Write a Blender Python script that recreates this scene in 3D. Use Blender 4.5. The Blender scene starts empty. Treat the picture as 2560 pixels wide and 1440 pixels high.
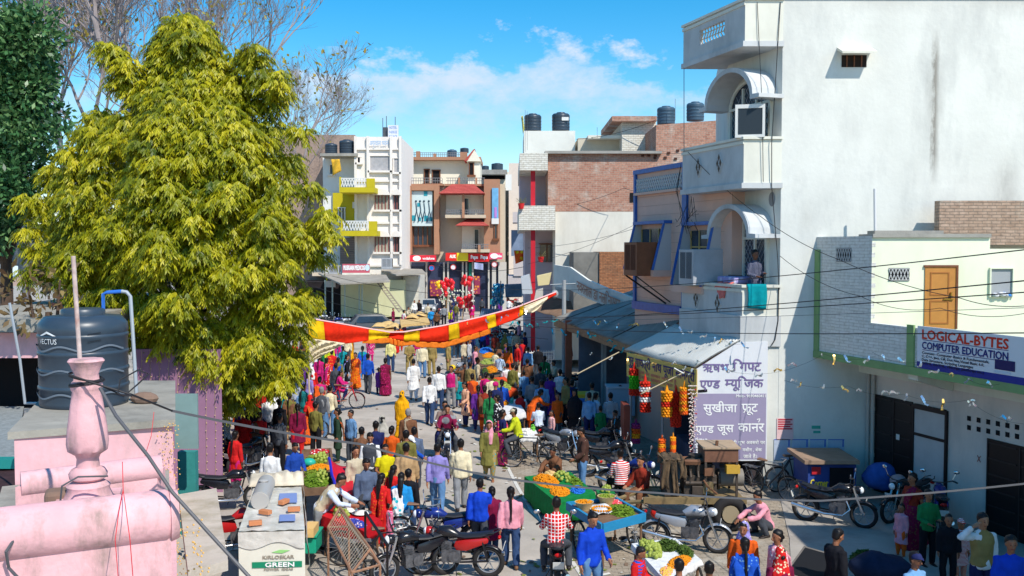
import bpy,math,random
import numpy as np
from mathutils import Vector,Matrix
from mathutils.noise import noise as pnoise
SC=bpy.context.scene
COL=SC.collection
R=math.radians
random.seed(7)
# camera, sky, sun, exposure
H,FPX,HOR=6.3,2400.0,619.0
PITCH=math.atan((720-HOR)/FPX)
cam=bpy.data.cameras.new('camera');camo=bpy.data.objects.new('camera',cam);COL.objects.link(camo)
cam.sensor_width=36;cam.lens=36*FPX/2560;cam.clip_start=0.1;cam.clip_end=3000
camo.location=(0,0,H);camo.rotation_euler=(math.pi/2-PITCH,0,0)
SC.camera=camo
SUN_EL,SUN_AZ=R(48),R(145)
sun=bpy.data.lights.new('sun','SUN');suno=bpy.data.objects.new('sun',sun);COL.objects.link(suno)
sun.energy=4.3;sun.angle=R(0.5);sun.color=(1,0.94,0.84)
suno.rotation_euler=(math.pi/2-SUN_EL,0,math.pi-SUN_AZ)
W=bpy.data.worlds.new('World');SC.world=W;W.use_nodes=True
def world():
 nt=W.node_tree;N=nt.nodes;L=nt.links
 bg=N['Background'];bg.inputs[1].default_value=0.15
 sky=N.new('ShaderNodeTexSky');sky.sky_type='NISHITA';sky.sun_disc=False
 sky.sun_elevation=SUN_EL;sky.sun_rotation=SUN_AZ;sky.dust_density=0.3;sky.ozone_density=3.0;sky.air_density=1.0
 hs=N.new('ShaderNodeHueSaturation');hs.inputs['Saturation'].default_value=1.5;hs.inputs['Hue'].default_value=0.49;hs.inputs['Value'].default_value=1.0
 L.new(sky.outputs[0],hs.inputs['Color'])
 tc=N.new('ShaderNodeTexCoord');sp=N.new('ShaderNodeSeparateXYZ');L.new(tc.outputs['Generated'],sp.inputs[0])
 def m(op,a,b=None,c=None):
  n=N.new('ShaderNodeMath');n.operation=op
  for i,x in enumerate((a,b,c)):
   if x is None:continue
   if isinstance(x,(int,float)):n.inputs[i].default_value=x
   else:L.new(x,n.inputs[i])
  return n.outputs[0]
 X,Y,Z=sp.outputs
 az=m('ARCTAN2',X,Y)
 cb=N.new('ShaderNodeCombineXYZ');L.new(az,cb.inputs[0]);L.new(m('MULTIPLY',Z,1.7),cb.inputs[1])
 def noise(scale,det,rough,off):
  mp=N.new('ShaderNodeMapping');mp.inputs['Location'].default_value=off
  L.new(cb.outputs[0],mp.inputs[0])
  n=N.new('ShaderNodeTexNoise');n.inputs['Scale'].default_value=scale;n.inputs['Detail'].default_value=det;n.inputs['Roughness'].default_value=rough
  L.new(mp.outputs[0],n.inputs['Vector']);return n.outputs['Fac']
 big=noise(7,2,.5,(1.3,.4,0));fine=noise(16,7,.62,(.3,2.2,.7));wisp=noise(5,8,.7,(4,1,3))
 top=m('ADD',m('MULTIPLY_ADD',m('SUBTRACT',big,.5),.12,.197),m('MULTIPLY',m('SUBTRACT',fine,.5),.14))
 top=m('SUBTRACT',top,m('MULTIPLY',m('ABSOLUTE',m('ADD',az,.03)),.12))
 up=m('MULTIPLY_ADD',m('SUBTRACT',top,Z),55,.2)
 up=m('MINIMUM',m('MAXIMUM',up,0),1)
 low=m('MINIMUM',m('MAXIMUM',m('MULTIPLY_ADD',m('SUBTRACT',Z,.105),15,m('MULTIPLY',m('SUBTRACT',wisp,.5),3.2)),.1),1)
 den=m('MULTIPLY',m('MULTIPLY',up,low),m('MULTIPLY_ADD',fine,2.2,-.42))
 hz=m('MINIMUM',m('MAXIMUM',m('MULTIPLY_ADD',Z,-3.2,.5),0),.5)
 den=m('MINIMUM',m('MAXIMUM',den,hz),.93)
 wl=m('MULTIPLY',m('MINIMUM',m('MAXIMUM',m('MULTIPLY_ADD',wisp,4,-2.15),0),.35),1)
 den=m('MAXIMUM',den,m('MULTIPLY',wl,m('LESS_THAN',Z,.2)))
 den=m('MULTIPLY',den,m('GREATER_THAN',Y,0))
 mx=N.new('ShaderNodeMix');mx.data_type='RGBA'
 L.new(den,mx.inputs[0]);L.new(hs.outputs[0],mx.inputs[6]);mx.inputs[7].default_value=(4.0,4.7,5.6,1)
 L.new(mx.outputs[2],bg.inputs[0])
world()
SC.view_settings.view_transform='Standard';SC.view_settings.look='None'
SC.view_settings.exposure=0.24;SC.view_settings.gamma=1
# picture -> place
_c,_s=math.cos(PITCH),math.sin(PITCH)
def ray(px,py):
 a,b=(px-1280)/FPX,(720-py)/FPX
 return Vector((a,_c+b*_s,-_s+b*_c))
def at(px,py,D):
 d=ray(px,py);d*=D/d.y;return Vector((d.x,d.y,d.z+H))
def G(px,py,z=0.0):
 d=ray(px,py);d*=(z-H)/d.z;return Vector((d.x,d.y,z))
def XX(px,D,py=619):return at(px,py,D).x
def ZZ(py,D):return at(1280,py,D).z
# materials
def S(r,g,b,k=1.0):
 f=lambda c:((c/255)/12.92 if c<=10 else(((c/255)+.055)/1.055)**2.4)*k
 return(f(r),f(g),f(b))
MATS={}
def mat(name,rgb,rough=.8,metal=0,vary=0.0,vscale=3.0,bump=0.0,bscale=30.0,spec=.3,dirt=None,dscale=1.2,damt=.5,coord='Object',trans=0,emit=0):
 key=(name,tuple(round(c,4)for c in rgb),rough,metal,vary,bump,dirt)
 if key in MATS:return MATS[key]
 M=bpy.data.materials.new(name);M.use_nodes=True
 nt=M.node_tree;N=nt.nodes;L=nt.links;B=N['Principled BSDF']
 B.inputs['Base Color'].default_value=(*rgb,1);B.inputs['Roughness'].default_value=rough;B.inputs['Metallic'].default_value=metal
 B.inputs['Specular IOR Level'].default_value=spec
 tc=N.new('ShaderNodeTexCoord');src=tc.outputs[coord];col=None
 if vary:
  n=N.new('ShaderNodeTexNoise');n.inputs['Scale'].default_value=vscale;n.inputs['Detail'].default_value=6;n.inputs['Roughness'].default_value=.62
  L.new(src,n.inputs['Vector'])
  r=N.new('ShaderNodeValToRGB');L.new(n.outputs['Fac'],r.inputs[0])
  r.color_ramp.elements[0].position=.3;r.color_ramp.elements[1].position=.7
  r.color_ramp.elements[0].color=(*[c*(1-vary)for c in rgb],1);r.color_ramp.elements[1].color=(*[min(.92,c*(1+vary*.6))for c in rgb],1)
  col=r.outputs[0]
 if dirt:
  n=N.new('ShaderNodeTexNoise');n.inputs['Scale'].default_value=dscale;n.inputs['Detail'].default_value=8;n.inputs['Roughness'].default_value=.68
  mp=N.new('ShaderNodeMapping');mp.inputs['Scale'].default_value=(1,1,.35);mp.inputs['Location'].default_value=(3,7,1)
  L.new(src,mp.inputs[0]);L.new(mp.outputs[0],n.inputs['Vector'])
  r=N.new('ShaderNodeValToRGB');L.new(n.outputs['Fac'],r.inputs[0]);r.color_ramp.elements[0].position=.48;r.color_ramp.elements[1].position=.72
  r.color_ramp.elements[0].color=(0,0,0,1);r.color_ramp.elements[1].color=(damt,damt,damt,1)
  mx=N.new('ShaderNodeMix');mx.data_type='RGBA';L.new(r.outputs[0],mx.inputs[0])
  if col:L.new(col,mx.inputs[6])
  else:mx.inputs[6].default_value=(*rgb,1)
  mx.inputs[7].default_value=(*dirt,1);col=mx.outputs[2]
 if col:L.new(col,B.inputs['Base Color'])
 if bump:
  n=N.new('ShaderNodeTexNoise');n.inputs['Scale'].default_value=bscale;n.inputs['Detail'].default_value=4
  L.new(src,n.inputs['Vector']);b=N.new('ShaderNodeBump');b.inputs['Strength'].default_value=bump;b.inputs['Distance'].default_value=.02
  L.new(n.outputs['Fac'],b.inputs['Height']);L.new(b.outputs[0],B.inputs['Normal'])
 MATS[key]=M;return M
def brickmat(name,c1,c2,mortar,scale=1.0,bump=.6,paint=None,pamt=.5,w=.23,h=.075,axis='xz'):
 M=bpy.data.materials.new(name);M.use_nodes=True
 nt=M.node_tree;N=nt.nodes;L=nt.links;B=N['Principled BSDF'];B.inputs['Roughness'].default_value=.9;B.inputs['Specular IOR Level'].default_value=.2
 tc=N.new('ShaderNodeTexCoord');sp=N.new('ShaderNodeSeparateXYZ');L.new(tc.outputs['Object'],sp.inputs[0])
 cb=N.new('ShaderNodeCombineXYZ')
 ad=N.new('ShaderNodeMath');ad.operation='ADD';L.new(sp.outputs[0],ad.inputs[0]);L.new(sp.outputs[1],ad.inputs[1])
 L.new(ad.outputs[0],cb.inputs[0]);L.new(sp.outputs[2],cb.inputs[1])
 nz=N.new('ShaderNodeTexNoise');nz.inputs['Scale'].default_value=4;nz.inputs['Detail'].default_value=3;L.new(tc.outputs['Object'],nz.inputs['Vector'])
 mxv=N.new('ShaderNodeMix');mxv.data_type='VECTOR';mxv.inputs[0].default_value=.025
 L.new(cb.outputs[0],mxv.inputs[4]);L.new(nz.outputs['Color'],mxv.inputs[5])
 b=N.new('ShaderNodeTexBrick');b.inputs['Scale'].default_value=1/scale;b.inputs['Brick Width'].default_value=w;b.inputs['Row Height'].default_value=h
 b.inputs['Mortar Size'].default_value=.009;b.inputs['Mortar Smooth'].default_value=.3;b.inputs['Bias'].default_value=-.2
 L.new(mxv.outputs[1],b.inputs['Vector'])
 b.inputs['Color1'].default_value=(*c1,1);b.inputs['Color2'].default_value=(*c2,1);b.inputs['Mortar'].default_value=(*mortar,1)
 n2=N.new('ShaderNodeTexNoise');n2.inputs['Scale'].default_value=.8;n2.inputs['Detail'].default_value=9;n2.inputs['Roughness'].default_value=.7;L.new(tc.outputs['Object'],n2.inputs['Vector'])
 r=N.new('ShaderNodeValToRGB');L.new(n2.outputs['Fac'],r.inputs[0]);r.color_ramp.elements[0].position=.52;r.color_ramp.elements[1].position=.66
 r.color_ramp.elements[0].color=(0,0,0,1);r.color_ramp.elements[1].color=(pamt,)*3+(1,)
 mx=N.new('ShaderNodeMix');mx.data_type='RGBA';L.new(r.outputs[0],mx.inputs[0]);L.new(b.outputs['Color'],mx.inputs[6]);mx.inputs[7].default_value=(*(paint or mortar),1)
 n3=N.new('ShaderNodeTexNoise');n3.inputs['Scale'].default_value=9;n3.inputs['Detail'].default_value=5;L.new(tc.outputs['Object'],n3.inputs['Vector'])
 m3=N.new('ShaderNodeMix');m3.data_type='RGBA';m3.blend_type='OVERLAY';m3.inputs[0].default_value=.5;L.new(mx.outputs[2],m3.inputs[6]);L.new(n3.outputs['Fac'],m3.inputs[7])
 L.new(m3.outputs[2],B.inputs['Base Color'])
 bp=N.new('ShaderNodeBump');bp.inputs['Strength'].default_value=bump;bp.inputs['Distance'].default_value=.02;bp.invert=True
 L.new(b.outputs['Fac'],bp.inputs['Height']);L.new(bp.outputs[0],B.inputs['Normal'])
 return M
def cloth(rgb,pat='plain',rgb2=None,scale=10.0):
 key=('cloth',rgb,pat,rgb2,scale)
 if key in MATS:return MATS[key]
 M=bpy.data.materials.new('cloth');M.use_nodes=True
 nt=M.node_tree;N=nt.nodes;L=nt.links;B=N['Principled BSDF'];B.inputs['Roughness'].default_value=.85;B.inputs['Specular IOR Level'].default_value=.15
 c=[x*.88 for x in rgb];tc=N.new('ShaderNodeTexCoord');out=None
 n=N.new('ShaderNodeTexNoise');n.inputs['Scale'].default_value=7;n.inputs['Detail'].default_value=4;L.new(tc.outputs['Object'],n.inputs['Vector'])
 if pat=='plain':
  r=N.new('ShaderNodeValToRGB');L.new(n.outputs['Fac'],r.inputs[0]);r.color_ramp.elements[0].position=.3;r.color_ramp.elements[1].position=.7
  r.color_ramp.elements[0].color=(*[x*.8 for x in c],1);r.color_ramp.elements[1].color=(*[min(.9,x*1.1)for x in c],1);out=r.outputs[0]
 else:
  c2=[x*.88 for x in rgb2]
  def wave(d,sc,lo=.5,hi=.6):
   w=N.new('ShaderNodeTexWave');w.bands_direction=d;w.inputs['Scale'].default_value=sc;w.inputs['Distortion'].default_value=1.0;w.inputs['Detail'].default_value=1;w.inputs['Detail Scale'].default_value=.6
   L.new(tc.outputs['Object'],w.inputs['Vector']);r=N.new('ShaderNodeValToRGB');L.new(w.outputs['Fac'],r.inputs[0]);r.color_ramp.elements[0].position=lo;r.color_ramp.elements[1].position=hi;return r.outputs[0]
  if pat=='stripe':f=wave('Z',scale)
  elif pat=='vstripe':f=wave('X',scale)
  elif pat=='check':
   a,b=wave('Z',scale,.86,.93),wave('X',scale,.86,.93);mm=N.new('ShaderNodeMath');mm.operation='MAXIMUM';L.new(a,mm.inputs[0]);L.new(b,mm.inputs[1]);f=mm.outputs[0]
  else:
   v=N.new('ShaderNodeTexVoronoi');v.inputs['Scale'].default_value=scale;L.new(tc.outputs['Object'],v.inputs['Vector'])
   r=N.new('ShaderNodeValToRGB');L.new(v.outputs['Distance'],r.inputs[0]);r.color_ramp.elements[0].position=.28;r.color_ramp.elements[1].position=.36
   r.color_ramp.elements[0].color=(1,1,1,1);r.color_ramp.elements[1].color=(0,0,0,1);f=r.outputs[0]
  mx=N.new('ShaderNodeMix');mx.data_type='RGBA';L.new(f,mx.inputs[0]);mx.inputs[6].default_value=(*c,1);mx.inputs[7].default_value=(*c2,1);out=mx.outputs[2]
 L.new(out,B.inputs['Base Color'])
 b=N.new('ShaderNodeBump');b.inputs['Strength'].default_value=.5;b.inputs['Distance'].default_value=.03;L.new(n.outputs['Fac'],b.inputs['Height']);L.new(b.outputs[0],B.inputs['Normal'])
 MATS[key]=M;return M
# mesh builder
class Face:
 def __init__(f,o,e,flip=False):
  f.o=Vector((o[0],o[1],0));e=Vector((e[0],e[1],0));e.normalize();f.e=e
  f.n=Vector((e.y,-e.x,0))*(-1 if flip else 1)
 def p(f,s,o,z):return f.o+f.e*s+f.n*o+Vector((0,0,z))
 def s_px(f,px,py=619,o=0):
  d=ray(px,py);a=f.o+f.n*o
  det=d.x*(-f.e.y)+f.e.x*d.y
  return(d.x*a.y-d.y*a.x)/(d.y*f.e.x-d.x*f.e.y)
 def sz(f,px,py,o=0):
  s=f.s_px(px,py,o);p=f.o+f.n*o+f.e*s;d=ray(px,py)
  return s,H+d.z*p.y/d.y
class MB:
 def __init__(m):m.v=[];m.f=[];m.mi=[];m.cur=0
 def add(m,vs,fs):
  b=len(m.v);m.v.extend([tuple(v)for v in vs]);m.f.extend([tuple(b+i for i in f)for f in fs]);m.mi.extend([m.cur]*len(fs));return m
 def hexa(m,p):return m.add(p,[(0,3,2,1),(4,5,6,7),(0,1,5,4),(1,2,6,5),(2,3,7,6),(3,0,4,7)])
 def box(m,x0,x1,y0,y1,z0,z1):
  return m.hexa([(x0,y0,z0),(x1,y0,z0),(x1,y1,z0),(x0,y1,z0),(x0,y0,z1),(x1,y0,z1),(x1,y1,z1),(x0,y1,z1)])
 def bx(m,c,s,rz=0,rx=0,ry=0):
  Mx=Matrix.Translation(c)@Matrix.Rotation(rz,4,'Z')@Matrix.Rotation(ry,4,'Y')@Matrix.Rotation(rx,4,'X')
  a,b,c2=s[0]/2,s[1]/2,s[2]/2
  return m.hexa([Mx@Vector(q)for q in[(-a,-b,-c2),(a,-b,-c2),(a,b,-c2),(-a,b,-c2),(-a,-b,c2),(a,-b,c2),(a,b,c2),(-a,b,c2)]])
 def fbox(m,F,s0,s1,o0,o1,z0,z1):
  return m.hexa([F.p(s0,o0,z0),F.p(s1,o0,z0),F.p(s1,o1,z0),F.p(s0,o1,z0),F.p(s0,o0,z1),F.p(s1,o0,z1),F.p(s1,o1,z1),F.p(s0,o1,z1)])
 def prism(m,bot,off):
  n=len(bot);off=Vector(off);bot=[Vector(b)for b in bot]
  return m.add(bot+[b+off for b in bot],[tuple(range(n))[::-1],tuple(range(n,2*n))]+[(i,(i+1)%n,n+(i+1)%n,n+i)for i in range(n)])
 def zprism(m,xy,z0,z1):return m.prism([(x,y,z0)for x,y in xy],(0,0,z1-z0))
 def fpoly(m,F,sz,o0,o1):return m.prism([F.p(s,o0,z)for s,z in sz],F.n*(o1-o0))
 def tube(m,pts,r,n=6,cap=True):
  pts=[Vector(p)for p in pts];k=len(pts);rs=r if hasattr(r,'__len__')else[r]*k
  vs=[];ref=None
  for i,p in enumerate(pts):
   t=(pts[min(i+1,k-1)]-pts[max(i-1,0)])
   if t.length<1e-9:t=Vector((0,0,1))
   t.normalize()
   if ref is None:ref=t.orthogonal()
   a=ref-t*ref.dot(t)
   if a.length<1e-6:a=t.orthogonal()
   a.normalize();ref=a;b=t.cross(a)
   vs+=[p+(a*math.cos(2*math.pi*j/n)+b*math.sin(2*math.pi*j/n))*rs[i]for j in range(n)]
  fs=[(i*n+j,i*n+(j+1)%n,(i+1)*n+(j+1)%n,(i+1)*n+j)for i in range(k-1)for j in range(n)]
  if cap:fs+=[tuple(range(n))[::-1],tuple(range((k-1)*n,k*n))]
  return m.add(vs,fs)
 def cyl(m,a,b,r,n=12):return m.tube([a,b],r,n)
 def lathe(m,prof,c=(0,0,0),n=20,axis='z',Mx=None,cap=True):
  vs=[];c=Vector(c)
  for r,z in prof:
   for j in range(n):
    a=2*math.pi*j/n;q=Vector((r*math.cos(a),r*math.sin(a),z))
    if axis=='x':q=Vector((q.z,q.x,q.y))
    if axis=='y':q=Vector((q.y,q.z,q.x))
    if Mx:q=Mx@q
    vs.append(c+q)
  k=len(prof)
  fs=[(i*n+j,i*n+(j+1)%n,(i+1)*n+(j+1)%n,(i+1)*n+j)for i in range(k-1)for j in range(n)]
  if cap:fs+=[tuple(range(n))[::-1],tuple(range((k-1)*n,k*n))]
  return m.add(vs,fs)
 def ball(m,c,r,n=10,k=7):
  r=r if hasattr(r,'__len__')else(r,r,r);c=Vector(c)
  vs=[c+Vector((0,0,-r[2]))]
  for i in range(1,k):
   th=math.pi*i/k
   vs+=[c+Vector((r[0]*math.sin(th)*math.cos(2*math.pi*j/n),r[1]*math.sin(th)*math.sin(2*math.pi*j/n),-r[2]*math.cos(th)))for j in range(n)]
  vs.append(c+Vector((0,0,r[2])));e=len(vs)-1
  fs=[(0,1+(j+1)%n,1+j)for j in range(n)]
  for i in range(k-2):fs+=[(1+i*n+j,1+i*n+(j+1)%n,1+(i+1)*n+(j+1)%n,1+(i+1)*n+j)for j in range(n)]
  fs+=[(e,1+(k-2)*n+j,1+(k-2)*n+(j+1)%n)for j in range(n)]
  return m.add(vs,fs)
 def torus(m,c,R_,r,ax='x',n=24,k=8,Mx=None):
  c=Vector(c);vs=[]
  for i in range(n):
   a=2*math.pi*i/n
   for j in range(k):
    b=2*math.pi*j/k;w=R_+r*math.cos(b);q=(w*math.cos(a),w*math.sin(a),r*math.sin(b))
    q=Vector((q[2],q[0],q[1]))if ax=='x' else Vector((q[0],q[2],q[1]))if ax=='y' else Vector(q)
    if Mx:q=Mx@q
    vs.append(c+q)
  return m.add(vs,[(i*k+j,i*k+(j+1)%k,((i+1)%n)*k+(j+1)%k,((i+1)%n)*k+j)for i in range(n)for j in range(k)])
 def sheet(m,fn,nu,nv,thick=0):
  vs=[fn(i/nu,j/nv)for i in range(nu+1)for j in range(nv+1)]
  return m.add(vs,[(i*(nv+1)+j,(i+1)*(nv+1)+j,(i+1)*(nv+1)+j+1,i*(nv+1)+j+1)for i in range(nu)for j in range(nv)])
 def build(m,name,mats,parent=None,smooth=False,world=True,thick=0,normals=True,bevel=0):
  me=bpy.data.meshes.new(name)
  off=Vector((0,0,0))
  if parent is not None and world:
   p=parent
   while p:off+=p.location;p=p.parent
  vs=np.array(m.v,dtype=np.float64).reshape(-1,3)-np.array(off)
  base=None
  if parent is None and world and len(vs):
   base=Vector(((vs[:,0].min()+vs[:,0].max())/2,(vs[:,1].min()+vs[:,1].max())/2,vs[:,2].min()));vs=vs-np.array(base)
  me.from_pydata(vs.tolist(),[],m.f)
  mats=mats if isinstance(mats,(list,tuple))else[mats]
  for q in mats:me.materials.append(q)
  if len(mats)>1:me.polygons.foreach_set('material_index',m.mi)
  if normals:
   import bmesh
   b=bmesh.new();b.from_mesh(me);bmesh.ops.recalc_face_normals(b,faces=b.faces);b.to_mesh(me);b.free()
  if smooth:
   me.polygons.foreach_set('use_smooth',[True]*len(me.polygons))
   if smooth!=2:me.set_sharp_from_angle(angle=R(45))
  o=bpy.data.objects.new(name,me);COL.objects.link(o)
  if base is not None:o.location=base
  if parent is not None:o.parent=parent
  if thick:
   md=o.modifiers.new('t','SOLIDIFY');md.thickness=thick;md.offset=0
  if bevel:
   md=o.modifiers.new('b','BEVEL');md.width=bevel;md.segments=2;md.limit_method='ANGLE'
  return o
def tag(o,label,cat,group=None):
 o['label']=label;o['category']=cat
 if group:o['group']=group
 return o
def kind(o,k):o['kind']=k;return o
def thing(name,label,cat,loc=(0,0,0),group=None):
 o=bpy.data.objects.new(name,None);COL.objects.link(o);o.location=loc;o.empty_display_size=.2
 return tag(o,label,cat,group)
def copy_tree(o,parent=None):
 c=o.copy();COL.objects.link(c)
 if parent is not None:c.parent=parent
 for ch in o.children:copy_tree(ch,c)
 return c
def place(o,loc,rz=0,sc=1.0):
 o.location=loc;o.rotation_euler=(0,0,rz);o.scale=(sc,sc,sc);return o
def recolor(root,part,m):
 for ch in root.children_recursive:
  if ch.name.split('.')[0]==part:
   for sl in ch.material_slots:sl.link='OBJECT';sl.material=m
BENCH=bpy.data.scenes.new('bench')
def evaluate(o):
 BENCH.collection.objects.link(o);vl=BENCH.view_layers[0];vl.update()
 return bpy.data.meshes.new_from_object(o.evaluated_get(vl.depsgraph))
# lettering (built-in font, meshes)
def glyphs(s,cut=None):
 c=bpy.data.curves.new('lettering','FONT');c.body=s;c.resolution_u=2
 o=bpy.data.objects.new('lettering',c);me=evaluate(o)
 import bmesh
 b=bmesh.new();b.from_mesh(me)
 if cut:bmesh.ops.bisect_plane(b,geom=b.verts[:]+b.edges[:]+b.faces[:],plane_co=(cut,0,0),plane_no=(1,0,0),clear_outer=True)
 vs=[v.co.copy()for v in b.verts];b.verts.index_update();fs=[tuple(v.index for v in f.verts)for f in b.faces]
 b.free();bpy.data.objects.remove(o);bpy.data.curves.remove(c);bpy.data.meshes.remove(me)
 return vs,fs
GC={}
def adv(s):
 if s not in GC:
  a=glyphs(s+'I')[0];GC[s]=(max(v.x for v in a))-max(v.x for v in glyphs('I')[0])
 return GC[s]
def word(tokens):
 """tokens: plain strings, or ('half', letter, keep) for a half consonant; returns joined verts/faces"""
 vs,fs,x=[],[],0.0
 for t in tokens:
  if t==' ':x+=.32;continue
  if isinstance(t,tuple):
   v,f=glyphs(t[1],cut=t[2]);w=t[2]
  else:
   v,f=glyphs(t);w=adv(t)
  b=len(vs);vs+=[Vector((p.x+x,p.y,0))for p in v];fs+=[tuple(b+i for i in q)for q in f];x+=w
 return vs,fs
def text_on(mb,F,tokens,s0,s1,z0,h=None,o=.01,bold=0.0,zfit=None,depth=None):
 """lay a word on face F between s0 and s1 with its baseline at z0; h = capital height"""
 if isinstance(tokens,str):tokens=[tokens]
 vs,fs=word(tokens)
 xs=[v.x for v in vs];a,b=min(xs),max(xs);k=(s1-s0)/(b-a);kz=(h/.66)if h else abs(k)
 mb.add([F.p(s0+(v.x-a)*k,o,z0+v.y*kz)for v in vs],fs)
 if bold:
  for d in((bold,0),(0,bold),(-bold,0),(0,-bold)):
   o+=.0012
   mb.add([F.p(s0+(v.x-a)*k+d[0],o,z0+v.y*kz+d[1])for v in vs],fs)
HALF_NA,HALF_PHA,HALF_MA=('half','ण',.50),('half','फ',.52),('half','म',.42)
# the setting
U=Vector((-.325,1));UN=U.normalized();V=Vector((UN.y,-UN.x))
M_ROAD=mat('road_dust',S(198,188,176,.8),.95,vary=.3,vscale=.5,bump=.25,bscale=40,dirt=S(134,124,112),dscale=.8,damt=.6)
M_PAVE=brickmat('brick_paving',S(178,164,146,.8),S(160,148,132,.8),S(128,118,104),1,.4,S(196,188,174,.8),.8,.22,.11)
def paving_fix(M):
 nt=M.node_tree
 sp=[n for n in nt.nodes if n.type=='SEPXYZ'][0];cb=[n for n in nt.nodes if n.type=='COMBXYZ'][0]
 for l in list(nt.links):
  if l.to_node==cb:nt.links.remove(l)
 nt.links.new(sp.outputs[0],cb.inputs[0]);nt.links.new(sp.outputs[1],cb.inputs[1])
paving_fix(M_PAVE)
m=MB();m.add([(-1500,-60,0),(1500,-60,0),(1500,2500,0),(-1500,2500,0)],[(0,1,2,3)])
kind(m.build('ground',M_ROAD),'structure')
kerb=[G(*p)for p in[(1455,1440),(1379,1330),(1330,1280),(1292,1214),(1270,1170),(1256,1120),(1250,1060),(1245,990),(1240,930)]]
m=MB();n=len(kerb)
vs=[Vector((k.x,k.y,.006))for k in kerb]+[Vector((16,k.y,.006))for k in kerb]
vs=[Vector((kerb[0].x+.9,8,.006)),Vector((16,8,.006))]+vs
m.add(vs,[(0,2,2+n,1)]+[(2+i,3+i,3+n+i,2+n+i)for i in range(n-1)])
kind(m.build('pavement',M_PAVE),'structure')
m=MB()
for i in range(5):
 a,b=kerb[i],kerb[i+1];d=(b-a).normalized();w=Vector((d.y,-d.x,0))*.045
 m.add([a-w+Vector((0,0,.011)),a+w+Vector((0,0,.011)),b+w+Vector((0,0,.011)),b-w+Vector((0,0,.011))],[(0,1,2,3)])
kind(m.build('kerb_line',mat('worn_white_line',S(225,222,214,.85),.9,vary=.2,vscale=8)),'structure')
m=MB()
m.zprism([(G(1390,1300).x+3.2,14),(17,14),(17,26),(7.2,26),(6.0,20.5)],.004,.022)
kind(m.build('forecourt',mat('worn_concrete',S(186,178,168,.8),.9,vary=.16,vscale=.8,bump=.25,dirt=S(110,104,98),dscale=1.1,damt=.5)),'structure')
# shared paints
WHITE=mat('limewashed_wall',S(240,240,232,.82),.92,vary=.12,vscale=.55,bump=.25,bscale=9,dirt=S(172,174,172,.9),dscale=.7,damt=.5)
WHITE2=mat('cream_paint',S(240,238,224,.85),.9,vary=.06,vscale=1.2,dirt=S(170,166,150),dscale=.9,damt=.35)
CREAM=mat('fresh_cream_paint',S(246,248,222,.87),.9,vary=.05,vscale=1,dirt=S(205,200,170),dscale=1,damt=.35)
GREYCEM=mat('bare_cement',S(176,172,164,.8),.95,vary=.18,vscale=2.2,bump=.3,dirt=S(110,108,104),dscale=1.3,damt=.5)
CEMBRICK=brickmat('cement_washed_brick',S(238,236,230,.87),S(226,224,218,.87),S(206,202,196),1,.8,S(226,224,218,.84),.7)
BRICK=brickmat('red_brick',S(200,150,128,.82),S(178,122,102,.8),S(184,168,154),1,.9,S(212,196,182,.82),.9,.26,.10)
BRICKP=brickmat('pale_brick',S(196,168,148,.8),S(180,150,128,.8),S(140,126,112),1,.9,S(190,184,172,.8),.8)
BRICKW=brickmat('whitewashed_brick',S(240,236,224,.86),S(226,220,206,.84),S(190,182,168),1,.9,S(236,230,216,.84),.6,.26,.10)
ROUGHBRICK=brickmat('rough_brick',S(190,130,92,.8),S(162,104,74,.8),S(110,90,74),1,.9,S(130,108,90,.8),.4)
GREEN=mat('green_band',S(150,186,124,.75),.85,vary=.1,dirt=S(110,110,90),damt=.3)
DARK=mat('dark_inside',S(22,22,26),.9)
BLACKGATE=mat('black_painted_iron',S(28,24,26),.45,vary=.3,vscale=3)
BLUE=mat('blue_tile',S(48,104,190,.8),.4,vary=.15,vscale=9,dirt=S(30,60,120),dscale=9,damt=.5)
GLASS=mat('dusky_glass',S(44,58,74),.12,spec=.6,vary=.3,vscale=2)
BROWNW=mat('brown_wood',S(126,78,52,.9),.6,vary=.25,vscale=6)
PINKT=mat('peach_tile',S(238,198,180,.82),.7,vary=.06,vscale=2,dirt=S(190,160,150),dscale=2,damt=.3)
LINEG=mat('tile_joint',S(170,140,130),.9)
IRON=mat('painted_iron',S(90,92,96),.5,metal=.4,vary=.2)
WIRE=mat('black_cable',S(40,40,44),.6)
WHITEIRON=mat('white_painted_iron',S(232,232,228,.85),.5)
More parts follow.
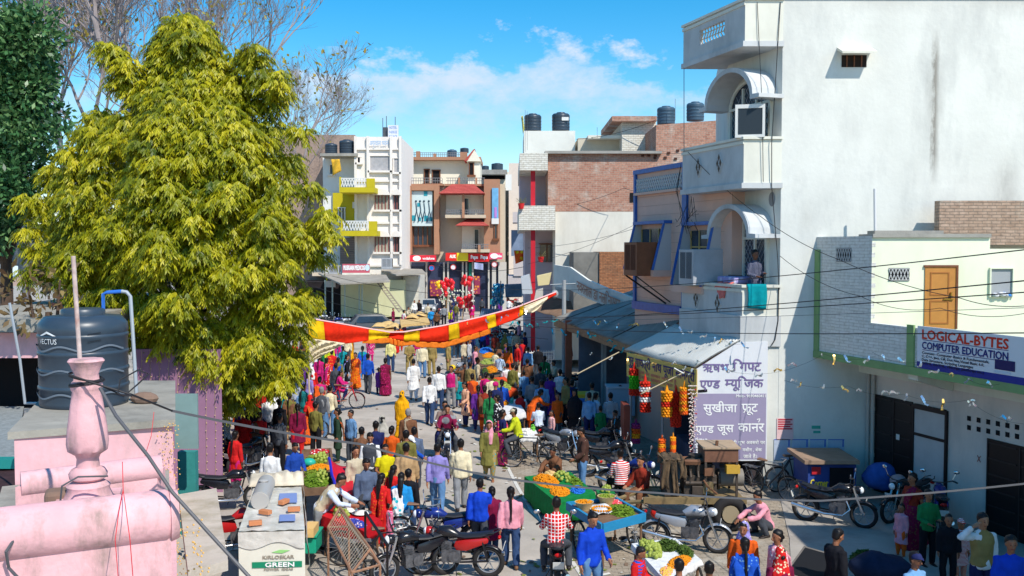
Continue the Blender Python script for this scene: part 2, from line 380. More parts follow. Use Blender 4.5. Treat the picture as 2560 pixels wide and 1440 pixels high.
# tall white house on the right
tw=thing('house','tall white plastered house with rounded window hoods and diamond-vented balconies','house',(9,25,0))
TA,TC=Vector((6.0,25.0)),Vector((6.98,25.0));TB=Vector((4.97,28.1));TD=Vector((6.15,27.56))
m=MB();m.zprism([(6.60,25.01),(6.979,25.01),(6.979,26),(6.60,26)],0,3.7);m.zprism([(6.98,25),(17,25),(17,36),(7.6,36),(6.15,27.56)],0,12.72)
def streaks(M0,X0):
 M=M0.copy();nt=M.node_tree;N=nt.nodes;L=nt.links;B=N['Principled BSDF'];src=B.inputs['Base Color'].links[0].from_socket
 tc=N.new('ShaderNodeTexCoord');sp=N.new('ShaderNodeSeparateXYZ');L.new(tc.outputs['Object'],sp.inputs[0])
 def mm(op,a,b,c=None):
  n=N.new('ShaderNodeMath');n.operation=op
  for i,x in enumerate((a,b,c)):
   if x is None:continue
   if isinstance(x,(int,float)):n.inputs[i].default_value=x
   else:L.new(x,n.inputs[i])
  return n.outputs[0]
 def nz(sc,det,zs):
  mp=N.new('ShaderNodeMapping');mp.inputs['Scale'].default_value=(1,1,zs);L.new(tc.outputs['Object'],mp.inputs[0]);n=N.new('ShaderNodeTexNoise');n.inputs['Scale'].default_value=sc;n.inputs['Detail'].default_value=det;n.inputs['Roughness'].default_value=.7;L.new(mp.outputs[0],n.inputs['Vector']);return n.outputs['Fac']
 fine,soft=nz(9,8,.3),nz(1.6,4,.25);acc=None
 for x,w,z0,z1,k in((X0,.13,7.9,12.0,1.1),(X0-.02,.3,9.0,11.2,.45),(X0+1.9,.5,6.5,9.0,.4),(X0-3.3,.25,6.5,7.6,.4),(X0-1.2,2.2,12.3,13.2,.6),(X0+2.5,2.2,12.1,13.2,.6)):
  xx=mm('SUBTRACT',1,mm('DIVIDE',mm('ABSOLUTE',mm('ADD',mm('SUBTRACT',sp.outputs[0],x),mm('MULTIPLY_ADD',fine,.22,-.11)),0),w));zz=mm('MINIMUM',mm('SUBTRACT',sp.outputs[2],z0),mm('SUBTRACT',z1,sp.outputs[2]));v=mm('MULTIPLY',mm('MINIMUM',mm('MAXIMUM',xx,0),1),mm('MINIMUM',mm('MAXIMUM',mm('MULTIPLY',zz,1.2),0),1));v=mm('MULTIPLY',v,mm('MULTIPLY',fine,k*1.9));acc=v if acc is None else mm('MAXIMUM',acc,v)
 low=mm('MULTIPLY',mm('MINIMUM',mm('MAXIMUM',mm('MULTIPLY_ADD',sp.outputs[2],-.6,1.0),0),1),mm('MULTIPLY',soft,.9));acc=mm('MAXIMUM',acc,low)
 mx=N.new('ShaderNodeMix');mx.data_type='RGBA';L.new(acc,mx.inputs[0]);L.new(src,mx.inputs[6]);mx.inputs[7].default_value=(*S(146,142,134),1);L.new(mx.outputs[2],B.inputs['Base Color']);return M
m.build('wall',streaks(WHITE,1.94),tw)
m=MB();m.zprism([(6.92,24.94),(17,24.94),(17,25.2),(6.92,25.2)],12.72,12.80);m.build('coping',GREYCEM,tw)
F0=Face((6.98,25),(1,0))
FB=Face(TA,TB-TA,flip=True);LB=(TB-TA).length
CAPM=WHITE2
GREYPL=mat('greyed_plaster',S(214,216,216,.84),.92,vary=.1,vscale=1.5,bump=.12,dirt=S(130,132,132),dscale=.8,damt=.5)
def diamond(par,px,py,hh=.29,ww=.155):
 s,z=FB.sz(px,py)
 m=MB();m.fpoly(FB,[(s-ww,z),(s,z-hh),(s+ww,z),(s,z+hh)],.0,.035)
 v=m.build('diamond_vent',GREYPL,par)
 m=MB()
 for ds,dz in((0,.5),(0,-.5),(.5,0),(-.5,0)):
  cs,cz,a,b=s+ds*ww,z+dz*hh,ww*.36,hh*.36
  m.fpoly(FB,[(cs-a,cz),(cs,cz-b),(cs+a,cz),(cs,cz+b)],.03,.042)
 m.build('hole',mat('vent_hole',S(96,84,74),.9),v)
for lev,(z0,z1,dia)in enumerate([(3.86,5.26,[(1742,745),(1796,758)]),(7.98,9.10,[(1748,418),(1800,408)]),(11.62,12.66,[])]):
 bal=MB();bal.zprism([(TA.x-.05,24.955),(TC.x+.03,24.955),(TD.x+.2,TD.y+.6),(TB.x-.06,TB.y+.03)],z0-.14,z0 if lev else 4.52)
 bo=bal.build('balcony',GREYPL,tw)
 m=MB()
 if lev<2:m.fbox(FB,0,LB,-.12,0,z0,z1)
 else:
  (sa,zt),(sb,zb)=FB.sz(1812,58),FB.sz(1748,122);zt,zb=12.38,11.98
  m.fbox(FB,0,sa,-.12,0,z0,z1);m.fbox(FB,sb,LB,-.12,0,z0,z1);m.fbox(FB,sa,sb,-.12,0,z0,zb);m.fbox(FB,sa,sb,-.12,0,zt,z1)
 m.build('side_parapet',GREYPL,bo)
 if lev==2:
  m=MB()
  for i in range(9):
   s=sa+(sb-sa)*(i+.5)/9
   m.tube([FB.p(s-.05,-.05,zb),FB.p(s+.05,-.05,zb+.14),FB.p(s-.05,-.05,zb+.28),FB.p(s,-.05,zt)],.018,5)
  for z in(zb+.28,zb+.14):m.tube([FB.p(sa,-.05,z),FB.p(sb,-.05,z)],.016,5)
  m.build('lattice',mat('lattice_cast',S(226,206,178,.8),.9),bo)
 m=MB();m.box(TA.x,TC.x,24.98,25.09,z0,z1);m.build('front_parapet',WHITE2,bo)
 m=MB();m.fbox(FB,-.03,LB+.05,-.16,.05,z1,z1+.07);m.box(TA.x-.03,TC.x+.02,24.92,25.13,z1+.002,z1+.072)
 m.fbox(FB,-.02,LB+.03,-.14,.03,z1-.12,z1-.04)
 m.build('rail_cap',CAPM,bo)
 for d in dia:diamond(bo,*d)
FT=Face((6.98,25),U,flip=True)
def arch_window(par,s0,s1,zb,zs,zt,hood=True):
 mid=(s0+s1)/2;rw=(s1-s0)/2
 arc=[(mid+rw*math.cos(math.pi*i/14),zs+(zt-zs)*math.sin(math.pi*i/14))for i in range(15)]
 m=MB();m.fpoly(FT,[(s0,zb),(s1,zb)]+arc,.004,.02)
 w=m.build('arched_window',GLASS,par)
 m=MB()
 for(a,b),(c,d)in zip(arc,arc[1:]):m.tube([FT.p(a,.05,b),FT.p(c,.05,d)],.05,6)
 for s in(s0,s1):m.fbox(FT,s-.05,s+.05,.0,.09,zb,zs)
 for k in(.33,.67):m.fbox(FT,s0+(s1-s0)*k-.03,s0+(s1-s0)*k+.03,.01,.08,zb,zs+(zt-zs)*.75)
 m.fbox(FT,s0,s1,.012,.075,zs-.03,zs+.04)
 m.build('frame',WHITE2,w)
 m=MB()
 for k in range(-9,10):
  for sg in(1,-1):
   a,b=mid+k*rw/5,zb+.7
   pts=[]
   for t in range(13):
    z=b+(zt-b)*t/12;s=a+sg*(z-b)*.75
    if s0+.04<s<s1-.04 and(z<zs or((s-mid)/rw)**2+((z-zs)/(zt-zs))**2<.92):pts.append(FT.p(s,.03,z))
   if len(pts)>1:m.tube(pts,.009,4)
 m.build('grille',mat('grille_wire',S(150,156,164),.5),w)
 m=MB();hz=zs+.12;pr=.75
 outer,inner=[],[]
 for i in range(17):
  a=math.pi*i/16;outer.append((mid+(rw+.24)*math.cos(a),hz+(zt-zs+.16)*math.sin(a)))
 prof=[(mid+rw+.55,hz-.02)]+outer+[(mid-rw-.55,hz-.02)]
 inn=[(mid+rw+.55,hz-.12)]+[(mid+(rw+.13)*math.cos(math.pi*i/16),hz-.12+(zt-zs+.16)*math.sin(math.pi*i/16))for i in range(17)]+[(mid-rw-.55,hz-.12)]
 for i in range(len(prof)-1):
  q=[prof[i],prof[i+1],inn[i+1],inn[i]];m.fpoly(FT,q,0,pr)
 m.build('window_hood',GREYPL,par)
 return w
arch_window(tw,.45,2.45,8.03,10.15,10.85)
arch_window(tw,.55,2.25,3.9,6.55,7.2)
m=MB();s,z=FT.sz(1931,498);m.lathe([(.13,0),(.12,.03),(.0,.03)],(0,0,0),18)
m.v=[tuple(FT.p(s+v[0],v[2]+.005,z+v[1]*1.5))for v in m.v];m.build('round_vent',mat('vent_grey',S(140,140,142),.8),tw)
(s0,z1),(s1,z0)=F0.sz(2104,138),F0.sz(2166,168)
m=MB();m.fbox(F0,s0,s1,.004,.012,z0,z1);vo=m.build('ventilator',mat('vent_dark',S(40,32,28),.9),tw)
m=MB();m.prism([F0.p(s0-.12,0,z1+.20),F0.p(s0-.12,.42,z1+.02),F0.p(s0-.12,.42,z1-.03),F0.p(s0-.12,0,z1+.12)],F0.e*(s1-s0+.24))
m.build('hood',WHITE2,vo)
m=MB()
for i in range(3):m.fbox(F0,s0+(s1-s0)*(i+.7)/3.4-.015,s0+(s1-s0)*(i+.7)/3.4+.015,.012,.03,z0,z1)
m.build('bar',BROWNW,vo)
m=MB();m.tube([(6.94,24.96,5.3),(6.93,24.95,4.4),(6.85,24.93,3.9),(6.75,24.9,3.75)],.015,5);m.tube([(6.9,24.96,12.6),(6.7,24.9,9.0),(6.72,24.93,7.9),(6.9,24.93,6),(6.94,24.93,5.2)],.011,5)
m.tube([(6.3,24.95,12.6),(6.45,24.9,9.8),(6.5,24.93,8.0)],.009,5)
tag(m.build('cable',WIRE),'thin black cables hanging down the front edge of the white house balconies','cable')
# cream upper storey with the computer school board
lo=thing('building','cream and grey brick building with green band above dark gates','building',(10,21,0))
PL=Face((7.92,25),-U)
SL=PL.s_px(2180);SEND=12
cx0=PL.p(SL,0,0).x;D1=PL.p(SL,0,0).y
m=MB();m.fbox(PL,0,SL,-.2,0,4.5,ZZ(590,D1));m.build('side_wall',CEMBRICK,lo)
FC=Face((cx0,D1),(1,0))
sx,zt2=FC.sz(2475,620)
m=MB();m.fbox(FC,.002,sx,-.25,0,3.6,ZZ(594,D1));m.fbox(FC,sx,9,-.25,0,3.6,ZZ(622,D1));m.build('upper_wall',CREAM,lo)
m=MB()
for i in range(16):
 z=ZZ(600,D1)-.10-i*.122
 if i%2==0:m.fbox(FC,-.003,.07+.05*random.random(),.0,.006,z-.06,z+.045)
m.build('brick_tooth',CEMBRICK,lo)
m=MB();m.fbox(FC,0,sx,-.9,.06,ZZ(594,D1)+.002,ZZ(594,D1)+.09);m.build('roof_edge',GREYCEM,lo)
def grille_win(par,F,px0,px1,py0,py1,n=6):
 (a,zt),(b,zb)=F.sz(px0,py0),F.sz(px1,py1);a,b=min(a,b),max(a,b)
 m=MB();m.fbox(F,a,b,.003,.012,zb,zt);w=m.build('window',DARK,par)
 m=MB()
 for i in range(n):
  s=a+(b-a)*(i+.5)/n;d=(b-a)/n/2
  m.tube([F.p(s-d,.02,zt-.02),F.p(s,.02,(zt+zb)/2),F.p(s-d,.02,zb+.02)],.012,4);m.tube([F.p(s+d,.02,zt-.02),F.p(s,.02,(zt+zb)/2),F.p(s+d,.02,zb+.02)],.012,4)
 for z in(zt-.02,zb+.02):m.tube([F.p(a,.02,z),F.p(b,.02,z)],.014,4)
 m.build('grille',mat('grille_white',S(206,206,206,.8),.6),w);return w
grille_win(lo,PL,2092,2128,620,655);grille_win(lo,FC,2222,2273,670,702)
(a,zt),(b,zb)=FC.sz(2312,668),FC.sz(2386,822)
m=MB();m.fbox(FC,a,b,.004,.03,zb,zt);do=m.build('door',mat('orange_wood',S(206,142,72,.8),.55,vary=.1,vscale=4),lo)
m=MB();w=b-a
for z0,z1 in((zb+.12,zb+.68),(zb+.8,zt-.12)):
 for q in((a+.12,a+.15),(b-.19,b-.16)):m.fbox(FC,*q,.03,.042,z0,z1)
 for q in((z0,z0+.03),(z1-.03,z1)):m.fbox(FC,a+.151,b-.191,.03,.042,*q)
m.build('moulding',mat('orange_wood_dark',S(176,112,56,.8),.55),do)
m=MB();m.fbox(FC,b-.30,b-.06,.042,.07,zb+.70,zb+.73);m.fbox(FC,b-.14,b-.11,.042,.09,zb+.74,zb+.88);m.build('handle',mat('brass',S(190,150,70),.35,metal=.8),do)
m=MB();m.fbox(FC,b,b+.05,.0,.05,zb,zt+.05);m.fbox(FC,a-.03,b-.001,.0,.05,zt+.001,zt+.05);m.build('door_frame',BROWNW,do)
(a,zt),(b,zb)=FC.sz(2476,672),FC.sz(2528,742)
m=MB();m.fbox(FC,a,b,.004,.008,zb,zt);m.build('niche',mat('niche_shade',S(176,180,184,.8),.9),lo)
m=MB();m.fbox(FC,a-.03,a,.0,.06,zb,zt);m.fbox(FC,a-.03,b+.03,.0,.06,zt+.001,zt+.03);m.fbox(FC,b,b+.03,.0,.06,zb,zt);m.build('niche_frame',CREAM,lo)
m=MB()
for i in range(9):
 q=FC.p(a+(b-a)*(.15+.7*random.random()),.06,zb+.03+.05*random.random());m.ball(q,(.07,.06,.05),7,5)
tag(m.build('bundle',cloth(S(220,220,225),'spots',S(60,130,200),6),smooth=True),'white and blue cloth bundle stuffed in the wall niche','bundle')
sP=PL.s_px(2300)
m=MB();m.fbox(PL,0,SEND,-.16,0,3.62,4.50);m.build('parapet',CEMBRICK,lo)
m=MB();m.fbox(PL,-.0,SEND,-2.4,.06,3.44,3.617);m.build('green_band',GREEN,lo)
m=MB();m.fbox(PL,.0,.18,0,.05,3.62,6.25);m.build('green_pillar',GREEN,lo);m=MB();m.fbox(PL,sP-.32,sP-.1,.0,.05,3.62,4.56);m.build('green_pillar',GREEN,lo)
m=MB();m.fbox(PL,0,SEND,-1.35,-1.1,3.05,3.438);m.build('beam',WHITE2,lo)
m=MB();sb=PL.s_px(2262,930)
m.prism([PL.p(sb,-1.09,3.435),PL.p(sb,-.1,3.435),PL.p(sb,-.1,3.3),PL.p(sb,-1.09,3.02)],PL.e*.3);m.build('bracket',WHITE2,lo)
m=MB();m.box(10.3,15,8,15.6,0,8.0);m.build('unseen_shade_block',CREAM,lo)  # added block outside the view, there to throw shade over the forecourt
FG=Face((9.27,25),-U)
m=MB();m.fbox(FG,0,SEND,-.25,0,0,3.44);m.build('lower_wall',mat('lower_wall_paint',S(236,224,214,.84),.9,vary=.07,vscale=1.2,dirt=S(150,150,150),dscale=.7,damt=.5),lo)
def gate(px0,px1,py0,par,leaf=2):
 (a,zt),(b,_)=FG.sz(px0,py0),FG.sz(px1,py0)
 m=MB();m.fbox(FG,a,b,.004,.03,0.03,zt);g=m.build('gate',BLACKGATE,par)
 m=MB()
 for i in range(leaf):
  x0=a+(b-a)*i/leaf;x1=a+(b-a)*(i+1)/leaf
  for z in np.linspace(.25,zt-.1,6):m.fbox(FG,x0+.06,x1-.06,.03,.045,z,z+.03)
  m.fbox(FG,x0+.02,x0+.05,.03,.05,.05,zt-.05)
 m.build('gate_rail',mat('gate_rail',S(52,44,44),.5),g)
 return g
g1=gate(2190,2284,985,lo);g2=gate(2470,2640,1095,lo)
m=MB();a,z=FG.sz(2248,1092);m.fbox(FG,a-.05,a+.07,.05,.055,z-.07,z+.07);m.build('notice',WHITEIRON,g1)
(a,zt),(b,_)=FG.sz(2290,1010),FG.sz(2368,1010)
m=MB();m.fbox(FG,a,b,.01,.04,.1,zt-.1);sh=m.build('sheet_shutter',mat('grey_sheet',S(206,206,206,.8),.7,vary=.08),lo)
m=MB()
for q in((a-.06,a),(b,b+.06)):m.fbox(FG,*q,.01,.07,.02,zt)
m.fbox(FG,a,b,.01,.07,zt-.1,zt+.02);m.fbox(FG,a,b,.041,.06,zt-.75,zt-.68);m.build('shutter_frame',BLACKGATE,sh)
for i in range(7):
 for j in range(2):s,z=FG.sz(2423+24*i,1046+4.4*i+23*j);m=MB();m.fbox(FG,s-.055,s+.055,.003,.009,z-.055,z+.055);m.build('vent_hole',DARK,lo)
m=MB();s,z=FG.sz(2448,1147)
for sg in(1,-1):m.tube([FG.p(s-.045,.008,z-.07*sg),FG.p(s+.045,.008,z+.07*sg)],.008,4)
m.build('painted_cross',mat('red_paint',S(150,50,40),.8),lo)
m=MB();
for px in(2176,2188):
 x=FG.s_px(px,1060);m.tube([FG.p(x,.08,0),FG.p(x,.08,3.4)],.05,10)
 for z in(.9,2.1):m.tube([FG.p(x,.08,z),FG.p(x,.08,z+.1)],.062,10)
m.build('drain_pipe',mat('pvc_grey',S(196,190,182,.8),.6),lo)
m=MB();x=XX(2343,24.4);m.box(x,16,24.3,24.6,ZZ(612,24.4),ZZ(502,24.4));tag(m.build('brick_wall',BRICKP),'pale unplastered brick wall standing behind the cream upper storey','wall')
m=MB();x0,x1=XX(2175,24),XX(2345,24);m.box(x0,x1,23.7,24.2,ZZ(612,24),ZZ(577,24));tag(m.build('concrete_ledge',GREYCEM),'low bare concrete ledge along the cream storey roof','ledge')
m=MB();p0=at(2188,592,24.3);p1=at(2187,472,24.3);m.tube([p0,p1],.035,10);tag(m.build('pipe',mat('white_pipe',S(226,226,226,.85),.5),smooth=True),'white upright vent pipe against the blank white wall','pipe')
bd=thing('signboard','blue and white computer school signboard on the green banded parapet','signboard',PL.p(sP,0,3.6))
zt,zb=4.56,3.62;s0=PL.s_px(2303);s1=s0+4.2
m=MB();m.fbox(PL,s0,s1,.02,.06,zb,zt);m.build('panel',mat('board_white',S(236,238,244,.85),.5),bd)
m=MB();m.fbox(PL,s0,s1,.06,.063,zb,zb+.15)
m.build('blue_strip',mat('board_blue',S(28,44,140),.5),bd)
m=MB();a,b=PL.s_px(2316),PL.s_px(2533)
text_on(m,PL,'LOGICAL-BYTES',a,b,4.29,.19,.066,.008);m.build('red_lettering',mat('board_red',S(214,52,28),.5),bd)
m=MB();text_on(m,PL,'COMPUTER EDUCATION',a,b,4.07,.145,.066,.006)
m.fbox(PL,a,b,.061,.064,4.255,4.268);m.fbox(PL,a,b,.061,.064,4.035,4.048);m.build('blue_lettering',mat('board_blue2',S(30,40,120),.5),bd)
m=MB();c=a+(b-a)*.80
for i,(t,k)in enumerate([('Courses:- Computer Basics & Fundamentals,',1),('C, C++, Java, C#, Dot Net,Visual Basic 6.0,',.93),('Data Structure, Scripting Languages',.78),('(HTML, DHTML, VBScript, JavaScript etc.)',.93)]):
 text_on(m,PL,t,a,a+(c-a)*k,3.955-i*.078,.052,.066,.0015)
m.build('small_lettering',mat('board_ink',S(30,30,60),.5),bd)
m=MB();a=PL.s_px(2500)
m.fbox(PL,a,a+.5,.063,.07,3.86,4.06);cb_=m.build('computer_picture',mat('board_navy',S(20,24,90),.4),bd)
m=MB();m.fbox(PL,a-.02,a+.4,.063,.07,3.78,3.83);m.build('keyboard_picture',mat('board_pale',S(200,206,220),.5),bd)
# peach tiled house with blue trims
bl=thing('house','peach tiled house edged with blue tiles beside the white house','house',(5.2,29,0))
BP=Vector((5.26,29.0));FBL=Face(BP,U,flip=True)
sl=FBL.s_px(1588);zb,zt=4.35,8.75
m=MB();m.zprism([tuple(FBL.p(-2.6,0,0).xy),tuple(FBL.p(sl,0,0).xy),(9,33.2),(9,27.5)],0,zt);m.build('wall',PINKT,bl)
m=MB()
for i in range(1,14):m.fbox(FBL,-2.2,sl,.002,.006,zb+i*.3,zb+i*.3+.008)
m.build('tile_joint',LINEG,bl)
m=MB();m.fbox(FBL,-.12,.16,.0,.08,zb-.2,zt-.02);m.fbox(FBL,sl-.14,sl,.0,.08,zb,zt-.02);m.fbox(FBL,.16,sl,.0,.12,zb-.1,zb+.16);m.fbox(FBL,-.12,sl,-.1,.1,zt-.015,zt+.13)
m.build('blue_trim',BLUE,bl)
m=MB();zc=zt-.62
m.fbox(FBL,.17,sl-.15,.0,.02,zc,zc+.44);ja=m.build('lattice_band',mat('lattice_back',S(150,150,156),.9),bl)
m=MB();n=22
for i in range(n):
 s=.2+(sl-.4)*i/(n-1);d=.07
 m.tube([FBL.p(s-d,.035,zc),FBL.p(s+d,.035,zc+.22),FBL.p(s-d,.035,zc+.44)],.02,4);m.tube([FBL.p(s+d,.035,zc),FBL.p(s-d,.035,zc+.22),FBL.p(s+d,.035,zc+.44)],.02,4)
m.build('lattice',mat('lattice_white',S(224,222,220,.85),.8),ja)
m=MB();m.fbox(FBL,.16,sl-.14,.0,.14,zc-.1,zc-.02);m.build('ledge',PINKT,bl)
def fin_window(a,b,zt,zm,zb,deep):
 m=MB();m.fbox(FBL,a+.12,b-.12,.008,.03,zm-.7,zt-.15);w=m.build('window',GLASS,bl)
 m=MB()
 for k in range(4):s=a+.12+(b-a-.24)*k/3;m.fbox(FBL,s-.02,s+.02,.03,.06,zm-.7,zt-.15)
 m.fbox(FBL,a+.12,b-.12,.031,.05,zm,zm+.04);m.build('frame',mat('frame_yellow',S(196,170,110,.8),.6),w)
 for s in(a,b):
  m=MB();m.prism([FBL.p(s-.03,0,zt),FBL.p(s-.03,.22,zt),FBL.p(s-.03,deep,zb),FBL.p(s-.03,0,zb)],FBL.e*.06);m.build('fin',mat('fin_plaster',S(196,196,198,.84),.9),w)
  m=MB();m.tube([FBL.p(s,.25,zt),FBL.p(s,deep+.03,zb)],.05,4);m.build('fin_edge',BLUE,w)
 m=MB();m.fbox(FBL,a-.08,b+.08,.0,.28,zt+.002,zt+.1);m.build('lintel',BLUE,w)
 m=MB();m.fbox(FBL,a-.05,b+.05,.0,deep+.02,zb-.2,zb-.002);m.build('sill',PINKT,w)
fin_window(1.0,3.1,7.05,6.3,5.6,.6)
fin_window(-2.0,-.25,6.95,6.3,5.2,.6)
def cooler(name_l,c,sz,m1,m2,rz):
 t=thing('air_cooler',name_l,'air cooler',c)
 m=MB();m.bx((0,0,sz[2]/2),sz,0);m.build('case',m1,t,world=False,bevel=.015)
 for k,(dx,dy,w,ax)in enumerate(((0,-sz[1]/2,sz[0],0),(-sz[0]/2,0,sz[1],1),(sz[0]/2,0,sz[1],1))):
  m=MB()
  for j in range(2):
   for i in range(10):
    u_=-w*.40+w*.42*j+w*.38*(i+.5)/10
    if ax==0:m.box(u_-.006,u_+.006,dy-.006,dy-.001,.18,sz[2]-.08)
    else:x=dx+(.003 if dx>0 else-.003);m.box(x-.003,x+.003,u_-.006,u_+.006,.18,sz[2]-.08)
  m.build('louvre',m2,t,world=False)
 t.rotation_euler.z=rz;return t
cooler('brown metal air cooler jutting out of the blue trimmed window',FBL.p(1.62,.62,5.42),(.95,.95,1.05),mat('rust_brown',S(150,92,62,.8),.6,vary=.2),mat('louvre_dark',S(84,48,36),.7),math.atan2(UN.y,UN.x)+math.pi/2)
cooler('grey metal air cooler in the window beside the white balcony',FBL.p(-1.72,.46,5.25),(.95,.85,1.0),mat('galv_grey',S(186,190,196,.8),.5,vary=.15),mat('louvre_grey',S(70,76,84),.7),math.atan2(UN.y,UN.x)+math.pi/2)
t=cooler('open grey air cooler tilted on the upper white balcony',Vector((6.25,25.35,9.15)),(.75,.75,.85),mat('cooler_paint',S(210,214,216,.84),.5,vary=.1),mat('louvre_grey',S(70,76,84),.7),-.25)
m=MB();m.box(-.30,.30,-.385,-.379,.08,.74);m.build('opening',mat('cooler_dark',S(44,54,62),.5),t,world=False)
m=MB();m.box(-.375,.375,-.40,-.377,0,.07);m.box(-.375,.375,-.40,-.377,.75,.85);m.box(-.375,-.31,-.40,-.377,.071,.749);m.box(.31,.375,-.40,-.377,.071,.749);m.build('front_frame',WHITEIRON,t,world=False)
m=MB();a=FBL.p(2.05,1.05,5.42);m.tube([a,FBL.p(1.1,.1,4.55)],.03,5);m.tube([FBL.p(1.3,1.05,5.42),FBL.p(.8,.1,4.6)],.02,5);m.build('cooler_strut',BLACKGATE,bl)
# long brick house with red pillars
def pbox(m,px0,px1,py0,py1,D0,D1):
 pm=(py0+py1)/2
 m.box(XX(px0,D0,pm),XX(px1,D0,pm),D0,D1,ZZ(py1,D0),ZZ(py0,D0));return m
br=thing('house','long brick house with red corner pillars and whitewashed lower wall','house',(8,50,0))
m=MB();pbox(m,1370,1830,384,529,50,62);m.build('brick_wall',BRICK,br)
m=MB();pbox(m,1640,1900,312,384,49.99,60);v=m.v
m.v=[(x,y,z+(.012*(x-7.5)*6 if z>11.5 else 0))for x,y,z in v];m.build('upper_brick_wall',BRICK,br)
m=MB();pbox(m,1388,1830,529.4,900,50,62);m.build('lower_wall',mat('patchy_whitewash',S(238,234,222,.85),.92,vary=.09,vscale=.7,bump=.2,dirt=S(176,166,150),dscale=.5,damt=.5),br)
m=MB();pbox(m,1362,1655,377,383.6,49.7,62.3);m.build('wall_cap',GREYCEM,br)
for(y0,y1,px0,nm)in((383,426,1299,BRICKW),(514,575,1297,BRICKW)):
 m=MB();pbox(m,px0,1388 if y0>500 else 1369.5,y0,y1,49.4,62);o=m.build('balcony',nm,br)
m=MB();D=50.6
pbox(m,1300,1389,426.5,513.5,53.5,62);pbox(m,1312,1389,575.5,900,53.5,62);m.build('balcony_back_wall',mat('lilac_wall',S(214,196,204,.82),.9,vary=.06),br)
for y0,y1 in((427,514),(576,900)):
 m=MB();pbox(m,1327,1338,y0,y1,49.8,50.1);m.build('red_pillar',mat('red_gloss',S(214,40,56,.85),.5,vary=.08),br)
m=MB();pbox(m,1310,1438,327,383,56,62);m.v=[(x,y,max(z,ZZ(384,50)))for x,y,z in m.v];m.build('roof_room',WHITE,br)
m=MB();pbox(m,1555,1640,300,384,54,60);m.build('white_brick_room',BRICKW,br)
m=MB();pbox(m,1530,1642,290,303,53.5,60.2);m.build('brick_roof_edge',BRICK,br)
m=MB();pbox(m,1445,1555,345,384,55.5,60);m.build('roof_room',mat('buff_wall',S(216,206,186,.82),.9,vary=.1),br)
m=MB();pbox(m,1470,1557,338,346,54.6,60.1);m.build('roof_slab',WHITE2,br)
m=MB();pbox(m,1350,1385,612,655,53.4,53.45);w=m.build('window',GLASS,br)
m=MB();pbox(m,1347,1388,608,611,53.2,53.5);pbox(m,1366,1369,612,655,53.3,53.39);m.build('frame',BROWNW,w)
m=MB();pbox(m,1575,1592,482,505,49.96,49.99);m.build('grated_vent',DARK,br)
for k in range(14):x=random.uniform(1560,1800);y=372+random.random()*25;m=MB();pbox(m,x,x+7,y,y+5,49.93,49.985);m.build('putlog_hole',mat('hole_brown',S(80,48,38),.9),br)
m=MB();pbox(m,1434,1498,631,780,46.5,49.9);tag(m.build('wall',mat('sooty_cement',S(138,136,130,.8),.95,vary=.25,vscale=1.5,bump=.3)),'sooty grey cement wall below the long brick house','wall')
m=MB();pbox(m,1498.5,1592,630,800,46.4,49.9);tag(m.build('brick_wall',ROUGHBRICK),'rough orange brick wall beside the peach tiled house','wall')
cp=thing('parapet','white sagging roof parapet with faded painted script over the stalls','parapet',at(1480,720,42))
pts=[(1385,690,662),(1425,700,668),(1470,722,700),(1520,742,722),(1575,765,742),(1600,770,748)]
m=MB();Dn=42.0;qs=[]
for i,(px,yb,yt)in enumerate(pts):d=43-i*1.1;qs.append((at(px,yb+25,d),at(px,yt,d)))
for(a,b),(c,d)in zip(qs,qs[1:]):m.hexa([a,c,c+Vector((.1,.3,0)),a+Vector((.1,.3,0)),b,d,d+Vector((.1,.3,0)),b+Vector((.1,.3,0))])
m.build('wall',WHITE,cp)
FP=Face(qs[1][0].xy,qs[4][0].xy-qs[1][0].xy);Lp=(qs[4][0].xy-qs[1][0].xy).length
m=MB();text_on(m,FP,['नव','र','लाल',' ','डा',' ','नलि','न','एस','ट'],.6,Lp-.5,0,.42,.10,.008)
m.v=[(x,y-.03,z-.06+float(np.interp((Vector((x,y))-FP.o.xy).length/Lp,[0,.333,.667,1],[.5*(a.z+b.z)for a,b in qs[1:5]]))-.22)for x,y,z in m.v]
m.build('painted_script',mat('faded_script',S(196,150,130,.84),.9),cp)
# corner house with yellow balconies
yh=thing('house','white corner house with mustard yellow balconies behind the tree','house',at(900,760,86))
YW=mat('pinkish_white',S(246,238,230,.87),.9,vary=.04,dirt=S(206,196,186),dscale=.8,damt=.3)
YEL=mat('mustard_paint',S(206,188,30,.85),.7,vary=.06,vscale=2)
MAR=mat('dusty_maroon',S(150,92,88,.85),.8,vary=.15)
m=MB();pbox(m,888,1003,342,790,86,97);m.build('wall',YW,yh)
m=MB()
for px in(889,920,978,1001):pbox(m,px-3,px+3,340,662,85.7,86)
for y in(372,452,557,664):pbox(m,888,1003,y-2.5,y+2.5,85.8,85.99)
m.build('pilaster',YW,yh)
m=MB();pbox(m,700,888,337,790,90,98);m.build('side_brick_wall',mat('dull_brick',S(176,152,138,.8),.95,vary=.3,vscale=6,bump=.3),yh)
m=MB();pbox(m,808,888,388,690,88,96);m.build('bay_wall',mat('bay_white',S(240,240,236,.86),.9,vary=.04),yh)
m=MB();pbox(m,800,893,383,390,85.5,96);m.build('bay_slab',GREYCEM,yh)
m=MB();pbox(m,832,887.5,482,560,87.7,87.99);m.build('yellow_wall',YEL,yh)
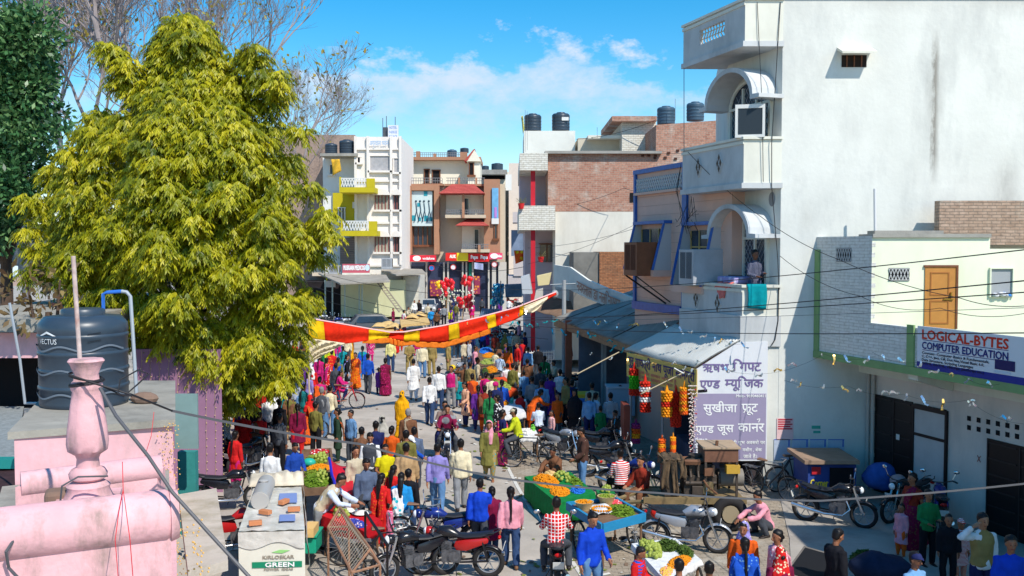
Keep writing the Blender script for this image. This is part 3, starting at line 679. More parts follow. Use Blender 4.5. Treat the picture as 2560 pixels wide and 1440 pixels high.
for(y0,y1,xa,xb)in((446,481,848,936),(553,590,852,942)):
 m=MB();pbox(m,xa,xb,y1-13,y1,83.2,87.9);pbox(m,xb-20,xb,y0,y1-13.2,83.2,83.6);pbox(m,xa,xa+4,y0-4,y1-13.2,83.2,83.6);bo=m.build('balcony',YEL,yh)
 m=MB();D=83.3;n=9
 for i in range(n):
  a=xa+5+(xb-xa-26)*i/n;b=xa+5+(xb-xa-26)*(i+1)/n
  m.tube([at(a,y1-14,D),at(b,y0,D)],.05,4);m.tube([at(b,y1-14,D),at(a,y0,D)],.05,4)
 m.tube([at(xa+4,y0,D),at(xb-20,y0,D)],.06,4);m.build('railing',WHITEIRON,bo)
def bwin(par,px0,px1,y0,y1,D,fm,gm,nv=3,hood=None):
 m=MB();pbox(m,px0,px1,y0,y1,D-.04,D-.01);w=m.build('window',gm,par)
 m=MB();wd=(px1-px0)
 for k in range(nv+1):x=px0+wd*k/nv;pbox(m,x-1.2,x+1.2,y0,y1,D-.12,D-.045)
 pbox(m,px0-2,px1+2,y0-2,y0,D-.14,D-.02);m.build('frame',fm,w)
 m=MB();pbox(m,px0-5,px1+5,y1,y1+5,D-.3,D-.01);m.build('sill',fm if hood is None else hood,w)
 if hood is not None:
  m=MB();r=(at(px1+4,y0,D).x-at(px0-4,y0,D).x)/2;c=at((px0+px1)/2,y0,D)
  pts=[(c.x+r*math.cos(math.pi*i/8),c.y,c.z+.55*math.sin(math.pi*i/8))for i in range(9)]
  m.prism(pts,(0,-.6,0));m.build('hood',hood,w)
for y0,y1 in((488,524),(592,630)):
 bwin(yh,938,972,y0,y1,86,MAR,mat('curtain_pane',S(190,186,168,.8),.6,vary=.2,vscale=3),4,YW);bwin(yh,986,999,y0,y1,86,MAR,GLASS,2,YW)
bwin(yh,924,975,390,426,86,YW,mat('frosted_pane',S(190,188,190,.8),.3,vary=.2),1);bwin(yh,984,997,396,430,86,YW,mat('frosted_pane',S(190,188,190,.8),.3,vary=.2),1)
bwin(yh,893,901,393,406,86,YW,DARK,1);bwin(yh,824,832,412,435,88,YW,GLASS,1)
bwin(yh,846,862,520,552,87.7,WHITEIRON,GLASS,2)
m=MB();pbox(m,850,904,594,662,87.2,87.6);sh=m.build('roller_shutter',mat('shutter_brown',S(168,150,142,.82),.6,vary=.08),yh)
m=MB()
for i in range(12):pbox(m,850,904,595+i*5.5,596.5+i*5.5,87.1,87.19)
m.build('slat',mat('shutter_line',S(130,114,108),.6),sh)
m=MB();pbox(m,780,846,580,690,88.4,96);m.build('side_room',mat('buff_plaster',S(236,216,190,.85),.9,vary=.05),yh)
bwin(yh,792,818,605,636,88.4,YEL,DARK,3)
for i,(px,lab)in enumerate(((891,'boxy white air conditioner on the mustard balcony wall'),)):
 t=thing('air_conditioner',lab,'air conditioner',at(px,522,87));m=MB();pbox(m,px-10,px+9,505,520,86.6,87.6);m.build('case',WHITEIRON,t);m=MB();pbox(m,px-3,px+5,508,517,86.5,86.59);m.build('grille',IRON,t)
t=thing('air_conditioner','small window air conditioner on the buff side room','air conditioner',at(815,610,88));m=MB();pbox(m,802,818,601,611,87.7,88.3);m.build('case',WHITEIRON,t);m=MB();pbox(m,804,815,603,609,87.65,87.69);m.build('grille',IRON,t)
rs=thing('signboard','faded pale vertical hoarding on the white corner house roof','signboard',at(985,345,90))
m=MB();pbox(m,970,996,313,348,89.8,90);m.build('panel',mat('faded_panel',S(222,224,230,.85),.6,vary=.05),rs)
FR=Face(at(970,330,89.8).xy,(1,0))
m=MB()
for i,t in enumerate(('HOTEL','NIKE','PALACE')):text_on(m,FR,t,.12,.84,ZZ(322+i*11,89.8),.22,.01,.01)
m.build('lettering',mat('faded_blue_ink',S(150,170,206),.7),rs)
m=MB();pbox(m,958,969,318,350,90.2,92);m.build('post',IRON,rs)
m=MB()
for px,y in((957,295),(966,290),(988,292)):m.tube([at(px,350,90.3),at(px,y,90.3)],.04,4)
m.build('mast',IRON,rs)
FY=Face((XX(888,86),86),(1,0))
m=MB();(a,z),(b,_)=FY.sz(925,365),FY.sz(972,365);text_on(m,FY,['अ','ग्र','वा','ल',' ','भव','न'],a,b,z,.42,.32,.01);m.build('painted_name',mat('name_blue',S(160,186,214),.8),yh)
# buff corner building with hoardings
tb=thing('building','buff corner building with brown framed hoardings and red tiled hoods','building',at(1120,760,95))
BUFF=mat('buff_stucco',S(212,196,172,.84),.9,vary=.06,dirt=S(170,156,136),dscale=.6,damt=.3)
OFFW=mat('ivory_stucco',S(242,236,218,.86),.9,vary=.04)
TBR=mat('terracotta_frame',S(184,136,108,.8),.8,vary=.08)
RTILE=brickmat('red_roof_tile',S(198,92,84,.8),S(176,76,70,.8),S(140,50,46),1,.6,S(206,96,86,.85),.3,.3,.25)
m=MB();pbox(m,1005,1262,460,800,95,106);m.build('wall',BUFF,tb)
m=MB();pbox(m,1010,1200,400,459.6,100,106);m.build('penthouse',OFFW,tb)
m=MB();pbox(m,1003,1202,392,400,99,106.2);pbox(m,1040,1050,378,392,99,99.4);pbox(m,1083,1090,384,392,99,99.4);pbox(m,1150,1168,380,392,99,99.4);m.build('terrace_band',TBR,tb)
m=MB()
for y in(382,387):m.tube([at(1005,y,99.2),at(1040,y,99.2)],.04,4);m.tube([at(1050,y,99.2),at(1150,y,99.2)],.04,4)
for px in range(1006,1150,5):m.tube([at(px,381,99.2),at(px,392,99.2)],.025,4)
for px in range(1010,1110,6):m.tube([at(px,446,94.9),at(px,460,94.9)],.03,4)
for px in range(1120,1212,6):m.tube([at(px,444,94.4),at(px,460,94.4)],.03,4)
for y in(445,452):m.tube([at(1008,y,94.9),at(1105,y,94.9)],.04,4);m.tube([at(1115,y,94.4),at(1212,y,94.4)],.04,4)
m.build('roof_railing',mat('railing_grey',S(120,120,124),.5),tb)
m=MB();pbox(m,1008,1110,459.8,464,94.6,95);pbox(m,1112,1214,459.8,465,94.2,95);pbox(m,1145,1150,444,459.7,94.2,94.5);pbox(m,1188,1193,444,459.7,94.2,94.5);m.build('terrace_edge',TBR,tb)
m=MB();pbox(m,1170,1200,402,460,97.5,100);m.build('stair_room',OFFW,tb)
a,b,c=at(1166,403,97.2),at(1203,403,97.2),at(1186,374,97.2);m=MB();m.prism([a,b,c],(0,3,0));m.build('gable',OFFW,tb)
m=MB();m.prism([at(1160,402,97.1),at(1183,374,97.1),at(1187,372,97.1),at(1168,402,97.1)],(0,3.2,0));m.build('gable_roof',RTILE,tb)
for(x0,x1,y0,y1,D)in((1061,1073,424,458,100),(1081,1100,426,458,100),(1173,1184,408,437,97.5)):bwin(tb,x0,x1,y0,y1,D,BROWNW,DARK,1)
for k,(x0,x1,y0,y1)in enumerate(((1018,1098,464,636),)):
 m=MB();pbox(m,x0,x0+11,y0,y1,93.6,94.99);pbox(m,x1-13,x1,y0,y1,93.6,94.99);pbox(m,x0+11.1,x1-13.1,y0,y0+12,93.6,94.99);m.build('hoarding_frame',TBR,tb)
m=MB();pbox(m,1210,1250,448,636,93.8,94.99);m.build('hoarding_tower',TBR,tb)
m=MB();pbox(m,1029.5,1081,478,565,93.9,94.1);ho=m.build('hoarding',mat('hoarding_pale',S(206,224,226,.85),.5,vary=.05),tb)
FH=Face((XX(1029,93.9),93.9),(1,0));TEAL=mat('hoarding_teal',S(40,160,180,.8),.5);INKD=mat('hoarding_ink',S(40,70,90),.5)
m=MB();k=93.9/2400
for i,px in enumerate((1040,1050,1060,1072)):
 j=[(0,508),(2,526),(-5,556),(2,526),(7,553)];pts=[FH.p(*(lambda q:(q[0],.02,q[1]))(FH.sz(px+a,b)))for a,b in j]
 m.tube(pts,.06,4);q=FH.sz(px,503);m.ball(FH.p(q[0],.02,q[1]),.11,6,4)
m.build('figure_drawing',INKD,ho)
m=MB()
for px,y,s in((1034,545,.22),(1049,548,.14),(1066,546,.22),(1077,548,.15),(1047,512,.15),(1064,484,.18)):
 q=FH.sz(px,y);m.fbox(FH,q[0]-s,q[0]+s,.005,.03,q[1]-s*1.2,q[1]+s*1.2)
m.build('bag_drawing',TEAL,ho)
m=MB();pbox(m,1230,1246,470,548,93.6,93.79);h2=m.build('hoarding',mat('hoarding_blue',S(110,170,210),.5,vary=.2,vscale=2),tb)
m=MB();pbox(m,1236,1242,518,544,93.55,93.59);m.build('bottle_drawing',mat('hoarding_mauve',S(180,130,200),.5),h2)
m=MB();pbox(m,1229,1247,546,560,93.52,93.6);m.build('strip',WHITEIRON,h2)
for(x0,x1,yr0,yr1,yf0,yf1)in((1103,1214,462,486,487,540),(1143,1224,546,564,565,626)):
 m=MB();pbox(m,x0+12,x1-6,yf0,yf1,94.9,94.99);m.build('balcony_recess',OFFW,tb)
 m=MB();D=95;z0,z1=ZZ(yr1,D),ZZ(yr0,D);xa,xb=XX(x0,D),XX(x1,D)
 m.hexa([(xa,91.8,z0-.06),(xb,91.8,z0-.06),(xb,95,z0-.06),(xa,95,z0-.06),(xa+1.1,94.2,z1),(xb-1.1,94.2,z1),(xb-1.1,95,z1),(xa+1.1,95,z1)]);m.build('tiled_hood',RTILE,tb)
 bwin(tb,(x0+x1)/2+2,(x0+x1)/2+14,yf0+9,yf1-2,94.9,WHITE2,GLASS,1)
 m=MB();pbox(m,x0+10,x1,yf1-3,yf1+5,92.6,94.9);bo=m.build('balcony',BUFF,tb)
 m=MB()
 for px in np.arange(x0+12,x1-2,4.5):m.tube([at(px,yf1-15,92.8),at(px,yf1-3,92.8)],.03,4)
 for y in(yf1-15,yf1-9):m.tube([at(x0+12,y,92.8),at(x1-2,y,92.8)],.04,4)
 m.build('railing',mat('railing_grey',S(120,120,124),.5),bo)
 m=MB();pbox(m,x0+52,x0+58,yf0-1 if yf0<500 else yf1-14,yf1+4.5,92.4,92.7);m.build('pillar',TBR,bo)
bwin(tb,1034,1080,566,612,94.7,BROWNW,GLASS,4);bwin(tb,1236,1243,562,596,93.8,BROWNW,GLASS,1)
m=MB();pbox(m,1006,1262,655,790,94.4,94.9);m.build('shop_front',mat('shop_glass',S(52,60,84),.2,vary=.5,vscale=1.2),tb)
for px in(1008,1066,1110,1120,1157,1166,1182,1222,1232,1248,1258):m=MB();pbox(m,px-2,px+2 if px<1230 else px+8,655,790,94.0,94.39);m.build('shop_pillar',mat('shop_post',S(206,200,190,.82),.7),tb)
rnd=random.Random(4)
m=MB();pbox(m,1170,1200,690,735,94.2,94.35);pbox(m,1075,1105,700,740,94.2,94.35);m.build('shop_display',cloth(S(150,60,90),'spots',S(230,150,60),3),tb)
for(x0,x1,y0,y1,c,lab,words,wc)in((1010,1090,638,654,S(208,40,60),'red shop fascia with white oval mark, leftmost on the buff building',['vodafone'],S(240,235,235)),(1114,1170,632,652,S(214,40,34),'red and yellow shop fascia on the buff building',['AUK'],S(245,240,230)),(1171,1223,634,654,S(220,34,36),'bright red shop fascia with two white marks',['Pepe'],S(245,240,240)),(1222,1256,632,648,S(226,76,110),'pink shop fascia at the right end of the buff building',['vodafone'],S(245,235,240))):
 t=thing('shop_sign',lab,'shop sign',at((x0+x1)/2,y1,93.3));m=MB();pbox(m,x0,x1,y0,y1,93.2,93.6);m.build('panel',mat('sign_'+lab[:6],c,.5),t)
 F_=Face((XX(x0,93.2),93.2),(1,0));m=MB();W_=XX(x1,93.2)-XX(x0,93.2);zm=ZZ((y0+y1)/2+3,93.2)
 if words[0]=='AUK':
  text_on(m,F_,'AUK',.4,1.0,zm,.3,.02,.02)
  m2=MB();m2.fbox(F_,W_*.5,W_,.006,.02,ZZ(y1,93.2),ZZ(y0,93.2));m2.build('yellow_half',mat('sign_yellow',S(230,206,40),.5),t)
 elif words[0]=='Pepe':text_on(m,F_,'Pepe',.25,.9,zm,.34,.02,.02);text_on(m,F_,'Pepe',1.2,1.85,zm,.34,.02,.02)
 else:
  m.lathe([(.0,0),(.26,0),(.26,.02),(0,.02)],(0,0,0),16);m.v=[tuple(F_.p(v[0]*1.5+W_*.4,.01+v[2],v[1]+ZZ((y0+y1)/2,93.2)))for v in m.v]
  text_on(m,F_,words[0],W_*.58,W_*.95,zm,.24,.02,.012)
 m.build('lettering',mat('sign_ink'+lab[:4],wc,.5),t)
for px,y,c,lab in((1079,670,S(40,120,200),'round blue shop lamp sign under the red fascia'),(1133,668,S(220,220,226),'round white shop sign with red ring'),(1236,661,S(224,214,214),'round pale shop sign by the right pillar')):
 t=thing('round_sign',lab,'sign',at(px,y,92.8));m=MB();m.lathe([(0,-.06),(.26,-.06),(.26,.06),(0,.06)],at(px,y,92.8),16,axis='y');m.build('disc',mat('disc'+str(px),c,.5),t);m=MB();m.torus(at(px,y,92.72),.25,.03,'y',18,5);m.build('rim',mat('disc_rim',S(200,50,50),.5),t)
t=thing('banner','small white blue and pink cloth banner at the shop front','banner',at(1200,670,93));m=MB();m.sheet(lambda u,v:at(1186+22*u,656+16*v+3*u,93+.1*math.sin(5*u)),8,6);m.build('cloth',cloth(S(230,232,240),'vstripe',S(40,90,190),3),t,thick=.02)
m=MB();pbox(m,1172,1181,640+18,690,94.1,94.3);tag(m.build('poster',mat('poster_green',S(30,130,110),.6)),'green and orange poster on a shop pillar','poster')
# gap beyond: brown and white houses
g=thing('house','bare brick house half hidden behind the buff building','house',at(1285,700,110));m=MB();pbox(m,1255,1320,470,790,108,118);m.build('wall',mat('dull_brick2',S(178,158,140,.8),.95,vary=.25,vscale=3),g)
for x0,x1,y0,y1 in((1272,1278,512,538),(1280,1288,565,610)):bwin(g,x0,x1,y0,y1,108,GREYCEM,DARK,1)
for q in((1270,1315,592,598,105,108),(1268,1315,630,638,105,108)):m=MB();pbox(m,*q);m.build('balcony',OFFW,g)
g=thing('house','grey roofed low house with water tanks far behind','house',at(1230,450,115));m=MB();pbox(m,1196,1300,430,790,114,120);m.build('wall',OFFW,g);m=MB();pbox(m,1192,1268,424,436,112,120);m.build('roof',GREYCEM,g);m=MB();pbox(m,1198,1262,436.5,448,113.9,113.99);m.build('opening',DARK,g)
g=thing('house','narrow pale house with stacked balconies beside the red pillars','house',at(1300,700,72));m=MB();pbox(m,1272,1312,408,790,104,112);m.build('wall',mat('pale_pink',S(226,212,200,.84),.9,vary=.05),g)
for q in((1282,1312,530,556,68,72),(1284,1312,640,690,68,72),(1270,1312,690,740,68.1,72)):m=MB();pbox(m,*q);m.build('balcony',mat('pale_lilac',S(216,206,206,.84),.9,vary=.06),g)
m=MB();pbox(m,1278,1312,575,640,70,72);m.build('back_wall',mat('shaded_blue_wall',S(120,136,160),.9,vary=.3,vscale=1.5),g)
m=MB();pbox(m,1264,1279,436,476,98,98.3);tag(m.build('billboard_back',WHITEIRON),'blank white roof panel between the far houses','panel')
m=MB();rnd=random.Random(3)
fars=thing('house','low distant row of pale houses closing the street','house',(0,160,0))
m=MB();pbox(m,1240,1345,600,770,150,160);m.build('wall',mat('far_wall',S(190,186,180,.8),.9,vary=.2,vscale=.6),fars)
# medicine shop shed across the road
sd=thing('shed','yellowish roadside shed with flat tin awning and painted side wall','shed',at(900,790,88))
SHY=mat('pale_green_wall',S(222,222,180,.84),.9,vary=.07,vscale=.8,dirt=S(170,166,130),dscale=.6,damt=.4)
m=MB();pbox(m,852,1010,700,792,84,92);m.build('wall',SHY,sd)
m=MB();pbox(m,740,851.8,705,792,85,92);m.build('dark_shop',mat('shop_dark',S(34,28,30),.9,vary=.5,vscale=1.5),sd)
m=MB();pbox(m,1008,1046,690,780,85.5,92);m.build('worn_plaster_wall',mat('peeling',S(224,220,208,.84),.95,vary=.25,vscale=1.8,bump=.3),sd)
for(x0,x1,y0,y1,y2,D,Dn,mm)in((796,975,686,706,712,84,78,'awning'),(930,1065,672,686,690,88,83,'awning')):
 m=MB();a,b=at(x0,y0,D),at(x1-10,y0+4,D);c,d=at(x1,y1,Dn),at(x0+55 if x0<900 else x0+60,y2,Dn)
 m.hexa([a,b,c,d,a+Vector((0,0,.12)),b+Vector((0,0,.12)),c+Vector((0,0,.12)),d+Vector((0,0,.12))]);m.build('awning',mat('weathered_tin',S(176,168,156,.8),.8,vary=.25,vscale=1.5),sd)
for px,y0,y1 in((813,700,792),(831,700,790),(862,702,790),(898,712,795),(905,712,795)):m=MB();m.tube([at(px,y0,82),at(px,y1,82)],.07,5);m.build('post',mat('pale_post',S(176,196,190,.8),.6),sd)
st=thing('ladder','steel fire ladder slanting up the side of the shed','ladder',at(975,780,82));m=MB()
for dx in(0,12):m.tube([at(928+dx,686,84),at(998+dx,780,80.5)],.06,5)
for i in range(15):t_=(i+.5)/15;m.tube([at(928+70*t_,686+94*t_,84-3.5*t_),at(940+70*t_,686+94*t_,84-3.5*t_)],.04,4)
m.build('frame',mat('ladder_grey',S(150,140,126),.7),st)
ms=thing('signboard','pink and red medicine shop signboard above the shed awning','signboard',at(890,682,83));m=MB();pbox(m,856,923,660,682,83,83.3);m.build('panel',mat('sign_rose',S(206,96,112,.85),.6),ms)
FM=Face((XX(856,83),83),(1,0));m=MB();(a,z),(b,_)=FM.sz(859,675),FM.sz(912,675);text_on(m,FM,'MUSKAAN MEDICOS',a,b,z,.38,.02,.025);m.build('lettering',mat('sign_white',S(245,240,240,.9),.6),ms)
m=MB();m.lathe([(0,0),(.2,0),(.2,.02),(0,.02)],n=14);m.v=[tuple(FM.p(v[0]+b+.22,.01+v[2],v[1]*1.4+z+.2))for v in m.v];m.build('emblem',mat('sign_pale',S(200,220,235),.6),ms)
m=MB();pbox(m,855,924,682.3,687,82.9,83.4);m.build('base',WHITE2,ms)
m=MB();pbox(m,812,838,702,718,82.6,82.8);tag(m.build('signboard',mat('pale_board',S(206,204,200,.84),.7,vary=.15,vscale=6)),'small grey notice board under the shed awning','signboard')
for px,y0,y1 in((837,664,686),(968,646,672)):
 t=cooler('dusty grey air cooler '+('beside the medicine sign' if px<900 else 'on the shed roof below the white corner house'),at(px,y1,84),(.9,.9,(y1-y0)*.036),mat('galv_grey',S(186,190,196,.8),.5,vary=.15),mat('louvre_grey',S(70,76,84),.7),0)
# market sheds on the right
def tin(name,label,A,B,C,D,matx,corr=.09,amp=.03,thick=.012):
 """corrugated sheet: A-B the high edge, D-C the low edge; ridges run from high to low"""
 A,B,C,D=map(Vector,(A,B,C,D));n=max(24,int((B-A).length/corr*6));m=MB()
 nn=(B-A).cross(D-A).normalized()
 if nn.z<0:nn=-nn
 def fn(u,v):
  p=A.lerp(B,u).lerp(D.lerp(C,u),v);w=amp*math.sin(u*(B-A).length/corr*2*math.pi)
  sagu=.012*math.sin(u*23)+.03*pnoise(Vector((u*6,v*3,A.y)))
  return p+nn*(w+sagu)+Vector((0,0,.04*math.sin(u*(B-A).length*2.1)*v*.6))
 m.sheet(fn,n,6);o=m.build(name,matx,None,smooth=2,thick=thick,normals=False)
 return tag(o,label,'roof')
TINL=mat('bright_tin',S(220,220,214,.84),.6,metal=.1,vary=.1,vscale=1.2,dirt=S(150,146,138),dscale=1,damt=.4)
TIND=mat('dull_tin',S(172,168,160,.84),.8,metal=.0,vary=.3,vscale=.9,dirt=S(96,90,84),dscale=.8,damt=.7)
ST=Face((4.77,25),U,flip=True)
TLo,TFa=Vector((4.77,24.96,3.17)),Vector((3.44,29.1,3.17))
tin('tin_roof','pale corrugated tin roof of the garland shop below the white balcony',at(1690,812,28.6),Vector((6.0,24.96,3.93)),TLo,TFa,TINL)
ra,rb,rc,rd=at(1585,726,42),at(1705,800,29.2),at(1592,868,29.6),at(1385,797,40.5)
tin('tin_roof','wide dull patched tin roof over the shaded stalls',ra,rb,rc,rd,TIND,.13,.035)
for k,w_ in((.12,'farthest'),(.34,'second farthest'),(.55,'second nearest'),(.77,'nearest')):p=ra.lerp(rb,k);q=rd.lerp(rc,k);nn=Vector((0,0,.035));m=MB();m.tube([p+nn,p.lerp(q,.5)+nn*1.2,q+nn],.03,4);tag(m.build('roof_batten',mat('batten_dark',S(70,66,64),.8)),w_+' dark batten laid across the dull tin roof','batten','roof battens')
m=MB();a,b=rd,rc;m.hexa([a+Vector((0,.05,-.30)),b+Vector((0,.05,-.30)),b+Vector((.06,.1,-.30)),a+Vector((.06,.1,-.30)),a+Vector((0,.05,-.03)),b+Vector((0,.05,-.03)),b+Vector((.06,.1,-.03)),a+Vector((.06,.1,-.03))])
tag(m.build('fascia_beam',mat('tan_wood',S(150,122,92),.8,vary=.3,vscale=4)),'long wooden fascia beam under the dull tin roof','beam')
tin('tin_roof','rusty flat tin roof where the striped cloth ends',at(1345,735,52),at(1500,770,46),at(1420,800,44),at(1330,775,50),mat('rusty_tin',S(142,116,98,.8),.8,vary=.35,vscale=1.2,dirt=S(90,70,56),dscale=1,damt=.6),.12,.02)
tin('tin_roof','small blue grey tin sheet roof in the far market',at(1205,772,74),at(1250,772,72),at(1246,794,68),at(1196,796,70),mat('blue_tin',S(96,118,140,.8),.6,vary=.2),.3,.03)
sw=thing('stall_row','shaded back wall and plinth of the market stalls under tin','stall',(5,32,0))
BW=Face((6.4,26.5),(-1.0,15),flip=True)
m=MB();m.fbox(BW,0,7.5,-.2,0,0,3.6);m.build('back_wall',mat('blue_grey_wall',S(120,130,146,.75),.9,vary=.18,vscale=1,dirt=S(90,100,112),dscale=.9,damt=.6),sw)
m=MB();m.fbox(BW,7.5,19,-.2,.3,0,3.4);m.fbox(BW,10,10.15,.3,3.2,0,3.0);m.build('dark_wall',mat('stall_shade_tone',S(104,108,120,.8),.9,vary=.4,vscale=1.2),sw)  # shade of the stall interior put into the dark wall colour
m=MB();m.fbox(BW,0,14,0,1.1,.006,.22);m.build('plinth',GREYCEM,sw)
rndp=[(1421,1010,800,'brown'),(1398,850,812,'blue'),(1505,1040,830,'steel'),(1512,1040,830,'steel'),(1570,1060,850,'steel'),(1340,850,800,'olive'),(1352,850,800,'olive')]
for i,(px,yf,yt,c)in enumerate(rndp):
 p=G(px,yf);D=p.y;top=ZZ(yt,D)
 mm={'brown':mat('red_wood',S(150,84,62),.8,vary=.2),'blue':mat('blue_post',S(80,130,190),.7,vary=.1),'steel':mat('steel_post',S(160,166,170),.5,metal=.3),'olive':mat('olive_post',S(140,146,110),.8)}[c]
 w=.13 if c in('brown','blue')else .045 if c=='steel' else .14
 m=MB();m.box(p.x-w,p.x+w,p.y-w,p.y+w,0,top);m.build('post',mm,sw)
# garland shop with its two boards
gs=thing('shop','small garland shop with open shaded front under pale tin','shop',(6,26.5,0))
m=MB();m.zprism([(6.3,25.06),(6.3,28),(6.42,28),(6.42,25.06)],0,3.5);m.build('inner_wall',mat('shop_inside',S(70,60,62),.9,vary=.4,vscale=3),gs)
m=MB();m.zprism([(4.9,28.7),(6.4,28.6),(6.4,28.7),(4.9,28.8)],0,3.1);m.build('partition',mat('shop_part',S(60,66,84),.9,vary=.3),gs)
for s in(.05,2.1,4.2):m=MB();m.tube([ST.p(s,-.15,0),ST.p(s,-.15,3.15)],.04,6);m.build('post',mat('steel_post',S(160,166,170),.5,metal=.3),gs)
m=MB();m.box(4.82,5.6,25.7,26.6,.006,.9);m.box(4.9,5.5,26.8,28.4,.006,.75);m.build('counter',mat('counter_blue',S(64,74,100),.7,vary=.3),gs)
FS=Face((4.745,24.93),(1,0));WD=6.67-4.745
hb=thing('signboard','large white and lavender fruit shop signboard with painted script','signboard',FS.p(WD/2,0,.7))
m=MB();m.fpoly(FS,[(0,.72),(WD,.72),(WD,3.85),(1.15,3.83),(.05,3.12)],-.05,0);m.build('panel',mat('board_offwhite',S(236,238,242,.85),.6,vary=.03,dirt=S(190,190,196),dscale=1,damt=.3),hb)
LAV=mat('board_lavender',S(166,156,186,.84),.6,vary=.05)
zl=ZZ(984,24.93)
m=MB();m.fbox(FS,.01,WD-.03,.0,.004,.76,zl);m.build('lavender_panel',LAV,hb)
PUR=mat('board_purple',S(120,104,150),.6);BW_=mat('board_letter_white',S(246,246,246,.9),.6)
def pxtext(mb,tokens,x0,x1,ybase,hpx,o=.008,bold=.006,F=FS):
 (a,z),(b,_)=F.sz(x0,ybase),F.sz(x1,ybase);text_on(mb,F,tokens,a,b,z,None,o,bold)
 return a,b,z
def bar(mb,x0,y0,x1,y1,r=.012,F=FS,o=.012):
 (a,z),(b,w)=F.sz(x0,y0),F.sz(x1,y1);d=Vector((b-a,w-z)).normalized()*r;n=Vector((-d.y,d.x))
 mb.add([F.p(a-n.x,o,z-n.y),F.p(b-n.x,o,w-n.y),F.p(b+n.x,o,w+n.y),F.p(a+n.x,o,z+n.y)],[(0,1,2,3)])
m=MB();pxtext(m,['ऋ','ष','भ'],1757,1822,929,0);pxtext(m,['ि','ग',HALF_PHA,'ट'],1832,1903,927,0)
pxtext(m,['ए',HALF_NA,'ड'],1750,1800,970,0);pxtext(m,[HALF_MA,'यू','ि','ज','क'],1813,1908,968,0);m.build('purple_lettering',PUR,hb)
m=MB();bar(m,1745,978,1768,976,.035)
m.build('torn_patch',DARK,hb)
m=MB();pxtext(m,['सु','खी','जा'],1758,1842,1030,0);pxtext(m,['फ','ू','ट'],1854,1894,1029,0);bar(m,1864,1024,1859,1032)
pxtext(m,['ए',HALF_NA,'ड'],1739,1784,1082,0);pxtext(m,['जू','स'],1793,1834,1080,0);pxtext(m,['का','न','र'],1845,1910,1079,0);bar(m,1896,1056,1900,1046);bar(m,1900,1046,1892,1049)
a,b,z=pxtext(m,['Mob:- 9690460411'],1840,1914,993,0,bold=.003)
pxtext(m,['पा','टी',' ','शा','दी',' ','ए','वं',' ','स','भी',' ','शु','भ',' ','अ','व','स','रो',' ','प','र'],1758,1912,1110,0,bold=.003)
pxtext(m,['म','शी','न',' ,',' ','शे','क'],1856,1904,1128,0,bold=.003);pxtext(m,['जा','ते',' ','है','।'],1858,1892,1145,0,bold=.003)
m.build('white_lettering',BW_,hb)
SY=Face(ST.p(4.1,.02,0).xy,-U)
ys=thing('signboard','yellow fabric shop banner with purple script under the tin edge','signboard',SY.p(2,0,2.3))
m=MB();m.fbox(SY,0,4.3,0,.02,2.42,3.14);m.build('panel',mat('banner_yellow',S(232,202,110,.85),.7,vary=.08),ys)
m=MB();text_on(m,SY,['गु','रू',' ','गा','य','त्री',' ','ना','थ',' ','पू','जा',' ','सा','म','ग्री'],.12,4.2,2.80,.24,.026,.008);m.build('purple_lettering',mat('banner_purple',S(70,50,110),.7),ys)
m=MB();
for i in range(2):text_on(m,SY,['य','हाँ',' ','पू','जा',' ','का',' ','सा','मा','न',' ','मि','ल','ता',' ','है'],.4,3.2,2.62-.13*i,.08,.026,.001)
m.build('pink_lettering',mat('banner_pink',S(210,110,110),.7),ys)
pp=thing('poster','peeling red and white paper bill pasted on the white house wall','poster',F0.p(0,0,1));(a,z1),(b,z0)=F0.sz(1942,1045),F0.sz(1983,1100)
m=MB();m.fbox(F0,a,b,.004,.010,z0,z1);m.build('paper',mat('bill_pink',S(226,190,190),.8,vary=.1),pp)
m=MB()
for i in range(5):m.fbox(F0,a+.03,b-.03-.05*(i%2),.010,.013,z1-.06-i*.06,z1-.025-i*.06)
m.build('red_print',mat('bill_red',S(180,40,60),.8),pp)
m=MB();F0p=[(2040,1068,22,8),(2042,1080,18,6)]
for px,y,w,h in F0p:(a,z1),(b,z0)=F0.sz(px-w/2,y-h/2),F0.sz(px+w/2,y+h/2);m.fbox(F0,a,b,.004,.009,z0,z1)
tag(m.build('poster',mat('bill_green',S(70,170,150),.8)),'small torn green paper strips stuck on the white wall','poster')
bp=thing('poster','torn paper bills with blue edges above the parked bicycles','poster',F0.p(1,0,1));m=MB()
for px in(1955,2000,2045,2090):
 (a,z1),(b,z0)=F0.sz(px-20,1098),F0.sz(px+20,1150);m.fbox(F0,a,b,.004,.008,z0,z1)
m.build('paper',mat('bill_blue_white',S(196,206,224,.85),.85,vary=.12,vscale=4),bp)
m=MB()
for px in(1955,2000,2045,2090):
 (a,z1),(b,z0)=F0.sz(px-20,1098),F0.sz(px+20,1150);m.fbox(F0,a,b,.008,.010,z1-.02,z1);m.fbox(F0,b-.05,b-.02,.010,.012,z1-.2,z1-.01)
m.build('blue_edge',mat('bill_blue',S(60,90,190),.8),bp)
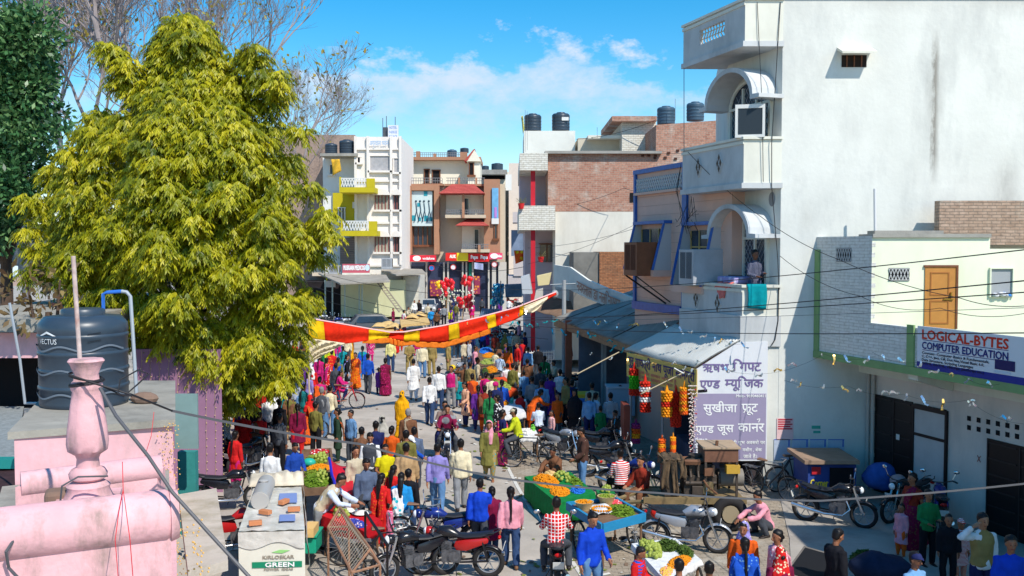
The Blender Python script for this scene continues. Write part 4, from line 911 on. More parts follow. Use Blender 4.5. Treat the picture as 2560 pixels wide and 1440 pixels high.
# pink house in the left foreground
PINK=mat('pink_limewash',S(246,190,196,.84),.9,vary=.12,vscale=2.5,bump=.2,bscale=18,dirt=S(176,150,146),dscale=1.6,damt=.7)
PINK2=mat('weathered_pink',S(246,190,194,.84),.9,vary=.16,vscale=2.5,bump=.4,bscale=14,dirt=S(126,116,104),dscale=3.4,damt=.85)
ROOFC=mat('weathered_roof_cement',S(176,170,158,.8),.95,vary=.22,vscale=1.8,bump=.35,dirt=S(96,92,86),dscale=1.2,damt=.6)
ph=thing('house','pink house with concrete tank platform and rolled parapets in the foreground','house',(-5,12,0))
zp=4.1
pa,pb,pc,pd=G(35,1085,zp),G(432,1052,zp),G(428,957,zp),G(150,957,zp)
m=MB();m.zprism([p.xy[:]for p in(pa,pb,pc,pd)],0,zp-.06);m.build('wall',PINK,ph)
e=.05
m=MB();m.zprism([(pa.x-e,pa.y-e),(pb.x+e,pb.y-e),(pc.x+e,pc.y+e),(pd.x-e,pd.y+e)],zp-.059,zp+.03);m.build('roof_slab',ROOFC,ph)
r0,r1=at(-120,1352,6.62),at(424,1287,7.2);d=(r1-r0).normalized()
m=MB();m.tube([r0,r1-d*.03,r1],[.195,.195,.18],28);m.tube([r1,r1+d*.06],[.2,.18],28);m.build('rolled_coping',PINK2,ph,smooth=True)
m=MB();n=Vector((d.y,-d.x,0)).normalized()
A=r0-Vector((0,0,.1));B=r1-Vector((0,0,.1))
m.hexa([Vector((A.x,A.y,0))+n*.12,Vector((B.x,B.y,0))+n*.12,Vector((B.x,B.y,0))-n*.12,Vector((A.x,A.y,0))-n*.12,A+n*.12,B+n*.12,B-n*.12,A-n*.12]);m.build('parapet_wall',PINK2,ph)
r2,r3=at(52,1212,8.7),at(402,1168,9.3)
m=MB();m.tube([r2,r3],.12,20);m.build('rolled_coping',PINK2,ph,smooth=True)
m=MB();a=at(-200,1250,7.0);m.zprism([(r0.x,r0.y),(r1.x,r1.y),(pb.x-.02,pb.y-.1),(pa.x-.1,pa.y-.1)],3.3,3.5);m.build('terrace',ROOFC,ph)
m=MB();d2=(r3-r2).normalized();m.zprism([(r2.x,r2.y-.1),(r3.x,r3.y-.1),(r3.x,r3.y+.12),(r2.x,r2.y+.12)],3.5,r2.z);m.build('parapet_wall',PINK2,ph)
m=MB();m.zprism([(r1.x-.3,r1.y),(r1.x+.05,r1.y),(pb.x+.02,pb.y),(pb.x-.5,pb.y)],0,3.39);m.build('street_wall',PINK,ph)
for q,z in(([(446,1236),(541,1220),(570,1400),(470,1428)],2.5),):
 ps=[G(*k,z)for k in q];m=MB();m.zprism([p.xy[:]for p in ps],z-.13,z);m.build('ledge',mat('mossy_ledge',S(206,196,182,.82),.95,vary=.15,vscale=2,bump=.3,dirt=S(120,110,70),dscale=1.6,damt=.6),ph)
pw=thing('wall','mauve pink street wall hung with strings of tiny lights','wall',G(552,1200))
MAUVE=mat('mauve_wall',S(176,128,158,.75),.9,vary=.12,vscale=1.2,dirt=S(160,120,150),dscale=1,damt=.5)
w0=Vector((XX(556,24.5,1100),24.5));m=MB()
m.zprism([(w0.x-2.2,w0.y),(w0.x,w0.y),(w0.x-.325*9,w0.y+9),(w0.x-5,w0.y+9)],0,3.7);m.build('wall',MAUVE,pw)
WF=Face((w0.x-2.2,w0.y),(1,0));WS=Face(w0,U)
m=MB();rnd=random.Random(5)
for i in range(9):
 s=.15+2.0*i/8.5;m.tube([WF.p(s+rnd.uniform(-.02,.02),.02,z)for z in(.3,1.5,2.6,3.7)],.004,3)
 for k in range(16):m.ball(WF.p(s+rnd.uniform(-.03,.03),.03,.4+3.2*k/16),.014,5,4)
for i in range(14):
 s=.3+.6*i
 for k in range(14):m.ball(WS.p(s+rnd.uniform(-.03,.03),.03,.4+3.2*k/14),.014,5,4)
tag(m.build('light_string',mat('tiny_bulbs',S(236,206,150,.85),.5)),'strings of tiny unlit bulbs hanging down the mauve wall','light string')
m=MB();a=at(436,1120,20);m.box(XX(436,20,1060),XX(494,20,1060),20,20.06,ZZ(1122,20),ZZ(985,20));tag(m.build('metal_sheet',mat('teal_grey_sheet',S(140,168,164,.8),.6,vary=.12)),'grey green metal sheet hung beside the pink house','sheet')
m=MB();m.box(XX(452,21,1160),XX(496,21,1160),20.8,21.0,0,ZZ(1125,21));tag(m.build('kiosk_wall',mat('teal_kiosk',S(60,150,146,.8),.8,vary=.25,vscale=2)),'teal painted kiosk side below the metal sheet','kiosk')
m=MB();rnd=random.Random(9)
def lights(m,p,q,n,sag=.1):
 for i in range(n):
  t=i/n;c=p.lerp(q,t)+Vector((rnd.uniform(-.05,.05),rnd.uniform(-.03,.03),-sag*math.sin(math.pi*t)+rnd.uniform(-.06,.06)));m.ball(c,.009,4,3)
for k in range(6):lights(m,pb+Vector((.06-.03*k,-.06-.02*k,0)),Vector((pb.x+.1-.03*k,pb.y-.1,2.2-.2*k)),45)
for k in range(4):lights(m,r1+Vector((.12+.03*k,0,-.1)),r1+Vector((.25+.05*k,.1,-1.6)),40)
tag(m.build('light_string',mat('tiny_bulbs_warm',S(240,190,110,.85),.5)),'tangled strings of tiny bulbs down the pink house corner','light string')
fi=thing('finial','pink fluted ornamental finial on the parapet with a rusty rod','finial',at(222,1268,7.6))
D=7.6;fc=at(222,1268,D);ppm=FPX/D
prof=[(62,1275),(62,1245),(57,1238),(50,1222),(52,1212),(40,1203),(32,1200),(44,1193),(46,1182),(40,1172),(28,1166),(26,1146),(30,1136),(46,1124),(49,1106),(46,1070),(38,1010),(33,978),(36,972),(38,962),(34,955),(30,950),(29,935),(36,910),(42,902),(38,897),(10,895)]
m=MB();nn=32;vs=[]
for r,y in prof:
 for j in range(nn):
  a=2*math.pi*j/nn;rr=r/ppm*(1+(.05*abs(math.cos(4*a))if 940<y<1130 or y<930 else 0)*(1.6 if y<912 else 1))
  vs.append((fc.x+rr*math.cos(a),fc.y+rr*math.sin(a),ZZ(y,D)))
k=len(prof);m.add(vs,[(i*nn+j,i*nn+(j+1)%nn,(i+1)*nn+(j+1)%nn,(i+1)*nn+j)for i in range(k-1)for j in range(nn)]+[tuple(range(nn))[::-1],tuple(range((k-1)*nn,k*nn))])
m.build('baluster',PINK2,fi,smooth=True)
m=MB();m.tube([Vector((fc.x-.045,fc.y,ZZ(897,D)-.1)),at(183,640,D)],.018,10);m.build('rod',mat('rusty_white_rod',S(214,196,190,.84),.7,vary=.3,vscale=14,dirt=S(150,80,60),dscale=9,damt=.7),fi,smooth=True)
m=MB();m.bx(Vector((fc.x,fc.y,ZZ(1290,D))),(.46,.46,.32),.3);m.build('base',PINK2,fi)
def loop(c,rx,ry,z,tilt,turns,r,n=40):
 return[Vector((c.x+rx*math.cos(a),c.y+ry*math.sin(a),z+tilt*math.cos(a)+.012*t))for t in range(turns)for a in[2*math.pi*i/n for i in range(n)]]
m=MB();z=ZZ(958,D);m.tube(loop(fc,.125,.125,z,.02,2,.008),.009,6);m.tube(loop(fc,.13,.128,z+.05,-.03,1,.008),.009,6)
m.tube([at(175,938,7.45),at(250,963,7.42),at(325,985,7.5),at(430,1027,8.5),at(560,1055,9.5)],.009,6)
m.tube([at(250,963,7.43),at(310,990,7.5),at(345,960,7.55),at(372,935,7.6),at(345,925,7.6),at(300,950,7.5),at(295,985,7.45),at(330,990,7.45)],.007,6)
tag(m.build('cable',WIRE,smooth=True),'black cable looped and knotted round the pink finial','cable')
m=MB();m.tube([at(250,970,7.42),at(290,1040,7.3),at(370,1140,7.1),at(430,1230,7.0),at(520,1330,6.9),at(630,1450,6.8)],.014,7)
tag(m.build('cable',mat('grey_cable',S(84,84,88),.5),smooth=True),'thick grey cable running down from the finial past the pink parapet','cable')
m=MB();m.tube([at(160,1262,7),at(60,1310,6.7),at(15,1380,6.55),at(22,1420,6.6),at(50,1450,6.5)],.012,6);m.tube([at(165,1262,7),at(120,1275,7.4),at(40,1290,7.9)],.009,6);m.tube([at(150,1262,7.2),at(155,1215,7.2),at(195,1192,7.3),at(270,1190,7.35)],.008,6)
tag(m.build('cable',mat('grey_cable',S(84,84,88),.5),smooth=True),'grey cable curling over the rolled pink coping','cable')
m=MB()
for x0,x1 in((306,288),(306,325)):m.tube([at(x0,1155,7.3),at(x0+2,1225,7.0),at((x0+x1)/2,1280,6.72),at(x1,1350,6.66),at(x1+8,1450,6.7)],.0035,4)
m.tube([at(385,1030,9.5),at(378,1090,9.3),at(362,1140,9.3)],.003,4)
tag(m.build('thread',mat('red_thread',S(210,40,50),.8)),'thin red threads hanging over the rolled pink coping','thread')
m=MB();m.bx(at(150,1245,7.6),(.22,.2,.14),.4);tag(m.build('stone',mat('brown_stone',S(130,106,92),.9,vary=.2),bevel=.03),'brown stone block beside the pink finial base','stone')
m=MB();q=pb.lerp(pc,.32);m.ball((q.x-.42,q.y+.1,zp+.10),(.2,.12,.09),9,6);tag(m.build('stone',mat('brown_stone',S(130,106,92),.9,vary=.2)),'small brown stone by the tank pipe on the platform','stone')
def tank(name,label,c,r,h,mt,n=36,words=None,ribs=4,group=None):
 t=thing('water_tank',label,'water tank',c,group)
 pr=[(r*.97,0),(r*1.0,.03)]
 for i in range(ribs):
  z0=.06+(h*.72)*i/ribs;z1=.06+(h*.72)*(i+1)/ribs
  pr+=[(r,z0),(r,z0+(z1-z0)*.72),(r*1.025,z0+(z1-z0)*.80),(r*1.025,z0+(z1-z0)*.93),(r,z1)]
 pr+=[(r*1.02,h*.8),(r*1.0,h*.87),(r*.86,h*.94),(r*.5,h*.955)]
 m=MB();m.lathe(pr,(0,0,0),n);m.build('shell',mt,t,smooth=True,world=False)
 m=MB();m.lathe([(r*.5,h*.95),(r*.5,h),(r*.46,h*1.02),(0,h*1.025)],(0,0,0),n);m.build('lid',mt,t,smooth=True,world=False)
 return t
TANKM=mat('black_tank_plastic',S(52,66,80),.38,spec=.5,vary=.12,vscale=5)
tp=G(212,1014,zp);tk=tank('water_tank','big black ribbed plastic water tank on the pink platform',tp+Vector((0,0,.032)),.575,1.30,TANKM)
m=MB();ppm=FPX/tp.y;r=.592
def wrapc(x,z,rr=r):a=-math.pi/2+x/rr;return Vector((rr*math.cos(a),rr*math.sin(a),z))
vs,fs=word(['VECTUS']);b=max(v.x for v in vs);k=.32/b
m.add([wrapc(-.42+v.x*k,.88+v.y*k*1.1)for v in vs],fs)
m.add([wrapc(-.41,.99),wrapc(-.26,1.05),wrapc(-.11,.99),wrapc(-.16,.99),wrapc(-.26,1.02),wrapc(-.36,.99)],[(0,1,4,5),(1,2,3,4)])
m.build('emblem',mat('emblem_white',S(236,238,240,.88),.5),tk,world=False)
m=MB()
for z in(.80,.48,.16):
 L=[wrapc(-.85+1.7*i/40,z+.035*math.sin(i*.42),r*1.006)for i in range(41)];m.add(L+[p+Vector((0,0,.025))for p in L],[(i,i+1,42+i,41+i)for i in range(40)])
m.build('wave_line',mat('tank_wave_grey',S(104,114,126),.6),tk,world=False)
m=MB()
for x,z,w in((.3,1.0,.17),(.3,.9,.17),(.3,.66,.16),(.3,.60,.16)):m.add([wrapc(x,z,r*1.005),wrapc(x+w,z+.02,r*1.005),wrapc(x+w,z+.032,r*1.005),wrapc(x,z+.012,r*1.005)],[(0,1,2,3)])
m.build('embossed_line',mat('tank_dark',S(24,32,40),.5),tk,world=False)
m=MB();q=tp;m.tube([q+Vector((.24,.1,1.3)),q+Vector((.24,.1,1.55)),q+Vector((.30,.1,1.575))],.025,8);blue=m
m.tube([q+Vector((.30,.1,1.575)),q+Vector((.50,.1,1.59))],.025,8);tag(m.build('pipe',mat('blue_pipe',S(50,110,200),.5),smooth=True),'blue pipe elbow entering the top of the big tank','pipe')
m=MB();m.tube([q+Vector((.50,.1,1.59)),q+Vector((.57,.1,1.58)),q+Vector((.62,.1,1.52)),q+Vector((.70,.05,.25)),q+Vector((.71,.05,-.02))],.026,8);tag(m.build('pipe',mat('grey_pipe',S(156,164,172),.5),smooth=True),'grey riser pipe standing beside the big tank','pipe')
m=MB();m.tube([at(24,757,14),at(50,900,14),at(63,1010,14),at(70,1008,13.8),at(112,1008,13.6)],.02,6);tag(m.build('pipe',mat('grey_pipe',S(156,164,172),.5),smooth=True),'thin grey pipe leaning left of the big tank','pipe')
nh=thing('house','low pink house with dark opening left of the water tank','house',(-11,20,0))
m=MB();pbox(m,-260,112,832,895,21,27);m.build('upper_wall',PINK,nh)
m=MB();pbox(m,-300,150,795,831,20.6,34);m.v=[(x,y,min(z,ZZ(831,20.6)+.28))for x,y,z in m.v];m.build('roof',ROOFC,nh)
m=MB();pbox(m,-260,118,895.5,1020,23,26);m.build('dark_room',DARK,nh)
m=MB();a=[G(-300,1016,2.7),G(60,1016,2.7),G(35,1148,2.7),G(-300,1160,2.7)];m.zprism([p.xy[:]for p in a],2.55,2.7);m.build('concrete_slab',mat('speckled_cement',S(150,156,156,.8),.95,vary=.3,vscale=12),nh)
m=MB();pbox(m,-200,42,1150,1172,12.3,12.5);m.build('teal_board',mat('teal_board',S(30,130,126),.7),nh)
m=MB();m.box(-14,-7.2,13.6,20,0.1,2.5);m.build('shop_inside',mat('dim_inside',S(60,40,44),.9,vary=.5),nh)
m=MB();m.sheet(lambda u,v:at(-60+105*u,655+38*v+10*u*(1-v),40-3*v),8,4);tag(m.build('tent',mat('white_canvas',S(226,240,238,.86),.8)),'pale tent canvas showing at the far left edge','tent')
m=MB();pbox(m,-150,52,690,715,41,45);tag(m.build('wall',mat('dun_wall',S(206,180,170,.8),.9,vary=.2)),'dun boundary wall under the pale tent','wall')
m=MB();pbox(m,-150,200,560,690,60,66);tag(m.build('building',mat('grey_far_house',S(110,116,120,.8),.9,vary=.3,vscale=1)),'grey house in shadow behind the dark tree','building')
# trees
def leafmat(name,c1,c2,c3,tr=.3,rough=.45):
 M=bpy.data.materials.new(name);M.use_nodes=True;nt=M.node_tree;N=nt.nodes;L=nt.links;B=N['Principled BSDF']
 a=N.new('ShaderNodeAttribute');a.attribute_name='tint';r=N.new('ShaderNodeValToRGB');L.new(a.outputs['Fac'],r.inputs[0])
 r.color_ramp.elements[0].color=(*c1,1);r.color_ramp.elements[1].color=(*c3,1);e=r.color_ramp.elements.new(.5);e.color=(*c2,1)
 L.new(r.outputs[0],B.inputs['Base Color']);B.inputs['Roughness'].default_value=rough;B.inputs['Specular IOR Level'].default_value=.35
 t=N.new('ShaderNodeBsdfTranslucent');L.new(r.outputs[0],t.inputs['Color']);mx=N.new('ShaderNodeMixShader');mx.inputs[0].default_value=tr
 L.new(B.outputs[0],mx.inputs[1]);L.new(t.outputs[0],mx.inputs[2]);L.new(mx.outputs[0],N['Material Output'].inputs[0]);return M
def quads_mesh(name,P,tint,mt,parent):
 """P: (n,4,3) world points"""
 n=len(P);me=bpy.data.meshes.new(name);off=np.zeros(3);p=parent
 while p:off+=np.array(p.location);p=p.parent
 me.vertices.add(n*4);me.vertices.foreach_set('co',(P.reshape(-1,3)-off).ravel())
 me.loops.add(n*4);me.loops.foreach_set('vertex_index',np.arange(n*4));me.polygons.add(n);me.polygons.foreach_set('loop_start',np.arange(n)*4);me.polygons.foreach_set('loop_total',np.full(n,4))
 me.update();at_=me.attributes.new('tint','FLOAT','FACE');at_.data.foreach_set('value',tint.astype(np.float32));me.materials.append(mt)
 o=bpy.data.objects.new(name,me);COL.objects.link(o);o.parent=parent;return o
def sprays(rg,C,O,length,nl,leaf,width,droop=1.0,spread=.5):
 """compound leaves at C pointing along O: arching rachis with paired hanging leaflets -> (n*nl*2,4,3)"""
 n=len(C);t=np.linspace(.12,1,nl)[None,:,None]
 O=O/np.linalg.norm(O,axis=1,keepdims=True);L_=(length*rg.uniform(.7,1.25,n))[:,None,None]
 base=C[:,None,:]+O[:,None,:]*t*L_;base[:,:,2]-=(droop*.55*t[...,0]**2*L_[...,0])
 side=np.cross(O,np.array([0,0,1.0]));side/=np.linalg.norm(side,axis=1,keepdims=True)+1e-6
 out=[]
 for sg in(1,-1):
  ld=side[:,None,:]*sg*spread+O[:,None,:]*.45+rg.normal(0,.16,(n,nl,3));ld[:,:,2]-=.95*droop
  ld/=np.linalg.norm(ld,axis=2,keepdims=True);le=(leaf*rg.uniform(.75,1.2,(n,nl)))[...,None]
  wv=np.cross(ld,O[:,None,:]+rg.normal(0,.3,(n,nl,3)));wv/=np.linalg.norm(wv,axis=2,keepdims=True)+1e-6
  q=np.stack([base,base+ld*le*.45+wv*width,base+ld*le,base+ld*le*.45-wv*width],2);out.append(q.reshape(-1,4,3))
 return np.concatenate(out),np.tile(np.repeat(rg.uniform(0,1,n),nl),2)
rg=np.random.default_rng(11)
YG=leafmat('neem_leaf',S(84,112,20,.66),S(172,172,22,.86),S(226,212,44,.9),.34)
tr=thing('leafy_tree','bushy yellow green tree with drooping feathery leaves','tree',(XX(452,26),26.5,0))
sil=np.array([(48,440,472),(80,420,505),(120,395,525),(170,372,545),(220,330,600),(280,240,700),(340,185,735),(400,150,752),(460,115,775),(520,90,805),(580,68,828),(650,70,800),(720,90,790),(790,165,785),(850,250,775),(900,320,755),(950,380,740),(985,430,690)],float)
Dt=26.5;cl=[]
def addclump(px,py,g,r):p=at(px,py,Dt+g);cl.append((p.x,p.y,p.z,r))
tries=0
while len(cl)<430:
 y=rg.uniform(60,965);xl,xr=np.interp(y,sil[:,0],sil[:,1]),np.interp(y,sil[:,0],sil[:,2]);hw=(xr-xl)/2;cx=(xl+xr)/2
 f=rg.uniform(-1,1);g=-abs(rg.uniform(0,1))**.5 if rg.random()<.74 else rg.uniform(0,1)
 rr=math.hypot(f,g)
 if rr>1 or rr<.62:continue
 addclump(cx+f*hw*.94,y,g*hw/92*.8,rg.uniform(.24,.42))
for px,py,r in[(505,1050,.2),(508,1075,.14),(485,1010,.28),(530,1005,.3),(560,1000,.3),(600,1000,.3),(450,970,.3),(500,960,.32),(550,960,.32),(262,118,.18),(300,205,.3),(250,290,.3),(215,335,.3),(180,385,.3),(145,455,.3),(100,530,.3),(70,575,.22),(750,330,.25),(770,470,.3),(545,165,.25),(500,90,.2),(462,52,.16),(635,118,.16),(700,190,.2),(275,125,.2),(295,140,.28),(315,160,.3),(330,190,.35),(590,140,.2),(620,150,.3),(645,150,.25),(655,190,.35),(690,205,.3),(600,200,.35),(675,250,.4),(705,235,.2),(455,70,.28),(470,95,.3),(445,110,.3),(490,130,.35),(420,150,.3),(812,540,.3),(825,585,.25),(790,640,.35),(770,740,.3),(500,1010,.26),(512,1045,.2),(95,620,.3),(85,680,.3),(75,500,.25),(130,430,.3),(640,960,.3),(690,950,.3),(720,900,.3),(470,985,.3),(580,970,.3),(610,985,.25),(745,830,.3),(545,985,.25)]:
 addclump(px,py,-.6+rg.uniform(-.5,.3),r)
Pq,Tq=[],[]
for x,y,z,r in cl:
 n=int(30+100*(r/.5)**2);d_=rg.normal(0,1,(n,3));d_/=np.linalg.norm(d_,axis=1,keepdims=True);d_[:,2]=d_[:,2]*.7+.12
 C=np.array([x,y,z])+d_*r*rg.uniform(.25,1.0,(n,1));O=d_*1.0+np.array([0,-.25,.1])+rg.normal(0,.3,(n,3));O[:,2]*=.5
 O[:,2]-=.05;q,t_=sprays(rg,C,O,.31,7,.145,.0185,1.1);Pq.append(q);Tq.append(np.clip(t_*.6+rg.uniform(0,.4),0,1))
cr=quads_mesh('crown',np.concatenate(Pq),np.concatenate(Tq),YG,tr)
BARK=mat('dark_bark',S(92,74,62),.95,vary=.3,vscale=5,bump=.5)
m=MB();tb_=Vector((XX(455,26.8),26.8,0));tops=at(455,330,26.8)
m.tube([tb_,tb_.lerp(tops,.3)+Vector((.1,0,0)),tb_.lerp(tops,.6),tops,at(452,110,26.6)],[.3,.24,.19,.11,.03],9)
for x,y,z,r in cl[::4]:
 p=Vector((x,y,z));k=max(.12,min(.85,(z-1.6)/(tops.z)));s_=tb_.lerp(tops,k*.8);m.tube([s_,s_.lerp(p,.5)+Vector((0,0,.25)),p],[.06,.035,.012],5)
m.build('trunk',BARK,tr,smooth=True)
def blobtree(name,label,cents,D,mt,n_per,leaf,w,barkx,seed,flat=.7):
 rg=np.random.default_rng(seed);t=thing('leafy_tree',label,'tree',(XX(barkx,D),D,0));P,T=[],[]
 for px,py,r in cents:
  c=at(px,py,D+rg.uniform(-1.2,.8));n=int(n_per*r*r);d_=rg.normal(0,1,(n,3));d_/=np.linalg.norm(d_,axis=1,keepdims=True);d_[:,1]=np.where(d_[:,1]>.3,-d_[:,1],d_[:,1])
  C=np.array(c)+d_*r*rg.uniform(.55,1.08,(n,1));O=d_+rg.normal(0,.7,(n,3));O/=np.linalg.norm(O,axis=1,keepdims=True)
  Wv=np.cross(O,rg.normal(0,1,(n,3)));Wv/=np.linalg.norm(Wv,axis=1,keepdims=True);le=leaf*rg.uniform(.7,1.3,(n,1))
  P.append(np.stack([C,C+O*le*.5+Wv*w,C+O*le,C+O*le*.5-Wv*w],1));T.append(np.clip(rg.uniform(0,1,n)*.7+rg.uniform(0,.3),0,1))
 quads_mesh('crown',np.concatenate(P),np.concatenate(T),mt,t)
 m=MB();b=Vector((XX(barkx,D+.3),D+.3,0));top=at(barkx,cents[0][1]+60,D+.3);m.tube([b,b.lerp(top,.5),top],[.28,.18,.06],8)
 for px,py,r in cents[::2]:
  p=at(px,py,D);s_=b.lerp(top,.45);m.tube([s_,s_.lerp(p,.6)+Vector((0,0,.2)),p],[.09,.05,.02],5)
 m.build('trunk',BARK,t,smooth=True);return t
DG=leafmat('dark_leaf',S(38,76,50),S(72,118,70),S(136,170,110),.25,.35)
rr=random.Random(2);cents=[(rr.uniform(-60,105 if y<430 else 60 if y<560 else 30),y,rr.uniform(.5,.95))for y in[80,110,140,170,200,230,260,290,320,350,380,410,440,470,500,530,560,590]for _ in range(5)]+[(140,300,.6),(150,350,.6),(115,215,.6),(75,120,.5),(40,70,.6),(140,420,.5),(10,40,.5)]
blobtree('leafy_tree','dark green broad leaved tree at the left edge',cents,31,DG,520,.22,.055,10,3)
RB=leafmat('reddish_leaf',S(70,40,40),S(110,90,56),S(150,130,80),.2)
blobtree('leafy_tree','small sparse reddish shrub behind the water tank',[(70,720,.5),(110,750,.5),(150,700,.4),(60,790,.4),(190,780,.4),(120,800,.35)],21,RB,160,.22,.05,120,8)
BARKG=mat('grey_twig_bark',S(150,140,140),.95,vary=.25,vscale=2)
TWIGL=leafmat('last_leaf',S(110,110,40),S(150,140,60),S(176,150,70),.2)
def bare_tree(label,base_px,D,top_py,seed,lean=0.0,spread=.62,r0=.28,leaves=260,start=.3,levels=6,low=None):
 rn=random.Random(seed);t=thing('bare_tree',label,'tree',(XX(base_px,D),D,0));m=MB();tips=[]
 hz=ZZ(top_py,D);b=Vector((XX(base_px,D),D,0))
 def grow(p,d,L,r,lv):
  k=3;pts=[p];q=p;dd=d.copy();
  for i in range(k):
   dd=(dd+Vector((rn.uniform(-1,1),rn.uniform(-1,1),rn.uniform(-.5,.8)))*.17).normalized();q=q+dd*L/k;pts.append(q)
  m.tube(pts,[r,r*.87,r*.76,r*.62],7 if lv>3 else 5 if lv>1 else 3,cap=False)
  if lv==0:tips.append(q);return
  nch=rn.choice((2,3,3))if lv>2 else rn.choice((3,4,4))
  for c in range(nch):
   src=pts[-1]if c<2 else pts[rn.choice((1,2))]
   a=Vector((rn.uniform(-1,1),rn.uniform(-1,1)*.8,rn.uniform(-.25,.9)));nd=(dd*.9+a*spread*(1.15 if c else .7)).normalized()
   grow(src,nd,L*rn.uniform(.62,.86),r*(.66 if c else .74)*rn.uniform(.85,1.05),lv-1)
 trunk_top=b+Vector((lean*hz*start,0,hz*start));m.tube([b,b.lerp(trunk_top,.5),trunk_top],[r0*1.2,r0*1.05,r0],9,cap=False)
 grow(trunk_top,Vector((lean,0,1)).normalized(),hz*.21,r0*.8,levels+1)
 m.build('trunk',BARKG,t,smooth=True,normals=False)
 rg2=np.random.default_rng(seed);n=min(leaves,len(tips))
 if n:
  C=np.array([tips[i][:]for i in rg2.choice(len(tips),n,replace=False)])+rg2.normal(0,.12,(n,3));O=rg2.normal(0,1,(n,3));O/=np.linalg.norm(O,axis=1,keepdims=True);O[:,2]-=.4
  Wv=np.cross(O,rg2.normal(0,1,(n,3)));Wv/=np.linalg.norm(Wv,axis=1,keepdims=True)
  quads_mesh('leaves',np.stack([C,C+O*.13+Wv*.07,C+O*.26,C+O*.13-Wv*.07],1),rg2.uniform(0,1,n),TWIGL,t)
 return t
for a in[('thin bare grey tree rising beside the dark green tree',165,44,-60,3,.02,.5,.2,420,.35),('bare tree with dark forking trunk above the yellow green tree',352,40,-30,12,.03,.62,.27,160,.5),('slender bare tree between the two darker trunks',262,47,-40,21,-.02,.55,.2,300,.42),('pale bare tree far behind the yellow green tree top',500,55,-20,30,.08,.66,.2,300,.4),('wide spreading bare tree leaning out to the right over the street',560,48,130,45,.42,.72,.11,300,.40),('thin leafless tree behind the wide spreading bare tree',540,92,150,52,.5,.72,.13,200,.42),('bare twiggy tree above the dark tree at the left',60,50,-60,61,.02,.6,.2,260,.4),('grey bare tree with tangled fine twigs behind the dark forking trunk',420,62,10,77,-.06,.75,.2,260,.35),('tangled bare tree filling the gap left of the forking trunk',230,60,40,83,.1,.75,.2,260,.35)]:bare_tree(*a)
# people
def rings_tube(mb,pts,rad,n=12,ref=(0,-1,0)):
 """closed tube with elliptical rings: rad[i]=(across, along ref)"""
 pts=[Vector(p)for p in pts];k=len(pts);ref=Vector(ref);vs=[]
 for i,p in enumerate(pts):
  t=(pts[min(i+1,k-1)]-pts[max(i-1,0)]).normalized();b=ref-t*ref.dot(t)
  if b.length<.1:b=Vector((0,0,1))-t*t.z
  b.normalize();a=b.cross(t);ra,rb=rad[i]if hasattr(rad[i],'__len__')else(rad[i],rad[i])
  vs+=[p+a*math.cos(2*math.pi*j/n)*ra+b*math.sin(2*math.pi*j/n)*rb for j in range(n)]
 c0,c1=len(vs),len(vs)+1;r0=rad[0][1]if hasattr(rad[0],'__len__')else rad[0];r1=rad[-1][1]if hasattr(rad[-1],'__len__')else rad[-1]
 vs+=[pts[0]-(pts[1]-pts[0]).normalized()*r0*.5,pts[-1]+(pts[-1]-pts[-2]).normalized()*r1*.5]
 fs=[(i*n+j,i*n+(j+1)%n,(i+1)*n+(j+1)%n,(i+1)*n+j)for i in range(k-1)for j in range(n)]
 fs+=[(c0,(j+1)%n,j)for j in range(n)]+[(c1,(k-1)*n+j,(k-1)*n+(j+1)%n)for j in range(n)]
 mb.add(vs,fs)
def remesh(mb,vox,wob=0.0,seed=0,smooth=2):
 me=bpy.data.meshes.new('tmp');me.from_pydata([tuple(v)for v in mb.v],[],mb.f)
 import bmesh
 b=bmesh.new();b.from_mesh(me);bmesh.ops.recalc_face_normals(b,faces=b.faces);b.to_mesh(me);b.free()
 o=bpy.data.objects.new('tmp',me)
 md=o.modifiers.new('r','REMESH');md.mode='VOXEL';md.voxel_size=vox;md.use_smooth_shade=True
 if smooth:s=o.modifiers.new('s','SMOOTH');s.iterations=smooth;s.factor=.5
 r=evaluate(o)
 bpy.data.objects.remove(o);bpy.data.meshes.remove(me)
 if wob:
  n=len(r.vertices);c=np.empty(n*3);nr=np.empty(n*3);r.vertices.foreach_get('co',c);r.vertices.foreach_get('normal',nr);c=c.reshape(-1,3)
  k=np.array([.9*pnoise(Vector((x*8+seed,y*8,z*4)))+.75*pnoise(Vector((x*17,y*17+seed,z*6)))for x,y,z in c])
  r.vertices.foreach_set('co',(c+nr.reshape(-1,3)*k[:,None]*wob).ravel());r.update()
 return r
def vn(x,y,z):return Vector((x,y,z)).normalized()
DN=vn(0,0,-1)
